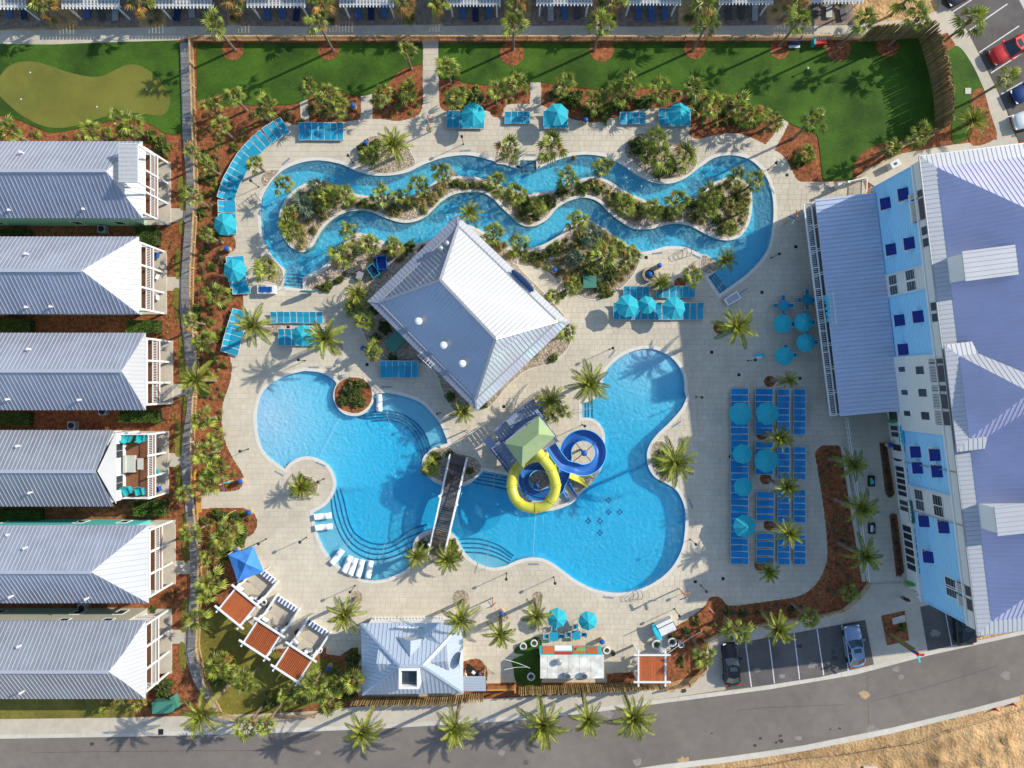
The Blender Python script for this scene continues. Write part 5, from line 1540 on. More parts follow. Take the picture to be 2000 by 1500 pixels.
def flume(path, r, mat_in, mat_out, root, a0=180, a1=360, nseg=9, name="flume"):
    mi, mo = MB(), MB(); rings = []
    m = len(path)
    for k in range(m):
        t = (path[min(k + 1, m - 1)] - path[max(k - 1, 0)]); t.z = 0; t.normalize()
        sx = Vector((t.y, -t.x, 0)); rings.append((path[k], sx))
    def ringpts(p, sx, rr):
        return [p + sx * (rr * math.cos(math.radians(a0 + (a1 - a0) * i / nseg))) + Vector((0, 0, 1)) * (rr * math.sin(math.radians(a0 + (a1 - a0) * i / nseg))) for i in range(nseg + 1)]
    for k in range(m - 1):
        A_, B_ = ringpts(*rings[k], r), ringpts(*rings[k + 1], r)
        A2, B2 = ringpts(*rings[k], r + .07), ringpts(*rings[k + 1], r + .07)
        for i in range(nseg):
            mi.add([A_[i], A_[i + 1], B_[i + 1], B_[i]], [(0, 1, 2, 3)])
            mo.add([A2[i], B2[i], B2[i + 1], A2[i + 1]], [(0, 1, 2, 3)])
        for i in (0, nseg):
            mo.add([A_[i], B_[i], B2[i], A2[i]], [(0, 1, 2, 3)])
    mi.build(name + "_channel", mat_in, root, smooth=True); mo.build(name + "_shell", mat_out, root, smooth=False)
    return rings
bs = thing("water_slide", "open blue water slide with two spiral loops beside the tower", "water slide", G(1110, 905))
bp_ = [(1070,862),(1080,878),(1092,896),(1107,911)] + circ(1139, 884, 35, 110, -205, 16)[1:] + [(1118,930),(1098,940),(1080,912),(1062,900),(1040,910)]
bp_ = [(1068,858),(1079,876),(1091,894),(1105,909)] + circ(1139, 884, 34, 118, -190, 16) + [(1104,905),(1102,925),(1094,945)]
path = sm_path(with_z(bp_, 5.0, 2.6), 4)
flume(path, .56, slb_m, slb2_m, bs)
bp2 = [(1094,945),(1088,958)] + circ(1053, 938, 30, 40, 330, 14)[1:] + [(1086,930),(1100,942),(1110,958),(1120,976)]
flume(sm_path(with_z(bp2, 2.6, .35), 4), .54, slb_m, slb2_m, bs)
for cx, cy, hz in ((1141,885,4.0),(1047,950,2.6)):
    c = I(cx, cy, hz); MB().cyl((c.x, c.y), .14, 0, hz, 12).build("column", bluep_m, bs)
    MB().lathe((c.x, c.y, hz), [(.2, -.1), (.34, 0), (.3, .2), (.05, .3)], 12).build("column_cap", bluep_m, bs)
    for k in range(4):
        a = math.radians(40 + 90 * k)
        MB().bar((c.x, c.y, hz - .1), (c.x + 1.75 * math.cos(a), c.y + 1.75 * math.sin(a), hz - .5), .08).build("arm", dgrey_m, bs)
ys_ = thing("tube_slide", "yellow enclosed tube slide looping beside the pool", "water slide", G(1043, 940))
yp = [(1043,872),(1052,885),(1063,899),(1074,914),(1082,932),(1085,950),(1080,970),(1067,986),(1048,992),(1025,989),(1008,976),(1000,955),(1001,935),(1009,916),(1024,901),(1045,893),(1070,893)]
pth = sm_path(with_z(yp, 5.6, 2.2), 5)
seg = [pth[i:i + 9] for i in range(0, len(pth) - 1, 8)]
for sgm in seg:
    if len(sgm) > 1:
        MB().tube(sgm, .56, 14).build("tube_section", yel_m, ys_, smooth=True)
        t = (sgm[1] - sgm[0]).normalized(); MB().tube([sgm[0] - t * .06, sgm[0] + t * .06], .63, 14).build("flange", yel_m, ys_)
yp3 = [(1070,893),(1090,904),(1112,920),(1132,930),(1154,942)]
flume(sm_path(with_z(yp3, 2.2, .45), 5), .62, yel_m, yel_m, ys_)
for q in ((1002,955),(1034,989),(1085,950)):
    c = I(*q, 3); MB().bar((c.x, c.y, 0), (c.x, c.y, 3.2), .14).build("support", bluep_m, ys_)
# ------------------------------------------------------------------ palms
def frond_date(Lg, rise, droop, seed, n=26):
    r = random.Random(seed); mb = MB(); P = []
    for k in range(13):
        t = k / 12; P.append(Vector((Lg * (t - .10 * t * t), 0, rise * t - droop * t * t)))
    for k in range(12):
        w = .035 * (1 - .7 * k / 12)
        mb.add([P[k] + Vector((0, w, 0)), P[k] - Vector((0, w, 0)), P[k + 1] - Vector((0, w * .9, 0)), P[k + 1] + Vector((0, w * .9, 0))], [(0, 1, 2, 3)])
    for k in range(n):
        t = .13 + .87 * k / (n - 1); i = min(11, int(t * 12)); f = t * 12 - i
        p = P[i].lerp(P[i + 1], f); tg = (P[i + 1] - P[i]).normalized()
        ll = .52 * (math.sin(math.pi * min(1, t * .82 + .14)) ** .6) * (1 - .25 * t) + .08
        for s in (-1, 1):
            a = math.radians(48 - 22 * t + r.uniform(-5, 5))
            d_ = tg * math.cos(a) + Vector((0, s * math.sin(a), 0)) + Vector((0, 0, .34 + r.uniform(-.1, .1)))
            d_.normalize(); side = tg * .052
            q = p + d_ * ll * r.uniform(.85, 1.1); mid = p + d_ * ll * .5
            mb.add([p, mid + side, q + Vector((0, 0, -.06)), mid - side], [(0, 1, 2, 3)])
    return mb
def frond_fan(pet, rad, droop, seed, n=8):
    r = random.Random(seed); mb = MB()
    b = Vector((pet, 0, 0)); w = .03
    mb.add([(0, w, 0), (0, -w, 0), (pet, -w, 0), (pet, w, 0)], [(0, 1, 2, 3)])
    for k in range(n):
        a = math.radians(-56 + 112 * k / (n - 1) + r.uniform(-3, 3))
        ln = rad * (1.0 - .34 * abs(a) / 1.2) * r.uniform(.88, 1.1)
        d_ = Vector((math.cos(a), math.sin(a), 0)); sd = Vector((-d_.y, d_.x, 0))
        hw = .052 * rad / .7
        m = b + d_ * ln * .55 + Vector((0, 0, .05 - droop * .10)); tip = b + d_ * ln + Vector((0, 0, -droop * .42 * r.uniform(.7, 1.2)))
        mb.add([b, m + sd * hw + Vector((0, 0, .02)), tip, m - sd * hw + Vector((0, 0, .02)), m - Vector((0, 0, .03))], [(0, 4, 1), (0, 3, 4), (1, 4, 2), (4, 3, 2)])
    return mb
FD = [frond_date(2.35, r_, d_, 10 + i).mesh("frond", fr2_m) for i, (r_, d_) in enumerate(((1.5, .75), (1.05, 1.2), (.6, 1.55), (1.2, 1.0)))]
FS = [frond_fan(.60, .74, d_, 30 + i).mesh("fan_frond", fr1_m) for i, d_ in enumerate((.3, .7, 1.1, .5))]
def swap(mes, mat):
    out = []
    for m in mes:
        c = m.copy(); c.materials.clear(); c.materials.append(mat); out.append(c)
    return out
FDry = swap(FS, fr3_m); FGrey = swap(FS, fr4_m)
tm = MB(); 
prof = [(.20, 0), (.15, .06)] + [(.13 + (.014 if k % 2 else 0), .08 + .88 * k / 16) for k in range(17)] + [(.18, .985), (.10, 1.0)]
tm.lathe((0, 0, 0), prof, 9)
TRUNK = tm.mesh("trunk", trunk_m)
bb = MB(); bb.lathe((0, 0, 0), [(.06, 0), (.24, .1), (.27, .35), (.16, .6), (.04, .75)], 8); BUD = bb.mesh("crown_core", M("palm boot", (0.17, 0.115, 0.05), 0.9, 0.3, 4.0))
def palm(kind, cx, cy, r, h, label, group, rng_, dry=0.0, frac=1.0):
    c = I(cx, cy, h)
    root = thing("date_palm" if kind == 'D' else "fan_palm", label, "palm tree", (c.x, c.y, 0), rng_.uniform(0, 6.28), group)
    R = r * S * (1 - h / H)
    thick = (1.45 if kind == 'D' else 1.0)
    if h > .9:
        ob("trunk", TRUNK, root, (0, 0, 0), (0, 0, 0), (thick, thick, h))
        ob("crown_core", BUD, root, (0, 0, h - .35), (0, 0, 0), (thick, thick, 1.2))
    if kind == 'D':
        n = int(26 * frac); sc = R / 2.2
    else:
        n = int(rng_.randint(14, 18) * frac); sc = R / 1.14
    for k in range(n):
        t = (k + .5) / n
        az = k * 2.39996 + rng_.uniform(-.15, .15)
        if kind == 'D':
            me = FD[0] if t < .3 else (FD[3] if t < .55 else (FD[1] if t < .8 else FD[2]))
            pitch = math.radians(62 - 62 * t ** .8 + rng_.uniform(-6, 6)); s_ = sc * rng_.uniform(.82, 1.08) * (.85 + .15 * t)
        else:
            ff = FGrey if kind == 'G' else (FDry if rng_.random() < dry and t > .35 else FS)
            me = ff[rng_.randrange(4)]
            pitch = math.radians(86 - 106 * t + rng_.uniform(-10, 10)); s_ = sc * rng_.uniform(.68, 1.18)
        ob("frond", me, root, (0, 0, max(h, .15) + (.05 * (1 - t))), (0, -pitch, az), (s_, s_, s_))
    return root
rp_ = random.Random(11)
# groups: phrase, list of (type, image x, image y, radius, height, dryness)
PALMS = {
 "in a mulch circle by the north fence": [('S',420,50,27,5.3),('S',622,45,24,6.0),('S',1003,50,26,5.2),('S',1173,48,27,5.6),('S',1378,52,28,5.3),('S',1560,42,30,5.2),('S',1685,42,27,5.5),('S',1792,38,25,5.6)],
 "beside the northern car park": [('S',1893,42,33,5.2),('S',1965,155,25,5.6),('D',1896,238,36,1.6)],
 "between the patios at the top edge": [('O',85,6,30,3.5),('O',270,2,28,3.5),('O',455,-4,26,3.5),('O',628,6,28,3.5),('O',790,3,26,3.5),('O',857,6,24,3.5),('O',1008,2,24,3.5),('O',1196,4,27,3.5),('S',1370,8,32,3.8),('O',1552,6,24,3.5),('S',1775,-4,34,3.5),('S',1640,0,16,2)],
 "in the northwest corner bed": [('Y',416,213,26,1.6),('S',457,190,20,3.6),('S',430,248,20,3.6),('S',522,205,22,2.6),('S',512,222,18,2.2),('S',602,170,20,3.0),('S',640,185,24,3.4),('S',663,205,22,2.5),('S',636,200,20,2.2)],
 "between the two lawn walks": [('S',792,100,20,4.2),('S',748,183,22,3.2),('S',796,178,22,1.3),('S',738,196,16,1.6)],
 "in the north planting bed": [('S',874,133,25,3.2),('S',893,192,25,2.4),('S',968,178,22,3.0),('S',1006,163,25,2.6),('S',1102,166,26,2.6),('S',1162,202,25,1.8),('S',1200,188,24,1.8),('S',1229,168,24,2.8),('S',1290,176,27,2.6),('S',1352,174,25,2.8),('S',1392,208,25,3.0),('S',1436,206,28,2.8),('S',1466,226,24,1.8),('S',1508,238,22,2.0)],
 "around the east lawn": [('S',1586,238,26,5.0),('S',1793,263,25,3.4),('S',1740,290,21,3.4),('S',1572,300,21,.8)],
 "in the gravel beds north of the river": [('D',770,286,40,3.2),('S',722,306,24,1.8),('S',993,292,25,2.2),('S',1078,285,30,2.6),('S',1281,270,25,2.4),('S',1296,310,27,1.8),('S',1336,308,29,1.8),('S',1268,300,20,1.2),('S',500,320,20,2.6)],
 "on the river island": [('S',554,362,21,2.4),('G',622,366,20,1.4),('S',672,378,20,2.0),('S',565,425,22,2.0),('S',568,449,24,2.0),('G',596,400,26,1.2),('S',640,388,24,1.2),('S',618,388,22,1.2),('S',746,383,22,2.0),('S',781,385,20,1.6),('S',821,365,22,2.2),('S',864,340,22,2.6),('S',968,355,25,2.2),('S',1008,382,23,1.6),
   ('S',1048,402,20,1.0),('S',1110,350,23,2.4),('S',1178,328,22,3.0),('S',1218,402,23,1.2),('S',1276,412,21,1.6),('S',1322,392,24,1.8),('S',1385,384,26,2.0),('S',1382,412,20,1.6),('S',1440,340,19,3.2),('S',1474,355,20,3.2),('S',1450,412,16,1.6),('S',1424,447,17,1.0)],
 "in the bed south of the river": [('S',681,450,18,3.0),('Y',672,500,28,1.8),('S',722,480,24,1.6),('S',770,482,20,1.0),('D',918,416,28,3.4),('S',963,455,23,3.0),('S',1012,480,23,2.4),('S',1125,432,22,3.2),('G',1155,462,23,2.0),('S',1178,500,28,2.0),('G',1122,504,18,1.2),('S',1236,497,17,1.8),
   ('S',1120,557,19,2.2),('S',1080,578,17,3.0),('S',1106,650,20,2.6),('D',1416,507,26,2.6),('S',1353,540,21,3.0),('D',1290,553,24,1.4)],
 "on the west side of the pavilion": [('S',521,525,25,1.6),('D',700,575,30,1.6),('S',711,625,22,2.6),('S',728,684,21,3.0),('S',690,600,20,1.0)],
 "on the open pool deck": [('D',497,637,42,4.5),('D',635,660,43,4.5),('D',1437,640,43,4.5),('D',1150,750,45,5.0),('D',905,805,27,2.4),('D',1316,900,50,4.8),('D',590,951,30,1.2),('S',840,915,20,1.2)],
 "by the slide tower and footbridge": [('D',1075,783,34,2.8),('S',1095,802,23,2.4),('D',875,1090,33,2.2),('D',815,1085,29,2.2),('S',1062,815,16,1.8)],
 "along the east lounger rows": [('D',1539,742,21,4.6),('D',1521,855,31,4.9),('D',1535,950,30,4.9),('D',1539,1040,33,4.9),('D',1500,1116,25,2.4)],
 "in the mulch strip beside the white rail": [('D',1664,906,33,5.2),('D',1678,992,38,5.2),('D',1686,1084,37,5.2)],
 "on the south pool deck": [('D',675,1198,43,5.2),('D',900,1207,38,6.0),('D',977,1237,34,4.8),('D',1048,1200,32,4.8)],
 "along the south street": [('D',397,1391,46,6.6),('D',711,1425,43,6.6),('D',890,1419,43,6.6),('D',1061,1411,50,6.6),('D',1148,1402,39,6.6),('D',1236,1396,50,6.6)],
 "near the south parking bays": [('S',1440,1230,27,4.4),('D',1517,1226,38,4.6),('S',1579,1205,21,4.4),('S',1375,1281,24,4.2),('S',1660,1156,19,1.6)],
 "in the southwest garden": [('S',432,1298,26,1.6),('S',480,1330,25,3.4),('S',455,1312,20,1.4),('S',613,1334,28,3.2),('S',642,1374,26,3.6),('S',690,1330,27,3.6),('S',650,1338,18,2.4),('S',480,1420,24,4.6),('S',521,1413,21,4.6),('S',560,1350,20,2.6)],
 "along the boardwalk fence": [('S',376,298,20,3.6),('S',402,322,18,3.4),('S',376,385,22,4.0),('S',404,460,20,4.0),('S',427,577,26,2.0),('S',372,628,18,3.4),('S',400,668,24,2.0),('D',386,742,40,4.2),('S',396,818,23,3.2),('S',405,886,26,3.0),('S',424,918,28,3.0),('S',412,940,24,3.0),('S',362,962,20,4.0),
   ('S',370,1042,23,4.2),('S',438,1052,27,2.4),('S',450,1030,22,2.4),('S',410,1087,22,2.2),('S',412,1137,29,2.6),('S',386,1208,28,3.2),('S',405,1160,22,2.0),('S',425,850,18,2.0)],
 "south of the putting green": [('S',20,258,26,3.8),('S',178,256,26,3.0),('S',231,230,18,3.4),('S',258,248,25,3.0),('S',245,262,20,2.0)],
 "beside the southernmost cottage": [('Y',215,1374,20,1.0),('Y',272,1372,18,1.0)],
}
for phrase, lst in PALMS.items():
    order = sorted(range(len(lst)), key=lambda i: lst[i][1] if len(set(round(l[1], -2) for l in lst)) > 2 else lst[i][2])
    horiz = len(set(round(l[1], -2) for l in lst)) > 2
    for rank, i in enumerate(order):
        k, x, y, r, h = lst[i]
        desc = {'D': "feathery palm", 'S': "fan palm", 'G': "blue grey fan palm", 'O': "fan palm with browned fronds", 'Y': "bushy fan palm with yellow fronds"}[k]
        lab = "%s %s, %s" % (desc, phrase, pos(rank, len(lst), "left" if horiz else "top"))
        palm('D' if k == 'D' else ('G' if k == 'G' else 'S'), x, y, r * (1.06 if k != 'D' else 1.05), h, lab, "palms " + phrase, rp_, dry={'O': .62, 'Y': .4}.get(k, .04), frac=1.25 if h < 1.5 else 1.0)

# ------------------------------------------------------------------ shrubs, hedges, grass tufts
def leaf_ball(n, sz, seed, mat, nm="foliage", box=False):
    r = random.Random(seed); mb = MB()
    for _ in range(n):
        if box:
            p = Vector((r.uniform(-1, 1), r.uniform(-1, 1), r.uniform(0.1, 1)))
            if r.random() < .75: p.z = 1 - .12 * r.random()
            p.x = math.copysign(abs(p.x) ** .9, p.x)
        else:
            while True:
                p = Vector((r.uniform(-1, 1), r.uniform(-1, 1), r.uniform(0, 1)))
                if .45 < p.length < 1.0 * (.82 + .18 * math.sin(5 * math.atan2(p.y, p.x) + seed)): break
        a = Vector((r.gauss(0, 1), r.gauss(0, 1), r.gauss(0, .7))).normalized(); b = a.cross(Vector((r.gauss(0, 1), r.gauss(0, 1), r.gauss(0, 1)))).normalized()
        s_ = sz * r.uniform(.6, 1.4)
        mb.add([p - a * s_, p + b * s_ * .5, p + a * s_, p - b * s_ * .5], [(0, 1, 2, 3)])
    return mb.mesh(nm, mat)
SHR = [leaf_ball(700, .11, i, leaf_m) for i in range(3)]
HDG = [leaf_ball(2600, .05, 9 + i, hedge_m, box=True) for i in range(2)]
core = MB().lathe((0, 0, 0), [(.5, 0), (.72, .25), (.6, .6), (.2, .78)], 9).mesh("shade_core", M("shrub shade", (0.03, 0.04, 0.012), .9, .3, 3))  # solid dark core, shade between the leaves put into its colour
coreb = MB().box(-.9, .9, -.9, .9, 0, .86).mesh("shade_core", MATS["shrub shade"])
def tuft(seed, mat, n=110):
    r = random.Random(seed); mb = MB()
    for _ in range(n):
        a = r.uniform(0, 6.28); l_ = r.uniform(.6, 1.05); e = r.uniform(.25, 1.25); d_ = Vector((math.cos(a), math.sin(a), 0)); s_ = Vector((-d_.y, d_.x, 0)) * .03
        m = d_ * l_ * .45 * math.cos(e) + Vector((0, 0, .75 * l_ * math.sin(e) + .1)); t = d_ * l_ * (math.cos(e) * .6 + .42) + Vector((0, 0, .45 * l_ * math.sin(e)))
        mb.add([s_ * .5, m + s_, t, m - s_], [(0, 1, 2, 3)])
    return mb.mesh("blades", mat)
TUF = [tuft(i, tuft_m) for i in range(3)]; BTF = [tuft(5 + i, btuft_m) for i in range(2)]; GTF = [tuft(8, fr1_m), tuft(9, fr1_m)]
rs_ = random.Random(21)
def shrub(x, y, rx, ry, h, label, group, nm="shrub"):
    root = thing(nm, label, "shrub", G(x, y), 0, group)
    ob("foliage", SHR[rs_.randrange(3)], root, (0, 0, 0), (0, 0, rs_.uniform(0, 6)), (rx * S, ry * S, h))
    ob("shade_core", core, root, (0, 0, 0), (0, 0, 0), (rx * S * .95, ry * S * .95, h * .85))
SHRUBS = {
 "around the gravel bed north of the river": [(716,294,20,22,1.1),(735,283,12,12,.9),(1247,287,22,24,1.2),(1285,340,15,10,.8),(1310,330,18,14,.9)],
 "behind the north loungers": [(928,192,27,18,1.1),(1120,195,22,16,1.1),(1150,220,20,14,.9),(1180,225,24,10,.7),(1260,200,24,16,1.0),(1215,210,16,12,.8),(850,190,0.1,0.1,.1)][:6],
 "beside the boardwalk mulch": [(318,285,18,26,1.0),(296,265,14,14,.9),(400,300,10,9,.6),(412,345,9,8,.5),(425,328,9,7,.5),(428,368,9,8,.5),(408,355,8,8,.5),(458,290,10,8,.6),(395,350,8,8,.5),(432,1005,24,11,.8),(462,1008,18,10,.7)],
 "in the southwest garden": [(428,1325,24,18,1.0),(322,1340,26,22,1.3),(345,1375,14,12,.9),(300,1378,10,8,.6),(300,1190,9,9,.5),(290,1160,10,12,.7),(530,1372,20,12,.7),(548,1362,10,10,.8),(690,1285,22,16,.6)],
 "in the round planter in the pool": [(690,762,26,22,.9),(700,785,20,14,.8),(672,782,14,14,.8),(705,750,12,12,1.0)],
 "beside the footbridge": [(852,890,14,12,.7),(848,905,12,12,.7),(878,885,10,8,.6),(918,920,10,9,.6),(885,1065,12,18,.9),(825,1062,10,12,.6),(892,1085,12,12,.9)],
 "around the pavilion and river bed": [(640,560,16,12,.7),(662,548,14,8,.6),(625,562,10,6,.6),(1060,500,18,10,.8),(1080,488,14,12,.9),(1040,508,12,8,.7),(1150,535,18,16,1.0),(1170,560,16,14,1.0),(1190,540,14,14,.9),(1140,470,16,14,.9),(1100,575,12,8,.7),(1185,575,20,8,.7),(735,600,14,22,1.0),(752,640,14,18,1.0),(735,660,12,12,.8),(768,700,14,8,.6),(790,712,12,6,.5),(800,480,18,8,.7),
    (960,475,12,10,.7),(880,775,12,12,.7),(1080,700,14,8,.6),(945,790,10,8,.6)],
 "on the river island": [(600,415,14,10,.7),(655,375,12,10,.7),(705,400,12,8,.6),(730,405,12,8,.6),(765,408,12,8,.6),(800,400,14,10,.7),(890,360,16,8,.7),(925,362,14,8,.6),(945,365,10,6,.6),(1025,395,14,12,.8),(1020,420,14,10,.8),(1045,425,12,8,.7),(1075,395,16,12,.9),(1095,375,14,10,.8),(1140,370,16,10,.8),(1165,372,12,8,.7),
    (1205,385,14,10,.8),(1250,405,12,10,.7),(1300,420,12,8,.7),(1350,400,14,12,.8),(1405,395,14,12,.8),(1400,430,14,12,.8),(1440,385,12,12,.8),(1425,445,14,10,.9),(1355,425,12,8,.6)],
 "in the pool deck gravel rings": [(595,942,20,12,.6),(1292,890,12,16,.8),(1300,915,12,14,.8),(1285,905,8,8,.5),(1505,300,0.1,0.1,.1)][:4],
 "around the east lawn": [(1558,315,14,16,.9),(1580,300,0.1,0.1,.1),(1752,285,10,8,.5),(1480,232,14,10,.7),(1455,240,14,8,.6),(1415,238,12,8,.6),(1530,300,12,12,.8)][:1] + [(1752,285,10,8,.5),(1480,236,14,10,.7),(1455,244,14,8,.6),(1415,240,12,8,.6)],
 "in the southeast mulch bed": [(1330,1290,9,7,.5),(1362,1290,8,7,.5),(1310,1240,9,8,.6),(1340,1230,10,8,.5),(1360,1215,9,8,.5),(1420,1195,12,8,.5),(1450,1198,12,6,.5),(1480,1195,10,6,.5),(1545,1190,10,7,.5),(1760,1225,9,12,.7)],
}
for phrase, lst in SHRUBS.items():
    for k, (x, y, rx, ry, h) in enumerate(sorted(lst)):
        shrub(x, y, rx, ry, h, "leafy green shrub %s, %s" % (phrase, pos(k, len(lst))), "shrubs " + phrase)
HEDGES = [(295,464,22,19,1.3,"rounded hedge right of the gap below the northernmost cottage"),(288,639,32,13,1.2,"clipped hedge between the second and third cottages, nearer the boardwalk"),(281,812,40,13,1.2,"long clipped hedge between third and fourth cottages, nearer the boardwalk"),
 (302,989,31,16,1.3,"thick hedge between the fourth and fifth cottages, nearer the boardwalk"),(36,637,36,12,1.2,"shaded hedge between the second and third cottages at the left edge"),(34,818,36,13,1.2,"shaded hedge between third and fourth cottages at the left edge"),
 (46,1003,46,10,1.2,"shaded hedge between fourth and fifth cottages at the left edge"),(38,457,30,6,1.0,"thin shaded hedge below the northernmost cottage at the left edge")]
for x, y, rx, ry, h, lab in HEDGES:
    root = thing("hedge", lab, "hedge", G(x, y), 0, "hedges between the west cottages")
    ob("foliage", HDG[rs_.randrange(2)], root, (0, 0, 0), (0, 0, 0), (rx * S, ry * S, h))
    ob("shade_core", coreb, root, (0, 0, 0), (0, 0, 0), (rx * S, ry * S, h))
def grass(x, y, r, label, group, kind):
    me = {'t': TUF, 'b': BTF, 'g': GTF}[kind][rs_.randrange(2)]
    root = thing("grass_tuft", label, "grass clump", G(x, y), rs_.uniform(0, 6), group)
    ob("blades", me, root, (0, 0, 0), (0, 0, 0), (r * S, r * S, r * S * .8))
big_tufts = [(612,214,20,'t'),(640,221,20,'t'),(562,226,20,'t'),(498,226,14,'t'),(590,236,10,'t'),(430,505,16,'b'),(450,520,15,'b'),(395,528,12,'b'),(612,450,12,'b'),(1120,310,10,'t')]
for k, (x, y, r, kd) in enumerate(sorted(big_tufts)):
    grass(x, y, r, "spiky ornamental grass clump beside the west or north deck, %s" % pos(k, len(big_tufts)), "ornamental grasses at the deck edge", kd)
def scatter(poly, n, kinds, rlo, rhi, label, group, holes=(), seed=1):
    r = random.Random(seed); c = 0; xs = [p[0] for p in poly]; ys = [p[1] for p in poly]; tries = 0; mbs = {}
    while c < n and tries < n * 40:
        tries += 1
        x, y = r.uniform(min(xs), max(xs)), r.uniform(min(ys), max(ys))
        if inside([x], [y], poly)[0] and not any(inside([x], [y], h)[0] for h in holes):
            kd = r.choice(kinds); me = {'t': TUF, 'b': BTF, 'g': GTF}[kd][r.randrange(2)]; s_ = r.uniform(rlo, rhi) * S
            mt = Matrix.Translation(G(x, y)) @ Matrix.Rotation(r.uniform(0, 6), 4, 'Z') @ Matrix.Diagonal((s_, s_, s_ * .8, 1))
            mbs.setdefault(kd, MB()).add([mt @ v.co for v in me.vertices], [tuple(p.vertices) for p in me.polygons], r.random()); c += 1
    for kd, mb in mbs.items():
        o = mb.build("ornamental_grasses", {'t': tuft_m, 'b': btuft_m, 'g': fr1_m}[kd], kind="stuff")
        o["label"] = label; o["category"] = "grass clumps"
isl = offset(ISLAND, -8)
scatter(isl, 260, "ttttg", 7, 15, "small tawny grass clump on the river island gravel", "grass clumps on the river island", seed=3)
sb = [(1142,436),(1185,458),(1240,495),(1235,530),(1180,572),(1120,565),(1080,530),(1000,505),(930,460),(1050,495),(1100,470)]
scatter(sb, 150, "tttg", 7, 15, "small tawny grass clump in the bed south of the river", "grass clumps south of the river", seed=4)
scatter([(690,470),(760,490),(880,450),(885,460),(770,520),(690,530),(640,545),(655,515)], 22, "ttg", 6, 12, "small grass clump between river and pavilion", "grass clumps by the pavilion", seed=5)
scatter([(390,270),(450,270),(430,330),(420,440),(390,440)], 16, "ttg", 5, 9, "small grass clump in mulch beside the west lounger arc", "grass clumps by the west loungers", seed=6)
scatter([(392,470),(440,500),(460,590),(440,690),(440,740),(430,840),(395,840),(385,700),(385,560)], 40, "tbg", 5, 10, "small grass clump in mulch beside the boardwalk", "grass clumps by the boardwalk", seed=7)
scatter([(870,205),(950,210),(975,200),(1030,195),(1030,180),(960,182),(880,175)], 16, "tg", 6, 11, "small grass clump behind the north loungers", "grass clumps north of the deck", seed=8)
scatter([(1065,200),(1160,225),(1230,210),(1290,205),(1340,200),(1360,250),(1440,250),(1490,262),(1500,240),(1440,190),(1340,180),(1200,180),(1070,175)], 60, "ttg", 6, 12, "tawny grass clump in the north planting bed", "grass clumps in the north bed", seed=9)
scatter([(1600,890),(1640,880),(1660,1000),(1670,1130),(1630,1170),(1560,1190),(1430,1210),(1400,1190),(1560,1172),(1620,1130),(1625,1050)], 40, "bbt", 5, 9, "small brown grass clump in the shaded southeast mulch strip", "grass clumps in the southeast strip", seed=10)
scatter([(1322,1225),(1380,1185),(1400,1180),(1410,1225),(1375,1245),(1370,1310),(1310,1330),(1305,1285)], 30, "ttg", 4, 8, "small grass clump in the mulch bed by the square cabana", "grass clumps by the square cabana", seed=12)
for (x0, x1) in ((1715,1738),):
    pass
for k in range(14):
    t = k / 13
    grass(1723 + 14 * t, 872 + 95 * t, 9, "brown dried grass clump in the upper shop planter, %s" % pos(k, 14, "top"), "dried grasses in the upper shop planter", 'b')
    grass(1742 + 14 * t, 1008 + 112 * t, 9, "brown dried grass clump in the lower shop planter, %s" % pos(k, 14, "top"), "dried grasses in the lower shop planter", 'b')
for nm, pl in (("mulch_bed", [(1717,865),(1731,864),(1747,965),(1738,970),(1729,965)]), ("mulch_bed", [(1737,1006),(1751,1003),(1766,1118),(1750,1126)])):
    slab(nm, pl, 0, 0.055, mulch_m)
rr_ = random.Random(31)
for k, (x0, x1) in enumerate(((98,150),(272,324),(446,472),(615,660),(790,812),(842,862),(988,1036),(1160,1206),(1328,1398),(1500,1568))):
    for j in range(4):
        grass(rr_.uniform(x0 + 6, x1 - 6), rr_.uniform(5, 44), rr_.uniform(8, 14), "green grassy plant in the %s shaded gap between north patios from the left, number %s" % (nth(k), nth(j)), "plants between the north patios", rr_.choice("tgg"))
for yy0, yy1 in ((470,536),(575,745),(780,880),(920,1090),(1125,1225),(1262,1320)):
    scatter([(326,yy0),(346,yy0),(346,yy1),(326,yy1)], 12, "g", 3, 5, "small pale strappy plants in the mulch before the cottage porches", "", seed=yy0)
scatter([(392,250),(470,240),(520,240),(430,300),(420,380),(392,400)], 30, "ggt", 5, 10, "mixed green clumps in the northwest corner mulch", "", seed=31)
scatter([(390,400),(425,410),(440,470),(450,530),(470,600),(440,700),(430,860),(465,930),(440,945),(395,950),(385,600)], 90, "ggt", 4, 9, "mixed green clumps in the boardwalk mulch", "", seed=32)
scatter([(395,1000),(490,1000),(490,1040),(460,1080),(430,1160),(400,1190)], 40, "ggt", 5, 11, "mixed green clumps above the cabanas", "", seed=33)
scatter([(398,1290),(470,1330),(560,1380),(640,1370),(690,1350),(700,1290),(660,1290),(640,1340),(560,1350),(440,1270)], 60, "gggt", 5, 11, "mixed green clumps in the southwest garden", "", seed=34)
scatter([(600,200),(690,200),(700,230),(610,235)], 25, "gtt", 6, 11, "mixed clumps in the bed left of the lawn walk", "", seed=35)
scatter([(735,190),(820,140),(820,215),(780,232),(730,228)], 18, "gtt", 5, 10, "mixed clumps in the bed right of the lawn walk", "", seed=36)
scatter([(0,235),(60,255),(150,262),(240,248),(320,270),(330,330),(250,272),(0,272)], 40, "ggt", 5, 11, "mixed clumps south of the putting green", "", seed=37)
rq = random.Random(55)
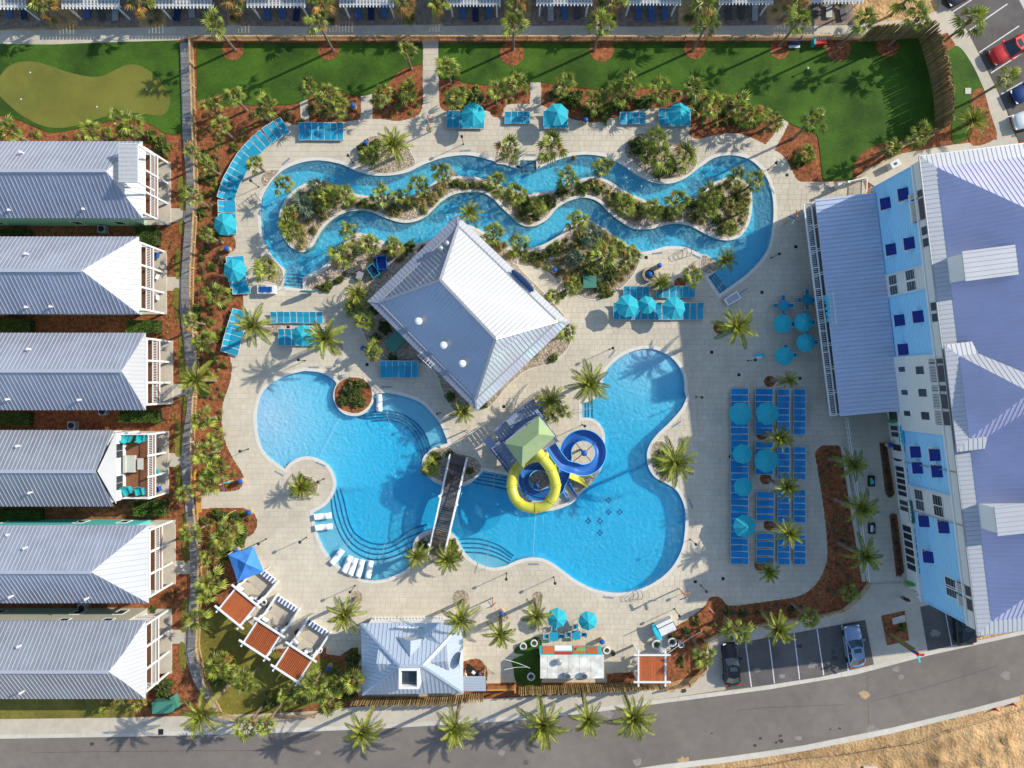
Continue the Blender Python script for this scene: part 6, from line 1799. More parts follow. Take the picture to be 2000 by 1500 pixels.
for phrase, pl, n_ in (("in the boardwalk mulch", [(392,300),(428,380),(430,470),(460,590),(440,700),(430,860),(455,930),(395,940),(385,600)], 26), ("in the north planting bed", [(1065,205),(1160,228),(1230,212),(1340,205),(1440,250),(1490,255),(1440,195),(1340,180),(1200,180),(1070,175)], 24),
                       ("in the southwest garden edge", [(396,1300),(480,1350),(620,1380),(690,1360),(700,1300),(640,1350),(560,1360),(440,1290)], 14), ("above the diagonal cabanas", [(398,1005),(485,1000),(480,1045),(425,1170),(400,1190)], 12)):
    got = []
    while len(got) < n_:
        x, y = rq.uniform(380, 1500), rq.uniform(170, 1385)
        if inside([x], [y], pl)[0]: got.append((x, y))
    horiz = max(p[0] for p in pl) - min(p[0] for p in pl) > 200
    got.sort(key=lambda p: p[0] if horiz else p[1])
    for k, (x, y) in enumerate(got):
        s0 = rq.uniform(6, 13); shrub(x, y, s0, s0 * rq.uniform(.7, 1), rq.uniform(.4, .9), "low rounded shrub %s, %s" % (phrase, pos(k, n_, "left" if horiz else "top")), "low shrubs " + phrase)

# ------------------------------------------------------------------ fences and poles
def picket(label, pts, h, sp=0.16, mat=wood_m, post=2.4, cap=True):
    P = [G(*p) for p in pts]
    c = P[len(P) // 2]; r = thing("fence", label, "fence", (c.x, c.y, 0))
    pk = MB(); rl = MB(); 
    for i in range(len(P) - 1):
        a, b = P[i], P[i + 1]; Ln = (b - a).length; n = max(1, int(Ln / sp))
        for k in range(n):
            q = a.lerp(b, (k + .5) / n); w = (b - a).normalized() * .045
            pk.bar(Vector((q.x, q.y, .03)), Vector((q.x, q.y, h - .03)), .05, .05)
        for z in (h, .25):
            rl.bar(Vector((a.x, a.y, z)), Vector((b.x, b.y, z)), .13 if z == h else .06, .05)
        m = max(1, int(Ln / post))
        for k in range(m + (1 if i == len(P) - 2 else 0)):
            q = a.lerp(b, k / m); MB().box(q.x - .07, q.x + .07, q.y - .07, q.y + .07, 0, h + .08).build("post", mat, r)
    pk.build("picket", mat, r, kind="stuff"); rl.build("rail", mat, r)
    return r
picket("tan picket fence along the north side of the lawns", [(376,80),(824,80)], 1.15)
picket("tan picket fence along the north lawn right of the central walk", [(858,80),(1200,80),(1560,79),(1680,78)], 1.15)
picket("tan picket fence following the boardwalk past the cottages", [(378,84),(384,260),(389,375),(380,525),(379,600),(391,700),(385,775),(381,862),(381,905)], 1.1)
picket("tan picket fence south of the boardwalk gate", [(386,992),(394,1062),(396,1150),(391,1262),(405,1325),(420,1358),(436,1392),(470,1400),(560,1396),(620,1392)], 1.1)
picket("low tan fence around the southeast mulch strip", [(1300,1342),(1345,1334),(1377,1300),(1375,1248),(1400,1237),(1500,1214),(1600,1200),(1642,1190),(1672,1165),(1693,1137)], 1.0)
picket("tan fence behind the east lawn near the walkway", [(1664,352),(1720,318),(1760,288),(1812,270)], 1.1)
gt = thing("gate", "orange wooden gate panel beside the boardwalk", "gate", G(385, 945))
for k in range(8):
    a, b = G(381 + k * .3, 960 - k * 5.6), G(381 + k * .3, 955 - k * 5.6)
    MB().bar(Vector((a.x, a.y, .6)), Vector((b.x, b.y, .6)), .08, 1.2).build("board", orange_m if False else M("new timber", (0.52, 0.25, 0.06), .8, .15, 2), gt)
g3 = I(387, 960, .9)
MB().prism([(I(381,958,1).x, I(381,958,1).y), (I(391,963,1).x, I(391,963,1).y), (I(394,1000,1).x, I(394,1000,1).y), (I(384,1003,1).x, I(384,1003,1).y)], .95, 1.0).build("gate_leaf", MATS["new timber"], gt)
gt2 = thing("gate", "tan wooden gate where the central walk meets the north fence", "gate", G(841, 80))
for k in range(12):
    q = G(826 + k * 2.6, 81); MB().box(q.x - .05, q.x + .05, q.y - .03, q.y + .03, .05, 1.2).build("board", wood_m, gt2)
MB().box(G(824, 0).x, G(858, 0).x, G(0, 80).y + .01, G(0, 80).y + .06, 1.0, 1.1).build("rail", wood_m, gt2)

def pole_fence(label, pts, n, h, hv, seed, r0=.07, lean=0.0):
    P = [G(*p) for p in pts]; Ls = [0]
    for i in range(1, len(P)): Ls.append(Ls[-1] + (P[i] - P[i - 1]).length)
    r = thing("pole_fence", label, "fence", (P[0].x, P[0].y, 0)); rnd = random.Random(seed)
    pm = MB().cyl((0, 0), r0, 0, 1, 7, r0 * .85).mesh("pole", pole_m)
    for k in range(n):
        t = Ls[-1] * (k + .5) / n; i = 1
        while i < len(P) - 1 and Ls[i] < t: i += 1
        q = P[i - 1].lerp(P[i], (t - Ls[i - 1]) / (Ls[i] - Ls[i - 1]))
        ob("pole", pm, r, (q.x - P[0].x, q.y - P[0].y, 0), (rnd.uniform(-.03, .03), rnd.uniform(-.03, .03), rnd.uniform(0, 6)), (rnd.uniform(.8, 1.25),) * 2 + (h + rnd.uniform(-hv, hv),))
    return r
pole_fence("tall fence of rough timber poles curving around the east lawn", [(1676,81),(1740,77),(1794,73),(1806,110),(1817,150),(1825,200),(1826,240),(1822,262)], 168, 3.3, .35, 3, .085)
pole_fence("row of tall timber poles south of the tall pole fence corner", [(1822,264),(1790,268),(1765,276)], 30, 2.2, .3, 4, .07)
pole_fence("row of split log posts along the south wall of the snack bar", [(692,1360),(760,1363),(830,1362),(900,1358),(946,1352)], 58, 2.1, .15, 5, .09)
pole_fence("row of split log posts behind the food trailer and square cabana", [(1012,1341),(1090,1339),(1180,1335),(1240,1332),(1297,1328)], 76, 2.2, .2, 6, .09)
pipe = thing("pipe_rail", "white pipe rail on a low kerb beside the palm strip", "railing", G(1670, 960))
pp_ = [G(1647, 815, 1.0), G(1655, 872, 1.0), G(1672, 990, 1.0), G(1690, 1132, 1.0)]
MB().tube(pp_, .05, 6).build("rail", white_m, pipe); MB().tube([p - Vector((0, 0, .5)) for p in pp_], .04, 6).build("rail", white_m, pipe)
for i in range(3):
    for k in range(6):
        p = pp_[i].lerp(pp_[i + 1], k / 6); MB().bar(Vector((p.x, p.y, 0)), p, .06).build("post", white_m, pipe)
MB().bar(G(1644, 870, .12), G(1686, 1135, .12), .35, .2).build("kerb", curb_m, pipe)
wr = thing("white_railing", "white picket railing at the north end of the restaurant wing", "railing", G(1660, 368))
railing(wr, G(1640, 362), G(1684, 352), 0, 1.1, white_m, .15); railing(wr, G(1684, 352), G(1683, 380), 0, 1.1, white_m, .15)
q = thing("shower_post", "white shower column beside the walkway at the pool deck corner", "shower", G(1640, 366)); 
MB().bar(G(1640, 366, 0), G(1640, 366, 2.2), .25).build("column", white_m, q); MB().box(G(1629,0).x, G(1637,0).x, G(0,371).y, G(0,363).y, .03, 1.0).build("cabinet", grey_m, q)
q = thing("utility_cabinet", "pale utility cabinet with a round cap on the walkway", "cabinet", G(1740, 325), .5)
MB().box(-.55, .55, -.35, .35, .03, 1.0).build("body", grey_m, q, local=True); MB().cyl((0, 0), .15, 1.0, 1.08, 10).build("cap", dgrey_m, q, local=True)

# ------------------------------------------------------------------ loungers
def lounger(name, Lg, W_, back, fab, frm):
    r = thing(name, "sling sun lounger prototype blue fabric", "sun lounger")
    f = MB(); z = .34
    for s in (-1, 1):
        f.bar((s * W_ / 2, -Lg / 2, z), (s * W_ / 2, Lg / 2 - back, z), .035, .05)
    f.bar((-W_ / 2, -Lg / 2, z), (W_ / 2, -Lg / 2, z), .035); f.bar((-W_ / 2, Lg / 2 - back, z - .03), (W_ / 2, Lg / 2 - back, z - .03), .03)
    f.build("frame", frm, r, local=True)
    for s in (-1, 1):
        for y_ in (-Lg / 2 + .12, Lg / 2 - back - .05):
            MB().bar((s * (W_ / 2 - .02), y_, 0.03), (s * (W_ / 2 - .02), y_, z - .02), .05).build("leg", frm, r, local=True)
    MB().box(-W_ / 2 + .015, W_ / 2 - .015, -Lg / 2 + .02, Lg / 2 - back - .008, z - .005, z + .03).build("seat", fab, r, local=True)
    ang = math.radians(24); y0 = Lg / 2 - back; y1 = y0 + back * math.cos(ang); z1 = z + back * math.sin(ang)
    b = MB().bar((0, y0 + .03, z + .02), (0, y1, z1), W_ - .03, .03); b.build("backrest", fab, r, local=True)
    bf = MB()
    for s in (-1, 1): bf.bar((s * W_ / 2, y0, z), (s * W_ / 2, y1, z1), .035, .05)
    bf.bar((-W_ / 2, y1, z1), (W_ / 2, y1, z1), .05); bf.build("back_frame", frm, r, local=True)
    return r
frame_m = M("pale lounger frame", (0.60, 0.60, 0.56), 0.5, 0.05)
LNG = lounger("sun_lounger", 1.92, .69, .68, sling_m, frame_m)
LSH = lounger("lounge_chair", 1.30, .69, .55, sling_m, frame_m)
LNE = lounger("sun_lounger", 1.92, .69, .68, shade_sling_m, frame_m)
LSE = lounger("lounge_chair", 1.30, .69, .55, shade_sling_m, frame_m)
def lrow(proto, pts, rot, phrase, side="left", col="turquoise blue"):
    n = len(pts)
    for k, (x, y) in enumerate(pts):
        r_ = rot[k] if isinstance(rot, list) else rot
        place(proto, G(x + rs_.uniform(-.5, .5), y + rs_.uniform(-.5, .5)), r_ + rs_.uniform(-.035, .035), "%s lounger %s, %s" % (col, phrase, pos(k, n, side)), "loungers " + phrase)
ln = lambda x0, x1, y, n: [(x0 + (x1 - x0) * k / (n - 1), y) for k in range(n)]
vn = lambda x, y0, y1, n: [(x, y0 + (y1 - y0) * k / (n - 1)) for k in range(n)]
lrow(LNG, ln(592, 666, 259, 7), 0, "in the seven-wide row by the northwest lawn")
arc = [(554,249),(541,257),(529,265),(517,274),(507,283),(498,292),(490,301),(482,311),(475,321),(469,331),(463,342),(457,353),(452,364),(448,375),(445,386)]
rots = []
for i in range(len(arc)):
    a, b = arc[max(i - 1, 0)], arc[min(i + 1, len(arc) - 1)]
    tx, ty = b[0] - a[0], -(b[1] - a[1]); rots.append(math.atan2(ty, tx) + math.pi)   # head points outward
lrow(LNG, arc, rots, "in the curved row at the river's west end", "top")
lrow(LNG, [(446,399),(446,411),(446,425),(448,438),(447,452)], math.pi / 2, "beside the west parasol nearest the curved row", "top")
lrow(LNG, [(462,508),(460,521),(466,545),(470,558),(474,569)], math.pi / 2 + .1, "around the second west parasol", "top")
lrow(LNG, [(473,613),(469,625),(465,637),(461,649),(458,661),(455,673),(452,685)], math.pi / 2 - .25, "in the slanted row left of a feathery palm", "top")
lrow(LSH, ln(537, 626, 620, 8), 0, "in the eight-wide row of short chairs west")
lrow(LNG, ln(552, 630, 658, 7), 0, "under the parasol below the eight short chairs")
lrow(LNG, ln(749, 811, 721, 6), 0, "in the shade below the pavilion")
lrow(LNG, ln(879, 940, 236, 6), 0, "under the crumpled north parasol")
lrow(LSH, ln(992, 1029, 232, 4), 0, "in the four-wide north row before the narrow walk")
lrow(LNG, ln(1067, 1103, 236, 4), 0, "under the north parasol by the narrow walk")
lrow(LSH, ln(1216, 1253, 233, 4), 0, "in the four-wide row between two north parasols")
lrow(LNG, ln(1291, 1341, 231, 5), 0, "under the northeast parasol")
lrow(LSH, ln(1223, 1261, 571, 4), 0, "in the upper left row behind three parasols")
lrow(LSH, ln(1287, 1350, 571, 6), 0, "in the upper right row behind three parasols")
lrow(LNG, ln(1203, 1366, 608, 13), 0, "in the long row under three parasols")
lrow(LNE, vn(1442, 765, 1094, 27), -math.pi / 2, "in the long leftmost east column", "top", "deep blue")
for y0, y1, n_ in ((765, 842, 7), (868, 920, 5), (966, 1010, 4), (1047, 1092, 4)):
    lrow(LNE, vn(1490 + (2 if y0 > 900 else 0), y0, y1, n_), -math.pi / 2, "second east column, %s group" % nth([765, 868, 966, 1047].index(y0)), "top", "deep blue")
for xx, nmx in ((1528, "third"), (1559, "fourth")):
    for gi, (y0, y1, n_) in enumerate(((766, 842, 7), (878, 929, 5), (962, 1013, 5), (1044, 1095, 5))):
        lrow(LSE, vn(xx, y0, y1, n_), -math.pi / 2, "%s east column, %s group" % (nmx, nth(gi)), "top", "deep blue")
# white in-pool loungers
wl = thing("pool_lounger", "white moulded lounger standing in shallow water", "pool lounger")
mb = MB(); N = 14; prof = []
for k in range(N + 1):
    t = k / N; prof.append((-.95 + 1.9 * t, .12 + .30 * max(0, t - .55) ** 1.1 * 2.0 + .10 * math.exp(-((t - .28) / .12) ** 2)))
for k in range(N):
    (y0, z0), (y1, z1) = prof[k], prof[k + 1]
    mb.add([(-.33, y0, z0), (.33, y0, z0), (.33, y1, z1), (-.33, y1, z1), (-.33, y0, z0 - .14), (.33, y0, z0 - .14), (.33, y1, z1 - .14), (-.33, y1, z1 - .14)],
           [(0, 1, 2, 3), (4, 7, 6, 5), (0, 3, 7, 4), (1, 5, 6, 2)] + ([(0, 4, 5, 1)] if k == 0 else []) + ([(3, 2, 6, 7)] if k == N - 1 else []))
mb.build("shell", wfab_m, wl, smooth=True, local=True); MB().box(-.28, .28, -.8, .7, -.45, .0).build("base", wfab_m, wl, local=True)
for k, (x, y, a) in enumerate(((631,1008,95),(633,1029,95),(659,1087,142),(679,1101,158),(690,1106,162),(704,1109,166),(722,1111,170),(741,787,0))):
    place(wl, G(x, y, 0.02), math.radians(a), "white moulded lounger in the shallow %s, %s" % ("bench west of the pool" if k < 7 else "step beside the round planter", pos(k, 7, "top") if k < 7 else "only one"), "white loungers in the pool shallows")

# ------------------------------------------------------------------ parasols
def parasol_proto():
    r = thing("parasol", "turquoise octagonal parasol prototype", "parasol")
    hz, ht, R_ = 2.15, 2.75, 1.22
    pm = MB(); N = 8
    MB().cyl((0, 0), .03, 0, ht + .05, 8).build("pole", white_m, r, local=True)
    MB().lathe((0, 0, 0), [(.3, .03), (.3, .1), (.08, .14)], 12).build("base", grey2_m, r, local=True)
    cv = MB().lathe((0, 0, ht - .05), [(.16, -.03), (.17, .0), (.05, .10)], 8).build("canopy", umb_m, r, local=True)
    a0 = math.pi / 8; h = math.pi / 8
    def pt(rr, a, z): return Vector((rr * math.cos(a), rr * math.sin(a), z))
    m = MB(); vs_ = []
    rows = []
    for t in (0, .5, 1):
        rr = .06 + (R_ - .06) * t; z = ht - (ht - hz) * (t ** 1.08)
        sag = .035 * t
        rows.append([pt(rr, -h, z), pt(rr * (.945 + .0 * t), -h / 2, z - sag * .8), pt(rr * .925, 0, z - sag), pt(rr * .945, h / 2, z - sag * .8), pt(rr, h, z)])
    for i in range(2):
        for j in range(4):
            m.add([rows[i][j], rows[i + 1][j], rows[i + 1][j + 1], rows[i][j + 1]], [(0, 1, 2, 3)])
    last = rows[2]
    for j in range(4):
        m.add([last[j], last[j + 1], last[j + 1] - Vector((0, 0, .10)), last[j] - Vector((0, 0, .10))], [(0, 3, 2, 1)])
    pan = m.mesh("panel", umb_m)
    for k in range(8):
        ob("panel", pan, cv, (0, 0, 0), (0, 0, k * math.pi / 4))
    rb2 = MB().bar((.04, 0, ht - .10), (R_ * .96, 0, hz - .02), .025).mesh("rib", white_m)
    for k in range(8):
        ob("rib", rb2, r, (0, 0, 0), (0, 0, k * math.pi / 4 + math.pi / 8))
    return r
PAR = parasol_proto()
UMB = [(924,222,24,"crumpled turquoise parasol over the leftmost north loungers"),(1088,222,23,"turquoise parasol over the north loungers right of the narrow walk"),(1328,221,23,"turquoise parasol farthest right on the north deck"),
 (438,437,23,"turquoise parasol at the foot of the curved west lounger row"),(457,527,23,"turquoise parasol beside the west mulch bed, below the first"),(590,655,22,"turquoise parasol with a feathery palm overlapping its right side"),
 (1226,597,23,"large parasol farthest left of three in a row"),(1265,595,18,"smaller parasol in the middle of three in a row"),(1317,601,23,"large parasol farthest right of three in a row"),
 (1532,632,19,"blue parasol upper left in the cafe group of four"),(1572,629,19,"blue parasol upper right in the cafe group of four"),(1577,669,19,"blue parasol third down in the cafe group of four"),(1535,695,19,"blue parasol lowest in the cafe group of four"),
 (1448,808,23,"blue parasol topmost over the leftmost east loungers"),(1501,808,23,"blue parasol topmost over the second east column"),(1452,887,20,"blue parasol second down over the leftmost east loungers"),(1499,900,24,"blue parasol lower over the second east column"),
 (1454,952,19,"blue parasol third down over the leftmost east loungers"),(1456,1029,23,"blue parasol with one sunlit wedge, lowest over east loungers"),(1088,1209,20,"turquoise parasol left of two beside the food trailer"),(1149,1215,19,"turquoise parasol right of two beside the food trailer")]
for x, y, r, lab in UMB:
    q = I(x, y, 2.4); k = r * S * .97 / 1.22
    place(PAR, (q.x, q.y, 0), rs_.uniform(0, .7), lab, "turquoise octagonal parasols", (k, k, 1.0 if r > 19 else .95))

# ------------------------------------------------------------------ cafe tables
def table_set(label, x, y, rot, sc=1.0, hid=False):
    t = thing("cafe_table", label, "table", G(x, y), rot, "turquoise cafe tables")
    MB().box(-.48, .48, -.48, .48, .70, .74).build("tabletop", sling_m, t, local=True)
    for a in (-1, 1):
        for b in (-1, 1): MB().bar((a * .4, b * .4, .03), (a * .4, b * .4, .7), .05).build("leg", white_m, t, local=True)
    return t
ch = thing("cafe_chair", "turquoise cafe chair with pale arms prototype", "chair")
MB().box(-.23, .23, -.23, .2, .42, .46).build("seat", sling_m, ch, local=True)
MB().bar((0, .22, .45), (0, .32, .85), .46, .03).build("backrest", sling_m, ch, local=True)
fm = MB()
for s_ in (-1, 1):
    fm.bar((s_ * .27, -.22, .62), (s_ * .27, .26, .66), .045); fm.bar((s_ * .27, -.22, .03), (s_ * .27, -.22, .62), .04); fm.bar((s_ * .27, .22, .03), (s_ * .27, .28, .8), .04)
fm.bar((-.27, .28, .8), (.27, .28, .8), .04); fm.build("frame", frame_m, ch, local=True)
TB = [(1526,598,"under open sky left of the other bare cafe table",0,4),(1572,587,"under open sky near the restaurant sunshade",.1,4),(1081,1239,"below the left food trailer parasol",0,3),(1124,1236,"between the two food trailer parasols",0,3),
      (1529,634,"under the upper left cafe parasol",0,3),(1567,631,"under the upper right cafe parasol",.2,3),(1572,669,"under the third cafe parasol",0,3),(1531,694,"under the lowest cafe parasol",0,3)]
for x, y, lab, rt, n_ in TB:
    table_set("square turquoise table " + lab, x, y, rt)
    for k, (dx, dy, a) in enumerate(((-15, 0, 90), (15, 0, -90), (0, -15, 0), (0, 15, 180))[:n_]):
        place(ch, G(x + dx, y + dy), math.radians(a) + rt, "chair %s of the table %s" % (("left", "right", "upper", "lower")[k], lab), "turquoise cafe chairs")

# ------------------------------------------------------------------ deck lamps, signposts, bins
lp = thing("path_lamp", "slim black deck lamp prototype here", "lamp post")
MB().cyl((0, 0), .035, 0.03, 2.35, 8).build("pole", dark_m, lp, local=True); MB().lathe((0, 0, 2.3), [(.05, 0), (.15, .05), (.16, .22), (.05, .3)], 12).build("lamp_head", dark_m, lp, local=True)
MB().cyl((0, 0), .09, 0.03, .08, 10).build("base", dark_m, lp, local=True)
LAMPS = [(902,267,"on the north deck above the river"),(680,304,"left of the shrubby gravel bed north of the river"),(490,353,"inside the curved west lounger row"),(1516,318,"at the river's upper right bend"),(1522,496,"right of the river's lower bend"),(1197,680,"above the sandy pool entry"),
 (1371,776,"right of the pool beach wall"),(1359,1063,"right of the deep pool curve"),(1142,832,"above the blue slide loop"),(1084,1139,"below the southeast pool steps"),(989,1131,"below the arc of pool steps"),(621,941,"in the small gravel ring"),(586,1059,"in the open west deck"),
 (505,1062,"by the blue canopy tent"),(684,1156,"near the south feathery palm"),(469,881,"at the west deck edge above the gate"),(1327,1203,"by the southeast mulch bed"),(1380,1155,"at the tip of the southeast mulch bed"),(583,703,"above the beach pool's top edge"),(1475,703,"in the shaded plaza by the float"),(855,808,"beside the pool's curved step wall")]
for x, y, lab in LAMPS:
    q = I(x, y, 2.4); place(lp, (q.x, q.y, 0), 0, "slim black deck lamp " + lab, "black deck lamps")
sp = []
for k, (x, y, lab) in enumerate(((842,257,"near the central north walk"),(963,1167,"between two feathery palms on the south deck"),(1532,437,"in the shade right of the river"),(1326,1149,"near the southeast mulch bed"),(915,838,"below the pavilion's south corner"),(455,938,"at the west deck entrance"),(1482,698,"on the shaded plaza, low and turquoise"))):
    if k == 6: continue
    r = thing("signpost", "tall wooden signpost with coloured arrow boards " + lab, "signpost", G(x, y), k * .7, "wooden signposts around the deck")
    MB().cyl((0, 0), .07, 0, 3.6, 8).build("post", wood_m, r, local=True)
    for j, (z, mt) in enumerate(((3.4, redp), (3.0, bluep_m), (2.6, cyan_p), (2.2, orp))):
        a = j * 1.4; d_ = Vector((math.cos(a), math.sin(a), 0)); mb = MB(); s2_ = Vector((-d_.y, d_.x, 0)) * .02
        pts = [d_ * -.15 + Vector((0, 0, z - .1)), d_ * .6 + Vector((0, 0, z - .1)), d_ * .75 + Vector((0, 0, z)), d_ * .6 + Vector((0, 0, z + .1)), d_ * -.15 + Vector((0, 0, z + .1))]
        off = s2_ + s2_.normalized() * .08
        mb.add([p + off for p in pts] + [p + off + s2_ * 2 for p in pts], [(0, 1, 2, 3, 4), (9, 8, 7, 6, 5)] + [(i, 5 + i, 5 + (i + 1) % 5, (i + 1) % 5) for i in range(5)])
        mb.build("arrow_board", mt, r, local=True)
bn = thing("waste_bin", "round timber waste bin with blue dome lid", "waste bin")
MB().lathe((0, 0, 0), [(.27, .03), (.28, .8), (.26, .85)], 14).build("drum", wood_m, bn, local=True); MB().lathe((0, 0, .85), [(.29, 0), (.29, .08), (.2, .24), (.05, .3)], 14).build("lid", bluep_m, bn, local=True)
BINS = [(693,212,"in the bed right of the northwest loungers"),(1142,240,"on the north deck edge"),(718,284,"among shrubs in the gravel north of the river"),(1083,530,"in the gravel bed south of the river"),(1285,521,"beside the round stone well"),(449,488,"in the bulge of the west mulch"),(475,938,"at the west mulch corner by the gate"),
  (492,998,"above the blue canopy tent"),(467,1071,"left of the blue canopy tent"),(712,681,"at the pavilion's west corner shrubs"),(980,1193,"near the south signpost"),(1174,1248,"right of the food trailer"),(646,1299,"in the shaded southwest mulch"),(1731,868,"by the shopfront planter")]
for x, y, lab in BINS:
    place(bn, G(x, y), 0, "timber bin with blue dome lid " + lab, "blue lidded bins")

# ------------------------------------------------------------------ cars
def car(label, x, y, rot, col, L_=4.7, W_=1.85, kind="sedan", cat="car", sunroof=True):
    paint = M("car paint " + label.split()[0] + label.split()[1], col, 0.25, 0.03, 1, 0, metal=0.35, spec=0.6)
    r = thing("parked_car", label, cat, G(x, y), rot, "parked cars")
    st = [(-.5, .30, .50, .62), (-.485, .38, .42, .74), (-.44, .455, .34, .84), (-.35, .49, .30, .90), (-.2, .5, .28, .93), (0, .5, .28, .95), (.2, .5, .28, .95), (.32, .495, .28, .93), (.42, .47, .32, .88), (.475, .40, .40, .78), (.5, .30, .5, .62)]
    if kind == "suv": st = [(a, b, c, d_ + .12) for a, b, c, d_ in st]
    mb = MB(); rings = []
    for a, b, z0, z1 in st:
        X = a * L_; w = b * W_
        rings.append([(X, -w * .9, z0 - .08), (X, -w, z0 + .1), (X, -w * .985, z1 - .16), (X, -w * .88, z1 - .03), (X, -w * .45, z1 + .02), (X, 0, z1 + .035), (X, w * .45, z1 + .02), (X, w * .88, z1 - .03), (X, w * .985, z1 - .16), (X, w, z0 + .1), (X, w * .9, z0 - .08)])
    n = 11; vs_ = [p for rg in rings for p in rg]; fs = []
    for k in range(len(rings) - 1):
        for i in range(n - 1): fs.append((k * n + i, (k + 1) * n + i, (k + 1) * n + i + 1, k * n + i + 1))
        fs.append((k * n + n - 1, (k + 1) * n + n - 1, (k + 1) * n, k * n))
    fs.append(tuple(range(n))); fs.append(tuple(reversed(range((len(rings) - 1) * n, len(rings) * n))))
    mb.add(vs_, fs); mb.build("body", paint, r, smooth=True, local=True)
    zt = 1.42 if kind == "sedan" else 1.72
    zb = .88 if kind == "sedan" else 1.0
    f0, f1, b1, b0 = .21, .045, -.27, -.42
    if kind == "suv": b1, b0 = -.38, -.46
    def frame_(xf, w, z): return (xf * L_, w * W_, z)
    wb, wt = .455, .375
    gm = MB()
    base = [(f0, 0, zb), (f0 * .93, wb, zb), (0, wb, zb), (b0 * .93, wb * .93, zb), (b0, 0, zb)]
    def ring(xs, ws, z, bulge=.0):
        f, b = xs
        return [(f * L_ + bulge, 0, z), ((f - .012) * L_, ws * .6 * W_, z), ((f - .035) * L_, ws * W_, z), ((f * .5 + b * .5) * L_, ws * 1.02 * W_, z), ((b + .035) * L_, ws * .96 * W_, z), ((b + .012) * L_, ws * .55 * W_, z), (b * L_ - bulge, 0, z)] + \
               [((b + .012) * L_, -ws * .55 * W_, z), ((b + .035) * L_, -ws * .96 * W_, z), ((f * .5 + b * .5) * L_, -ws * 1.02 * W_, z), ((f - .035) * L_, -ws * W_, z), ((f - .012) * L_, -ws * .6 * W_, z)]
    A_ = ring((f0, b0), wb, zb, .06); B_ = ring((f1, b1), wt, zt - .06, .05); C_ = ring((f1 - .012, b1 + .012), wt * .93, zt, .03)
    gm.add(A_ + B_, [(i, (i + 1) % 12, 12 + (i + 1) % 12, 12 + i) for i in range(12)]); gm.build("window", glass_m, r, smooth=False, local=True)
    rm = MB(); rm.add(B_ + C_, [(i, (i + 1) % 12, 12 + (i + 1) % 12, 12 + i) for i in range(12)] + [tuple(range(12, 24))]); rm.build("roof", paint, r, smooth=False, local=True)
    for i, j in ((2, 2), (4, 4), (8, 8), (10, 10), (3, 3), (9, 9)):
        MB().bar(Vector(A_[i]) + Vector((0, 0, .01)), Vector(B_[j]) + Vector((0, 0, .01)), .09 if i in (3, 9) else .12, .07).build("pillar", paint, r, local=True)
    if sunroof: MB().box(-.10 * L_, .0, -.22 * W_, .22 * W_, zt + .001, zt + .012).build("sunroof", glass_m, r, local=True)
    tm_ = MB().cyl((0, 0), .33, -.11, .11, 18).mesh("wheel", dark_m)
    for sx in (-.32, .31):
        for sy in (-1, 1): ob("wheel", tm_, r, (sx * L_, sy * (W_ / 2 - .12), .35), (math.pi / 2, 0, 0))
    for s_ in (-1, 1):
        MB().box(.455 * L_, .492 * L_, s_ * .36 * W_ - .16, s_ * .36 * W_ + .16, .66, .74).build("headlight", wfab_m, r, local=True)
        MB().box(-.492 * L_, -.465 * L_, s_ * .38 * W_ - .16, s_ * .38 * W_ + .16, .68, .78).build("tail_light", redp, r, local=True)
        MB().box(.13 * L_, .17 * L_, s_ * .5 * W_ + (0 if s_ > 0 else -.2), s_ * .5 * W_ + (.2 if s_ > 0 else 0), .92, 1.04).build("mirror", paint, r, local=True)
    return r
car("glossy black sedan parked in the leftmost south bay", 1425, 1293, math.radians(93), (0.012, 0.013, 0.018), 4.75)
car("silver blue sedan parked in the south bay beside the concrete walk", 1663, 1258, math.radians(98), (0.22, 0.30, 0.42), 4.7)
car("dark green black sport utility car half under the condominium roof", 1874, 1215, math.radians(95), (0.02, 0.025, 0.025), 4.7, 1.95, "suv")
car("bright red sport utility car in the northern car park", 1968, 100, math.radians(207), (0.52, 0.035, 0.025), 5.0, 2.0, "suv")
car("dark blue sedan at the right edge of the northern car park", 2006, 178, math.radians(207), (0.02, 0.05, 0.16), 4.6)
car("white sedan below the dark blue one at the right edge", 2010, 234, math.radians(195), (0.68, 0.68, 0.66), 4.6)
car("dark grey sedan cropped by the top edge of the car park", 1878, -12, math.radians(207), (0.05, 0.05, 0.055), 4.6)

# ------------------------------------------------------------------ equipment, planters, bits around the deck
def boxthing(nm, label, cat, x, y, rot, dims, mat, lidm=None, lid="lid"):
    r = thing(nm, label, cat, G(x, y), rot)
    w, d_, h = dims
    MB().box(-w / 2, w / 2, -d_ / 2, d_ / 2, .03, h).build("body", mat, r, local=True)
    if lidm: MB().box(-w / 2 - .04, w / 2 + .04, -d_ / 2 - .04, d_ / 2 + .04, h, h + .06).build(lid, lidm, r, local=True)
    return r
gbox = M("green cabinet", (0.06, 0.20, 0.15), .5, .06)
boxthing("utility_box", "green utility box in the gravel bed south of the river", "utility box", 1150, 553, .03, (1.35, 1.25, 1.0), gbox, gbox)
boxthing("utility_box", "long green utility box in shade beside the pavilion", "utility box", 775, 668, .8, (2.0, 1.4, 1.2), gbox, gbox)
boxthing("utility_box", "green utility box by the southernmost cottage pavement", "utility box", 328, 1372, .05, (2.2, 1.2, 1.2), gbox, gbox)
boxthing("equipment_case", "pale hinged cover beside the green utility box", "utility box", 1437 - 1090, 1365, .4, (.5, 1.4, .9), gbox)
r = thing("linen_cart", "bright blue open plastic laundry cart beside the pavilion", "cart", G(748, 516), .1)
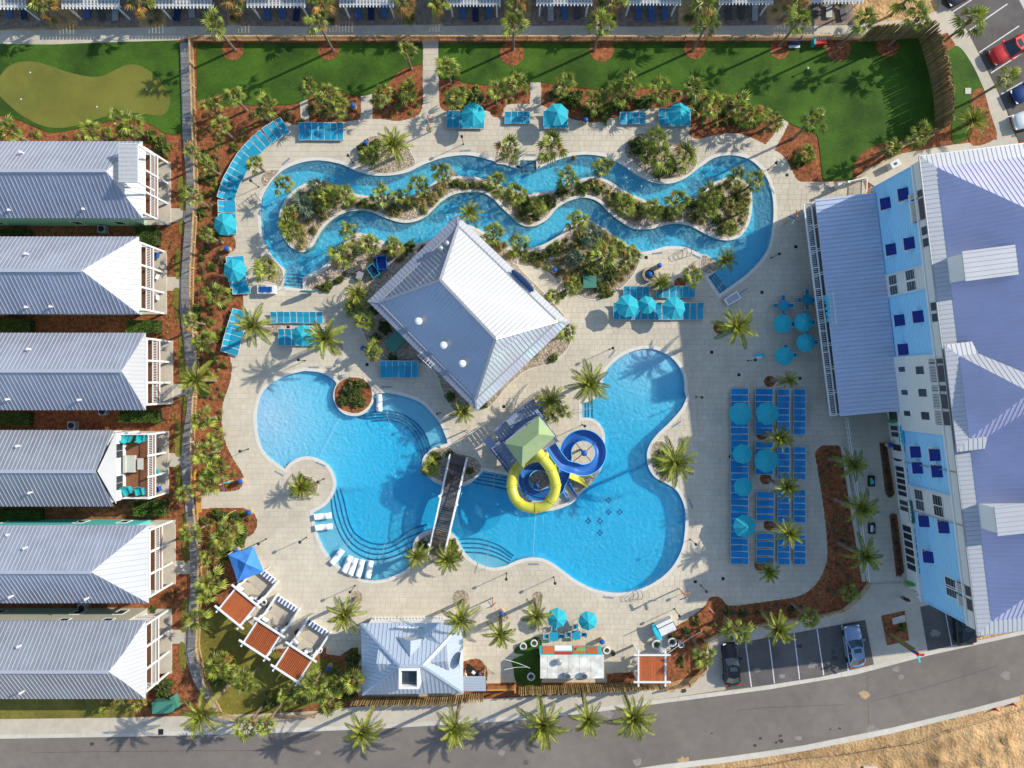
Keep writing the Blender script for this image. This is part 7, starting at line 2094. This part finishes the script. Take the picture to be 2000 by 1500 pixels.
for a in ((-.55, -.5, -.75, .75), (.5, .55, -.75, .75), (-.5, .5, -.75, -.7), (-.5, .5, .7, .75)):
    MB().box(*a, .2, .95).build("side", bluep_m, r, local=True)
MB().box(-.5, .5, -.7, .7, .2, .25).build("floor", bluep_m, r, local=True)
r = thing("linen_cart", "teal open cart with dark load beside the blue cart", "cart", G(731, 531), .6)
for a in ((-.45, -.4, -.7, .7), (.4, .45, -.7, .7), (-.4, .4, -.7, -.65), (-.4, .4, .65, .7)):
    MB().box(*a, .2, .8).build("side", tealp, r, local=True)
MB().box(-.39, .39, -.64, .64, .2, .6).build("load", navyp, r, local=True)
slab("service_pad", [(692,552),(755,488),(785,520),(745,575),(712,580)], 0, .056, conc_m)
for k, (x, y) in enumerate(((688,530),(700,525),(768,500),(705,540))):
    boxthing("crate", "dark storage crate in the service corner by the pavilion, %s" % pos(k, 4), "crate", x, y, k * .4, (.8, .6, .6), dgrey_m, grey2_m if k == 3 else None)
r = thing("towel_stand", "white towel stand stacked with blue towels on the west deck", "towel stand", G(524, 567))
MB().box(-.95, .95, -.45, .45, .03, .8).build("cabinet", white_m, r)
for a in r.children: a.location = (0, 0, 0)
for k in range(12):
    x, y = -.6 + .24 * (k % 6), -.15 + .3 * (k // 6); MB().box(x - .1, x + .1, y - .13, y + .13, .8, .92 + .05 * (k % 3)).build("towel", bluep_m, r, local=True)
r = thing("surfboard", "white and teal surfboard standing beside the river steps", "surfboard", G(606, 572), 0)
MB().lathe((0, 0, 0), [(.02, 0), (.22, .4), (.28, 1.1), (.2, 1.8), (.02, 2.2)], 16, sx=3.2, sy=.2).build("board", tealp, r, local=True); MB().box(-.5, .5, .06, .1, .3, 1.6).build("panel", white_m, r, local=True)
r = thing("pool_lift_cart", "white and grey mesh pool cart beside the eastern river steps", "cart", G(1428, 584), .55)
MB().box(-.85, .85, -.45, .45, .3, .55).build("tray", wfab_m, r, local=True); MB().box(-.72, .72, -.34, .34, .551, .58).build("mesh_cover", grey2_m, r, local=True)
MB().bar((.85, 0, .4), (2.1, .1, .5), .06).build("handle", bluep_m, r, local=True)
for s_ in (-1, 1): MB().bar((-.6, s_ * .45, .2), (-.6, s_ * .5, .2), .3, .3).build("wheel", dark_m, r, local=True)
r = thing("stone_well", "round stone ring planter with a blue dome beside the river bend", "planter", G(1267, 537))
MB().lathe((0, 0, 0), [(.75, .03), (.8, .5), (.55, .52), (.5, .1)], 18).build("ring", rock_m, r, local=True); MB().lathe((0, 0, 0), [(.3, .03), (.33, .5), (.1, .7)], 12).build("dome", bluep_m, r, local=True)
rngd = random.Random(8)
for k, (x, y, rr2, lab) in enumerate(((1281,1256,.55,"white round planter above the square cabana"),(1311,1251,.5,"white round planter at the mulch tip by the water station"),(1184,1267,.4,"white planter at the right end of the food trailer"),(1196,1273,.3,"small dark planter right of the food trailer"),(1022,1259,.4,"white planter on the small lawn left of the food trailer, lower"),(1043,1253,.4,"white planter on the small lawn nearest the food trailer"),
   (1037,1318,.45,"white round planter on the shaded lawn beside the trailer"),(1328,1256,.35,"white spindle planter in the southeast mulch bed"),(512,1166,.3,"brown plant pot beside the first diagonal cabana"),(519,1174,.3,"white rimmed pot between the first two diagonal cabanas"),(528,1184,.3,"rust plant pot above the middle diagonal cabana"),(564,1219,.3,"dark plant pot right of the middle diagonal cabana"),(582,1232,.3,"dark plant pot above the southern diagonal cabana"),(627,1267,.3,"white pot at the right end of the southern cabana"))):
    r = thing("planter", lab, "planter", G(x, y))
    MB().lathe((0, 0, 0), [(rr2 * .75, .03), (rr2, .55), (rr2 * .72, .56), (rr2 * .7, .35)], 16).build("pot", white_m if "white" in lab else dgrey_m, r, local=True)
    ob("foliage", SHR[k % 3], r, (0, 0, .35), (0, 0, k), (rr2 * .6, rr2 * .6, .35))
# water station with slanted white top
r = thing("water_station", "white slanted service counter with a teal canoe shape at one end", "counter", G(1297, 1220), .45)
MB().box(-1.0, 1.0, -.7, .7, .03, 1.0).build("counter", white_m, r, local=True)
MB().lathe((-1.15, 0, .9), [(.02, -.2), (.35, -.1), (.42, .15), (.3, .2)], 16, sx=.8, sy=2.4).build("basin", cyan_p, r, local=True)
for a, b in (((-1.0, .75), (.9, .75)), ((.95, -.7), (.95, .75))):
    MB().bar((*a, 2.2), (*b, 2.2), .07).build("frame", dark_m, r, local=True); MB().bar((*a, .03), (*a, 2.2), .07).build("post", dark_m, r, local=True)
def standing_board(nm, label, cat, x, y, z0, hgt, wid, rot, mat, trim=None):
    r = thing(nm, label, cat, G(x, y), rot)
    MB().lathe((0, 0, z0), [(.02, 0), (wid * .7, hgt * .15), (wid, hgt * .5), (wid * .75, hgt * .85), (.02, hgt)], 16, sx=1, sy=.13).build("board", mat, r, local=True)
    if trim: MB().box(-wid * .12, wid * .12, -.14 * wid - .01, -.1 * wid, z0 + hgt * .2, z0 + hgt * .8).build("stripe", trim, r, local=True)
    MB().cyl((0, .05), .05, 0, z0 + hgt * .3, 8).build("post", wood_m, r, local=True)
    return r
standing_board("surfboard_sign", "tall pink surfboard sign at the southeast mulch tip", "sign", 1382, 1184, .3, 2.0, .38, -.75, pinkp, white_m)
standing_board("surfboard_sign", "yellow green surfboard sign above the west mulch shrubs", "sign", 461, 997, .8, 1.8, .36, .6, yelp, greenp)
standing_board("surfboard_sign", "green and orange surfboard by the restaurant wing corner", "surfboard", 1733, 821, .1, 2.0, .32, 1.2, greenp, orp)
standing_board("surfboard_sign", "green and yellow surfboard at the condominium's south corner", "surfboard", 1765, 1134, .1, 2.1, .34, .6, greenp, yelp)
standing_board("surfboard_sign", "yellow and navy surfboard leaning on the shopfront", "surfboard", 1744, 894, .1, 1.9, .3, 1.1, navyp, yelp)
for k, (x, y) in enumerate(((1700,939),(1701,1031))):
    r = thing("game_board", "black outdoor game board with white and green art, %s of two" % ("upper", "lower")[k], "game board", G(x, y), 0)
    MB().box(-.35, .35, -.6, .6, .05, .3).build("board", dark_m, r, local=True); MB().box(-.2, .1, -.4, .35, .301, .31).build("print", greenp if k == 0 else white_m, r, local=True); MB().box(.0, .22, -.3, .1, .312, .32).build("print", cyan_p if k == 0 else grey2_m, r, local=True)
r = thing("pool_float", "turquoise curved pool float lying on the shaded plaza", "pool float", G(1482, 698), 0)
MB().tube([(.55 * math.cos(a), .30 * math.sin(a), .2) for a in [math.pi * .0 + math.pi * k / 10 for k in range(11)]], [.05, .1, .13, .14, .14, .14, .14, .13, .12, .1, .05], 8).build("tube", cyan_p, r, local=True)
MB().box(-.35, .3, -.12, .12, .05, .15).build("seat", wfab_m, r, local=True)
# leaning palm log with a carved parrot
r = thing("parrot_post", "leaning bundle of bamboo poles topped by a colourful carved parrot", "sculpture", G(1737, 1238))
for k in range(7):
    a = k * 2 * math.pi / 7
    MB().tube([G(1737, 1238) + Vector((.14 * math.cos(a), .14 * math.sin(a), 0)), I(1790, 1274, 4.6) + Vector((.2 * math.cos(a), .2 * math.sin(a), -.2))], .09, 7).build("pole", pole_m, r)
q = I(1792, 1277, 4.9)
MB().lathe(tuple(q), [(.02, -.4), (.16, -.2), (.2, .05), (.12, .3), (.03, .4)], 10).build("body", redp, r)
for s_, mt in ((-1, bluep_m), (1, cyan_p)):
    mb = MB(); w = Vector((.55 * s_ + .1, -.15 + .45 * (s_ < 0), -.05)); mb.add([q + Vector((0, .08, .1)), q + w + Vector((.1, .15, 0)), q + w * 1.2, q + w * .8 + Vector((0, -.22, -.1)), q + Vector((0, -.1, -.1))], [(0, 1, 2, 3, 4), (4, 3, 2, 1, 0)]); mb.build("wing", bluep_m if s_ < 0 else redp, r)
MB().bar(q + Vector((.1, -.25, -.1)), q + Vector((.45, -1.0, -.3)), .2, .05).build("tail", cyan_p, r); MB().lathe(tuple(q + Vector((-.12, .02, .38))), [(.02, -.12), (.12, 0), (.02, .14)], 8).build("head", redp, r)
r = thing("trellis", "white slatted bench frame at the condominium's south corner", "frame", I(1805, 1165, 2.6))
for a, b in (((1790,1157),(1815,1165)),((1790,1166),(1812,1168)),((1808,1160),(1812,1174)),((1822,1163),(1825,1173))):
    MB().bar(I(*a, 2.6), I(*b, 2.6), .12).build("slat", white_m, r)
# air conditioners between the cottages, patio furniture
for k, (x, y) in enumerate(((206,450),(208,803),(148,830),(168,1183))):
    r = thing("air_conditioner", "grey outdoor air conditioner unit between cottages, %s" % pos(k, 4, "top"), "air conditioner", G(x, y), 0, "air conditioners between cottages")
    MB().box(-.42, .42, -.42, .42, .05, .85).build("cabinet", grey2_m, r, local=True); MB().cyl((0, 0), .33, .851, .88, 16).build("fan_grille", dark_m, r, local=True)
fur = random.Random(17)
tl_ = tealp
for k, (yc, lab) in enumerate(((352,"northernmost"),(540,"second"),(728,"third"),(915,"fourth"),(1100,"fifth"),(1288,"southernmost"))):
    for j in range(3):
        x, y = 311 + fur.uniform(-3, 3), yc + (j - 1) * 40 + fur.uniform(-6, 6)
        r = thing("porch_chair", "chair on the porch of the %s west cottage, %s" % (lab, pos(j, 3, "top")), "chair", G(x, y, .16), fur.uniform(-.5, .5) - 1.57, "chairs on the cottage porches")
        mt = (tl_, wfab_m, dgrey_m, bluep_m)[fur.randrange(4)]
        MB().box(-.28, .28, -.28, .24, .25, .4).build("seat", mt, r, local=True); MB().box(-.28, .28, .24, .32, .25, .85).build("backrest", mt, r, local=True)
for k, (x, y) in enumerate(((249,854),(276,853),(249,960),(273,961))):
    q = I(x, y, 3.5)
    r = thing("deck_chair", "turquoise adirondack chair on the brown balcony deck, %s" % ("upper left", "upper right", "lower left", "lower right")[k], "chair", (q.x, q.y, 3.16), (2.6, 2.9, .5, .2)[k], "turquoise chairs on the balcony deck")
    for j in range(5): MB().box(-.3 + .125 * j, -.2 + .125 * j, -.3, .35, .3, .36).build("slat", tl_, r, local=True)
    MB().bar((0, .33, .32), (0, .6, .95), .6, .05).build("backrest", tl_, r, local=True)
    for s_ in (-1, 1): MB().box(s_ * .36 - .06, s_ * .36 + .06, -.35, .4, .0, .55).build("armrest", tl_, r, local=True)
r = thing("outdoor_sofa", "pale cushioned sofa and table on the brown balcony deck", "sofa", (I(256, 906, 3.5).x, I(256, 906, 3.5).y, 3.16), 1.57)
MB().box(-.9, .9, -.4, .4, 0, .4).build("seat", M("linen cushion", (0.42, 0.43, 0.38), .9, .05), r, local=True); MB().box(-.9, .9, .41, .62, 0, .8).build("backrest", MATS["linen cushion"], r, local=True); MB().box(-.6, .6, -1.3, -.7, .3, .4).build("table", MATS["linen cushion"], r, local=True)
for k, (x0, x1) in enumerate(PERG):
    for j in range(3):
        x = x0 + 30 + j * (x1 - x0 - 45) / 2.4; y = fur.uniform(18, 26)
        r = thing("patio_lounger", "lounger under the %s patio pergola from the left, %s" % (nth(k), pos(j, 3)), "lounger", G(1000 + (x - 1000) * .975, y + 3), fur.uniform(-.15, .15), "loungers under the north pergolas")
        mt = (dgrey_m, bsteel_m, grey2_m, navyp)[fur.randrange(4)]
        MB().box(-.33, .33, -.9, .35, .28, .36).build("seat", mt, r, local=True); MB().bar((0, .36, .33), (0, .9, .6), .64, .06).build("backrest", mt, r, local=True)
        for s_ in (-1, 1):
            for yy in (-.8, .3): MB().box(s_ * .28 - .03, s_ * .28 + .03, yy - .03, yy + .03, .044, .28).build("leg", mt, r, local=True)
# garden game boards by the north fence
r = thing("chalk_sign", "dark blue sign board with white writing by the north fence", "sign", G(1549, 90), .05)
MB().bar((-.7, 0, .75), (.7, 0, .75), .12, 1.1).build("board", navyp, r, local=True)
for k in range(3): MB().bar((-.5, -.02, 1.31), (.5, -.02, 1.31), .02, .02)
MB().prism([(-.62, -.35), (.62, -.35), (.62, .0), (-.62, .0)], .3, .34).build("ledge", white_m, r, local=True)
r = thing("ball_game", "red and white striped lawn game with teal end by the fence", "game", G(1598, 86), .05)
MB().box(-.6, .7, -.3, .3, .05, .7).build("box", redp, r, local=True)
for k in range(6): MB().box(-.5 + .2 * k, -.42 + .2 * k, .12, .3, .701, .74).build("peg", white_m, r, local=True)
MB().box(-.85, -.62, -.4, .4, .05, .9).build("end_panel", tealp, r, local=True); MB().box(.5, .8, -.5, -.34, .05, .4).build("block", yelp, r, local=True)
r = thing("ball", "white ball resting on the east lawn", "ball", G(1571, 140)); MB().lathe((0, 0, .9), [(.02, -.12), (.12, -.04), (.12, .04), (.02, .12)], 10).build("ball", white_m, r, local=True); MB().cyl((0, 0), .05, .045, .8, 6).build("stand", dark_m, r, local=True)
# traffic cones by the sand lot, survey stakes and string
for k, (x, y) in enumerate(((1943,1384),(1977,1374))):
    r = thing("traffic_cone", "red orange traffic cone at the sand lot kerb, %s" % ("left", "right")[k] + " one", "traffic cone", G(x, y), 0, "cones at the sand lot")
    MB().box(-.2, .2, -.2, .2, 0, .04).build("base", redp, r, local=True); MB().lathe((0, 0, .04), [(.15, 0), (.03, .7)], 12).build("cone", redp, r, local=True)
r = thing("silt_fence", "sagging wire fence line across the sand lot", "fence", G(1700, 1460)); pts = [G(x, y, .45) for x, y in ((1380,1502),(1500,1490),(1560,1478),(1650,1470),(1735,1455),(1790,1448),(1850,1425),(2010,1378))]
MB().tube(pts, .025, 5).build("wire", dgrey_m, r)
for p in pts: MB().bar(Vector((p.x, p.y, 0)), Vector((p.x, p.y, .6)), .05).build("stake", dgrey_m, r)
MB().box(G(1685,0).x, G(1712,0).x, G(0,1503).y, G(0,1495).y, -.01, .25).build("concrete_block", curb_m, None, kind="structure")
tag(bpy.data.objects["concrete_block"], "pale concrete block at the bottom edge of the sand lot", "block"); del bpy.data.objects["concrete_block"]["kind"]

# handrails into the pools
for k, (a, b, lab) in enumerate((((1022,312),(1022,336),"at the narrow river steps"),((556,563),(572,528),"at the western river steps"),((1388,580),(1412,548),"at the eastern river steps"),((1122,800),(1156,798),"at the small pool steps by the palm"),((968,914),(962,958),"at the steps beside the slides"),((948,1110),(955,1065),"at the southeast arc of steps"),((748,1098),(752,1062),"at the southwest arc, right one"),((660,1082),(690,1050),"at the southwest arc, left one"),((745,784),(770,775),"at the planter bench"),((757,804),(762,826),"at the upper arc of steps"))):
    r = thing("handrail", "thin steel pool handrail " + lab, "handrail", G(*a)); p, q = G(*a), G(*b)
    MB().tube([p + Vector((0, 0, .03)), p + Vector((0, 0, .85)), q + Vector((0, 0, .55)), q + Vector((0, 0, -.7))], .03, 6).build("rail", grey2_m, r)
for k, (x, y, lab) in enumerate(((1242,1161,"at the south edge of the round pool"),(1337,494,"below the river's lower channel"),(497,390,"left of the river's west end"))):
    r = thing("pool_ladder", "looped dark steel grab rails " + lab, "ladder", G(x, y), .3 * k)
    for s_ in (-1, 0, 1):
        MB().tube([(s_ * .5, -.5, .03), (s_ * .5, -.3, .8), (s_ * .5 + .1, .2, .95), (s_ * .5 + .05, .5, .1)], .03, 6).build("rail", dgrey_m, r, local=True)
# bicycle rack style low benches near snack bar: a row of folded white chairs
for k in range(22):
    r = thing("folding_chair", "folded pale chair in the row above the snack bar, %s" % pos(k, 22), "chair", G(735 + k * 6.3, 1210), .15, "folded chairs above the snack bar")
    MB().bar((-.02, -.2, .1), (.1, .35, .9), .08, .5).build("frame", frame_m, r, local=True); MB().box(-.05, .12, -.15, .1, .35, .4).build("seat", dwood_m, r, local=True)
# string light wires
for k, (a, b) in enumerate((((1300,1280),(1372,1232)),((985,1288),(1035,1305)),((985,1308),(1030,1303)))):
    r = thing("string_lights", "thin white cable of bulbs near the trailer, %s" % pos(k, 3), "string lights", I(*a, 2.5)); p, q = I(*a, 2.6), I(*b, 2.6)
    MB().tube([p.lerp(q, t / 8) - Vector((0, 0, .25 * math.sin(math.pi * t / 8))) for t in range(9)], .025, 5).build("cable", white_m, r)
r = thing("wooden_railing", "new orange timber railing between snack bar and trailer", "railing", G(970, 1338))
for k in range(28):
    q = G(953 + k * 1.9, 1340); MB().bar(Vector((q.x, q.y, .05)), Vector((q.x, q.y, 1.0)), .06).build("baluster", MATS["new timber"], r)
MB().bar(G(951, 1340, 1.05), G(1006, 1339, 1.05), .14, .06).build("rail", MATS["new timber"], r); MB().bar(G(1006,1334,.0), G(1006,1334,2.4), .18).build("post", MATS["new timber"], r)

# ------------------------------------------------------------------ people
def person(label, x, y, rot, seated, shirt, trousers, hair, z0=0.03):
    skin = M("skin", (0.42, 0.24, 0.16), .6, .05)
    r = thing("person", label, "person", G(x, y, z0), rot)
    hip = .48 if seated else .92
    J = {'hip': (0, 0, hip), 'chest': (0, .02, hip + .38), 'neck': (0, .03, hip + .56), 'head': (0, .0, hip + .66), 'top': (0, 0, hip + .82)}
    V_ = [J['hip'], J['chest'], J['neck'], J['head'], J['top']]; Ed = [(0, 1), (1, 2), (2, 3), (3, 4)]; Rd = [.15, .16, .06, .09, .085]
    for s_ in (-1, 1):
        k = len(V_); V_ += [(s_ * .19, .02, hip + .50), (s_ * .26, .04, hip + .24), (s_ * .22, -.2, hip + .12)]; Ed += [(1, k), (k, k + 1), (k + 1, k + 2)]; Rd += [.075, .05, .035]
        k = len(V_)
        if seated: V_ += [(s_ * .1, -.04, hip - .02), (s_ * .12, -.45, hip), (s_ * .12, -.45, .08), (s_ * .12, -.6, .04)]
        else: V_ += [(s_ * .1, 0, hip - .08), (s_ * .11, -.02, .5), (s_ * .11, .02, .09), (s_ * .12, -.14, .04)]
        Ed += [(0, k), (k, k + 1), (k + 1, k + 2), (k + 2, k + 3)]; Rd += [.11, .08, .05, .045]
    me = bpy.data.meshes.new("body"); me.from_pydata(V_, Ed, []); me.materials.append(shirt)
    o = bpy.data.objects.new("body", me); scene.collection.objects.link(o); o.parent = r
    md = o.modifiers.new("skin", 'SKIN'); 
    for i, s2 in enumerate(me.skin_vertices[0].data if me.skin_vertices else []): s2.radius = (Rd[i], Rd[i])
    o.modifiers.new("sub", 'SUBSURF').levels = 1
    return r, o, hip, skin, trousers
def finish_person(label, x, y, rot, seated, shirt, trousers, hairm):
    skin = M("skin", (0.42, 0.24, 0.16), .6, .05)
    r = thing("person", label, "person", G(x, y, 0.03), rot)
    hip = .48 if seated else .90
    def limb(path, rad, nm, mat):
        MB().tube(path, rad, 10).build(nm, mat, r, smooth=True, local=True)
    # one lofted body from hips to crown, limbs as tapering tubes rooted inside it
    MB().lathe((0, 0, hip - .08), [(.12, 0), (.155, .08), (.13, .25), (.17, .42), (.165, .5), (.07, .58), (.055, .62), (.085, .68), (.10, .76), (.085, .84), (.03, .89)], 14, sx=1.12, sy=.78).build("body", skin, r, smooth=True, local=True)
    MB().lathe((0, 0, hip - .03), [(.16, 0), (.14, .2), (.18, .38), (.175, .455), (.09, .53)], 14, sx=1.14, sy=.8).build("shirt", shirt, r, smooth=True, local=True)
    MB().lathe((0, .015, hip + .60), [(.09, 0), (.115, .06), (.105, .16), (.04, .235)], 12, sx=1.0, sy=1.0).build("hair", hairm, r, smooth=True, local=True)
    for s_ in (-1, 1):
        limb([(s_ * .17, 0, hip + .42), (s_ * .25, .03, hip + .18), (s_ * .24, -.12, hip + .02), (s_ * .22, -.24, hip + .04)], [.06, .045, .036, .028], "arm", skin)
        if seated: limb([(s_ * .09, 0, hip), (s_ * .13, -.42, hip + .02), (s_ * .13, -.44, .1), (s_ * .13, -.58, .04)], [.10, .075, .05, .04], "leg", trousers)
        else: limb([(s_ * .09, 0, hip), (s_ * .11, -.02, .48), (s_ * .11, .02, .08), (s_ * .12, -.16, .04)], [.10, .075, .05, .04], "leg", trousers)
    return r
finish_person("person standing in black clothes on the pavement by the condominium", 1760, 1165, .6, False, dark_m, dark_m, dark_m)
finish_person("person in a white shirt seated by the snack bar's covered corner", 910, 1312, -.9, True, white_m, navyp, M("brown hair", (0.06, 0.03, 0.015), .7, .1))
finish_person("person in a patterned lilac top seated near the lean-to roof", 938, 1311, .9, True, M("lilac cloth", (0.35, 0.25, 0.5), .8, .4, 9), dark_m, M("auburn hair", (0.25, 0.06, 0.03), .7, .1))
r = thing("patio_table", "dark table between the two seated people at the snack bar", "table", G(924, 1306), -.7)
MB().box(-.9, .9, -.35, .35, .68, .74).build("tabletop", dark_m, r, local=True); MB().box(-.05, .35, -.2, .15, .741, .76).build("paper", white_m, r, local=True)
for sx in (-.8, .8): MB().bar((sx, 0, .03), (sx, 0, .68), .08).build("leg", dark_m, r, local=True)
for x, y, lab in ((910,1312,"under the person in white"),(938,1311,"under the person in lilac")):
    r = thing("stool", "dark stool " + lab, "stool", G(x, y)); MB().cyl((0, 0), .2, .03, .40, 10).build("seat", dgrey_m, r, local=True)


# thin rope lines across the water
for k, (p, q, lab) in enumerate((((664,816),(625,891),"across the western beach pool"),((1046,1000),(1041,1088),"across the deep pool below the slides"),((762,432),(781,473),"across the lower river, left one"),((812,434),(826,470),"across the lower river, right one"),((1196,422),(1180,452),"across the lower river near the shrubby bed"))):
    r = thing("float_rope", "thin white float rope " + lab, "rope", G(*p)); A1_, B1_ = G(*p, ZW + .02), G(*q, ZW + .02)
    MB().tube([A1_.lerp(B1_, t / 8) for t in range(9)], .014, 5).build("rope", white_m, r)
# deck lettering beside the pools
tx = text_mesh("NO DIVING", .22, .001); tx.materials.clear(); tx.materials.append(M("faded blue lettering", (0.20, 0.26, 0.33), .8, .1))
for x, y, a_ in ((899,297,.1),(552,323,.7),(1026,304,0),(1032,1103,0),(1178,1167,-.1),(617,904,-.4),(536,921,-.5),(1160,846,-1.0),(1314,835,.6),(1344,975,-1.2),(1500,362,-1.0),(1274,497,.1),(1352,499,-.4),(603,719,0),(1190,700,.9),(745,757,0),(518,428,1.4)):
    o = bpy.data.objects.new("deck_lettering", tx); scene.collection.objects.link(o); o.location = G(x, y, .056); o.rotation_euler = (0, 0, a_); o["kind"] = "structure"
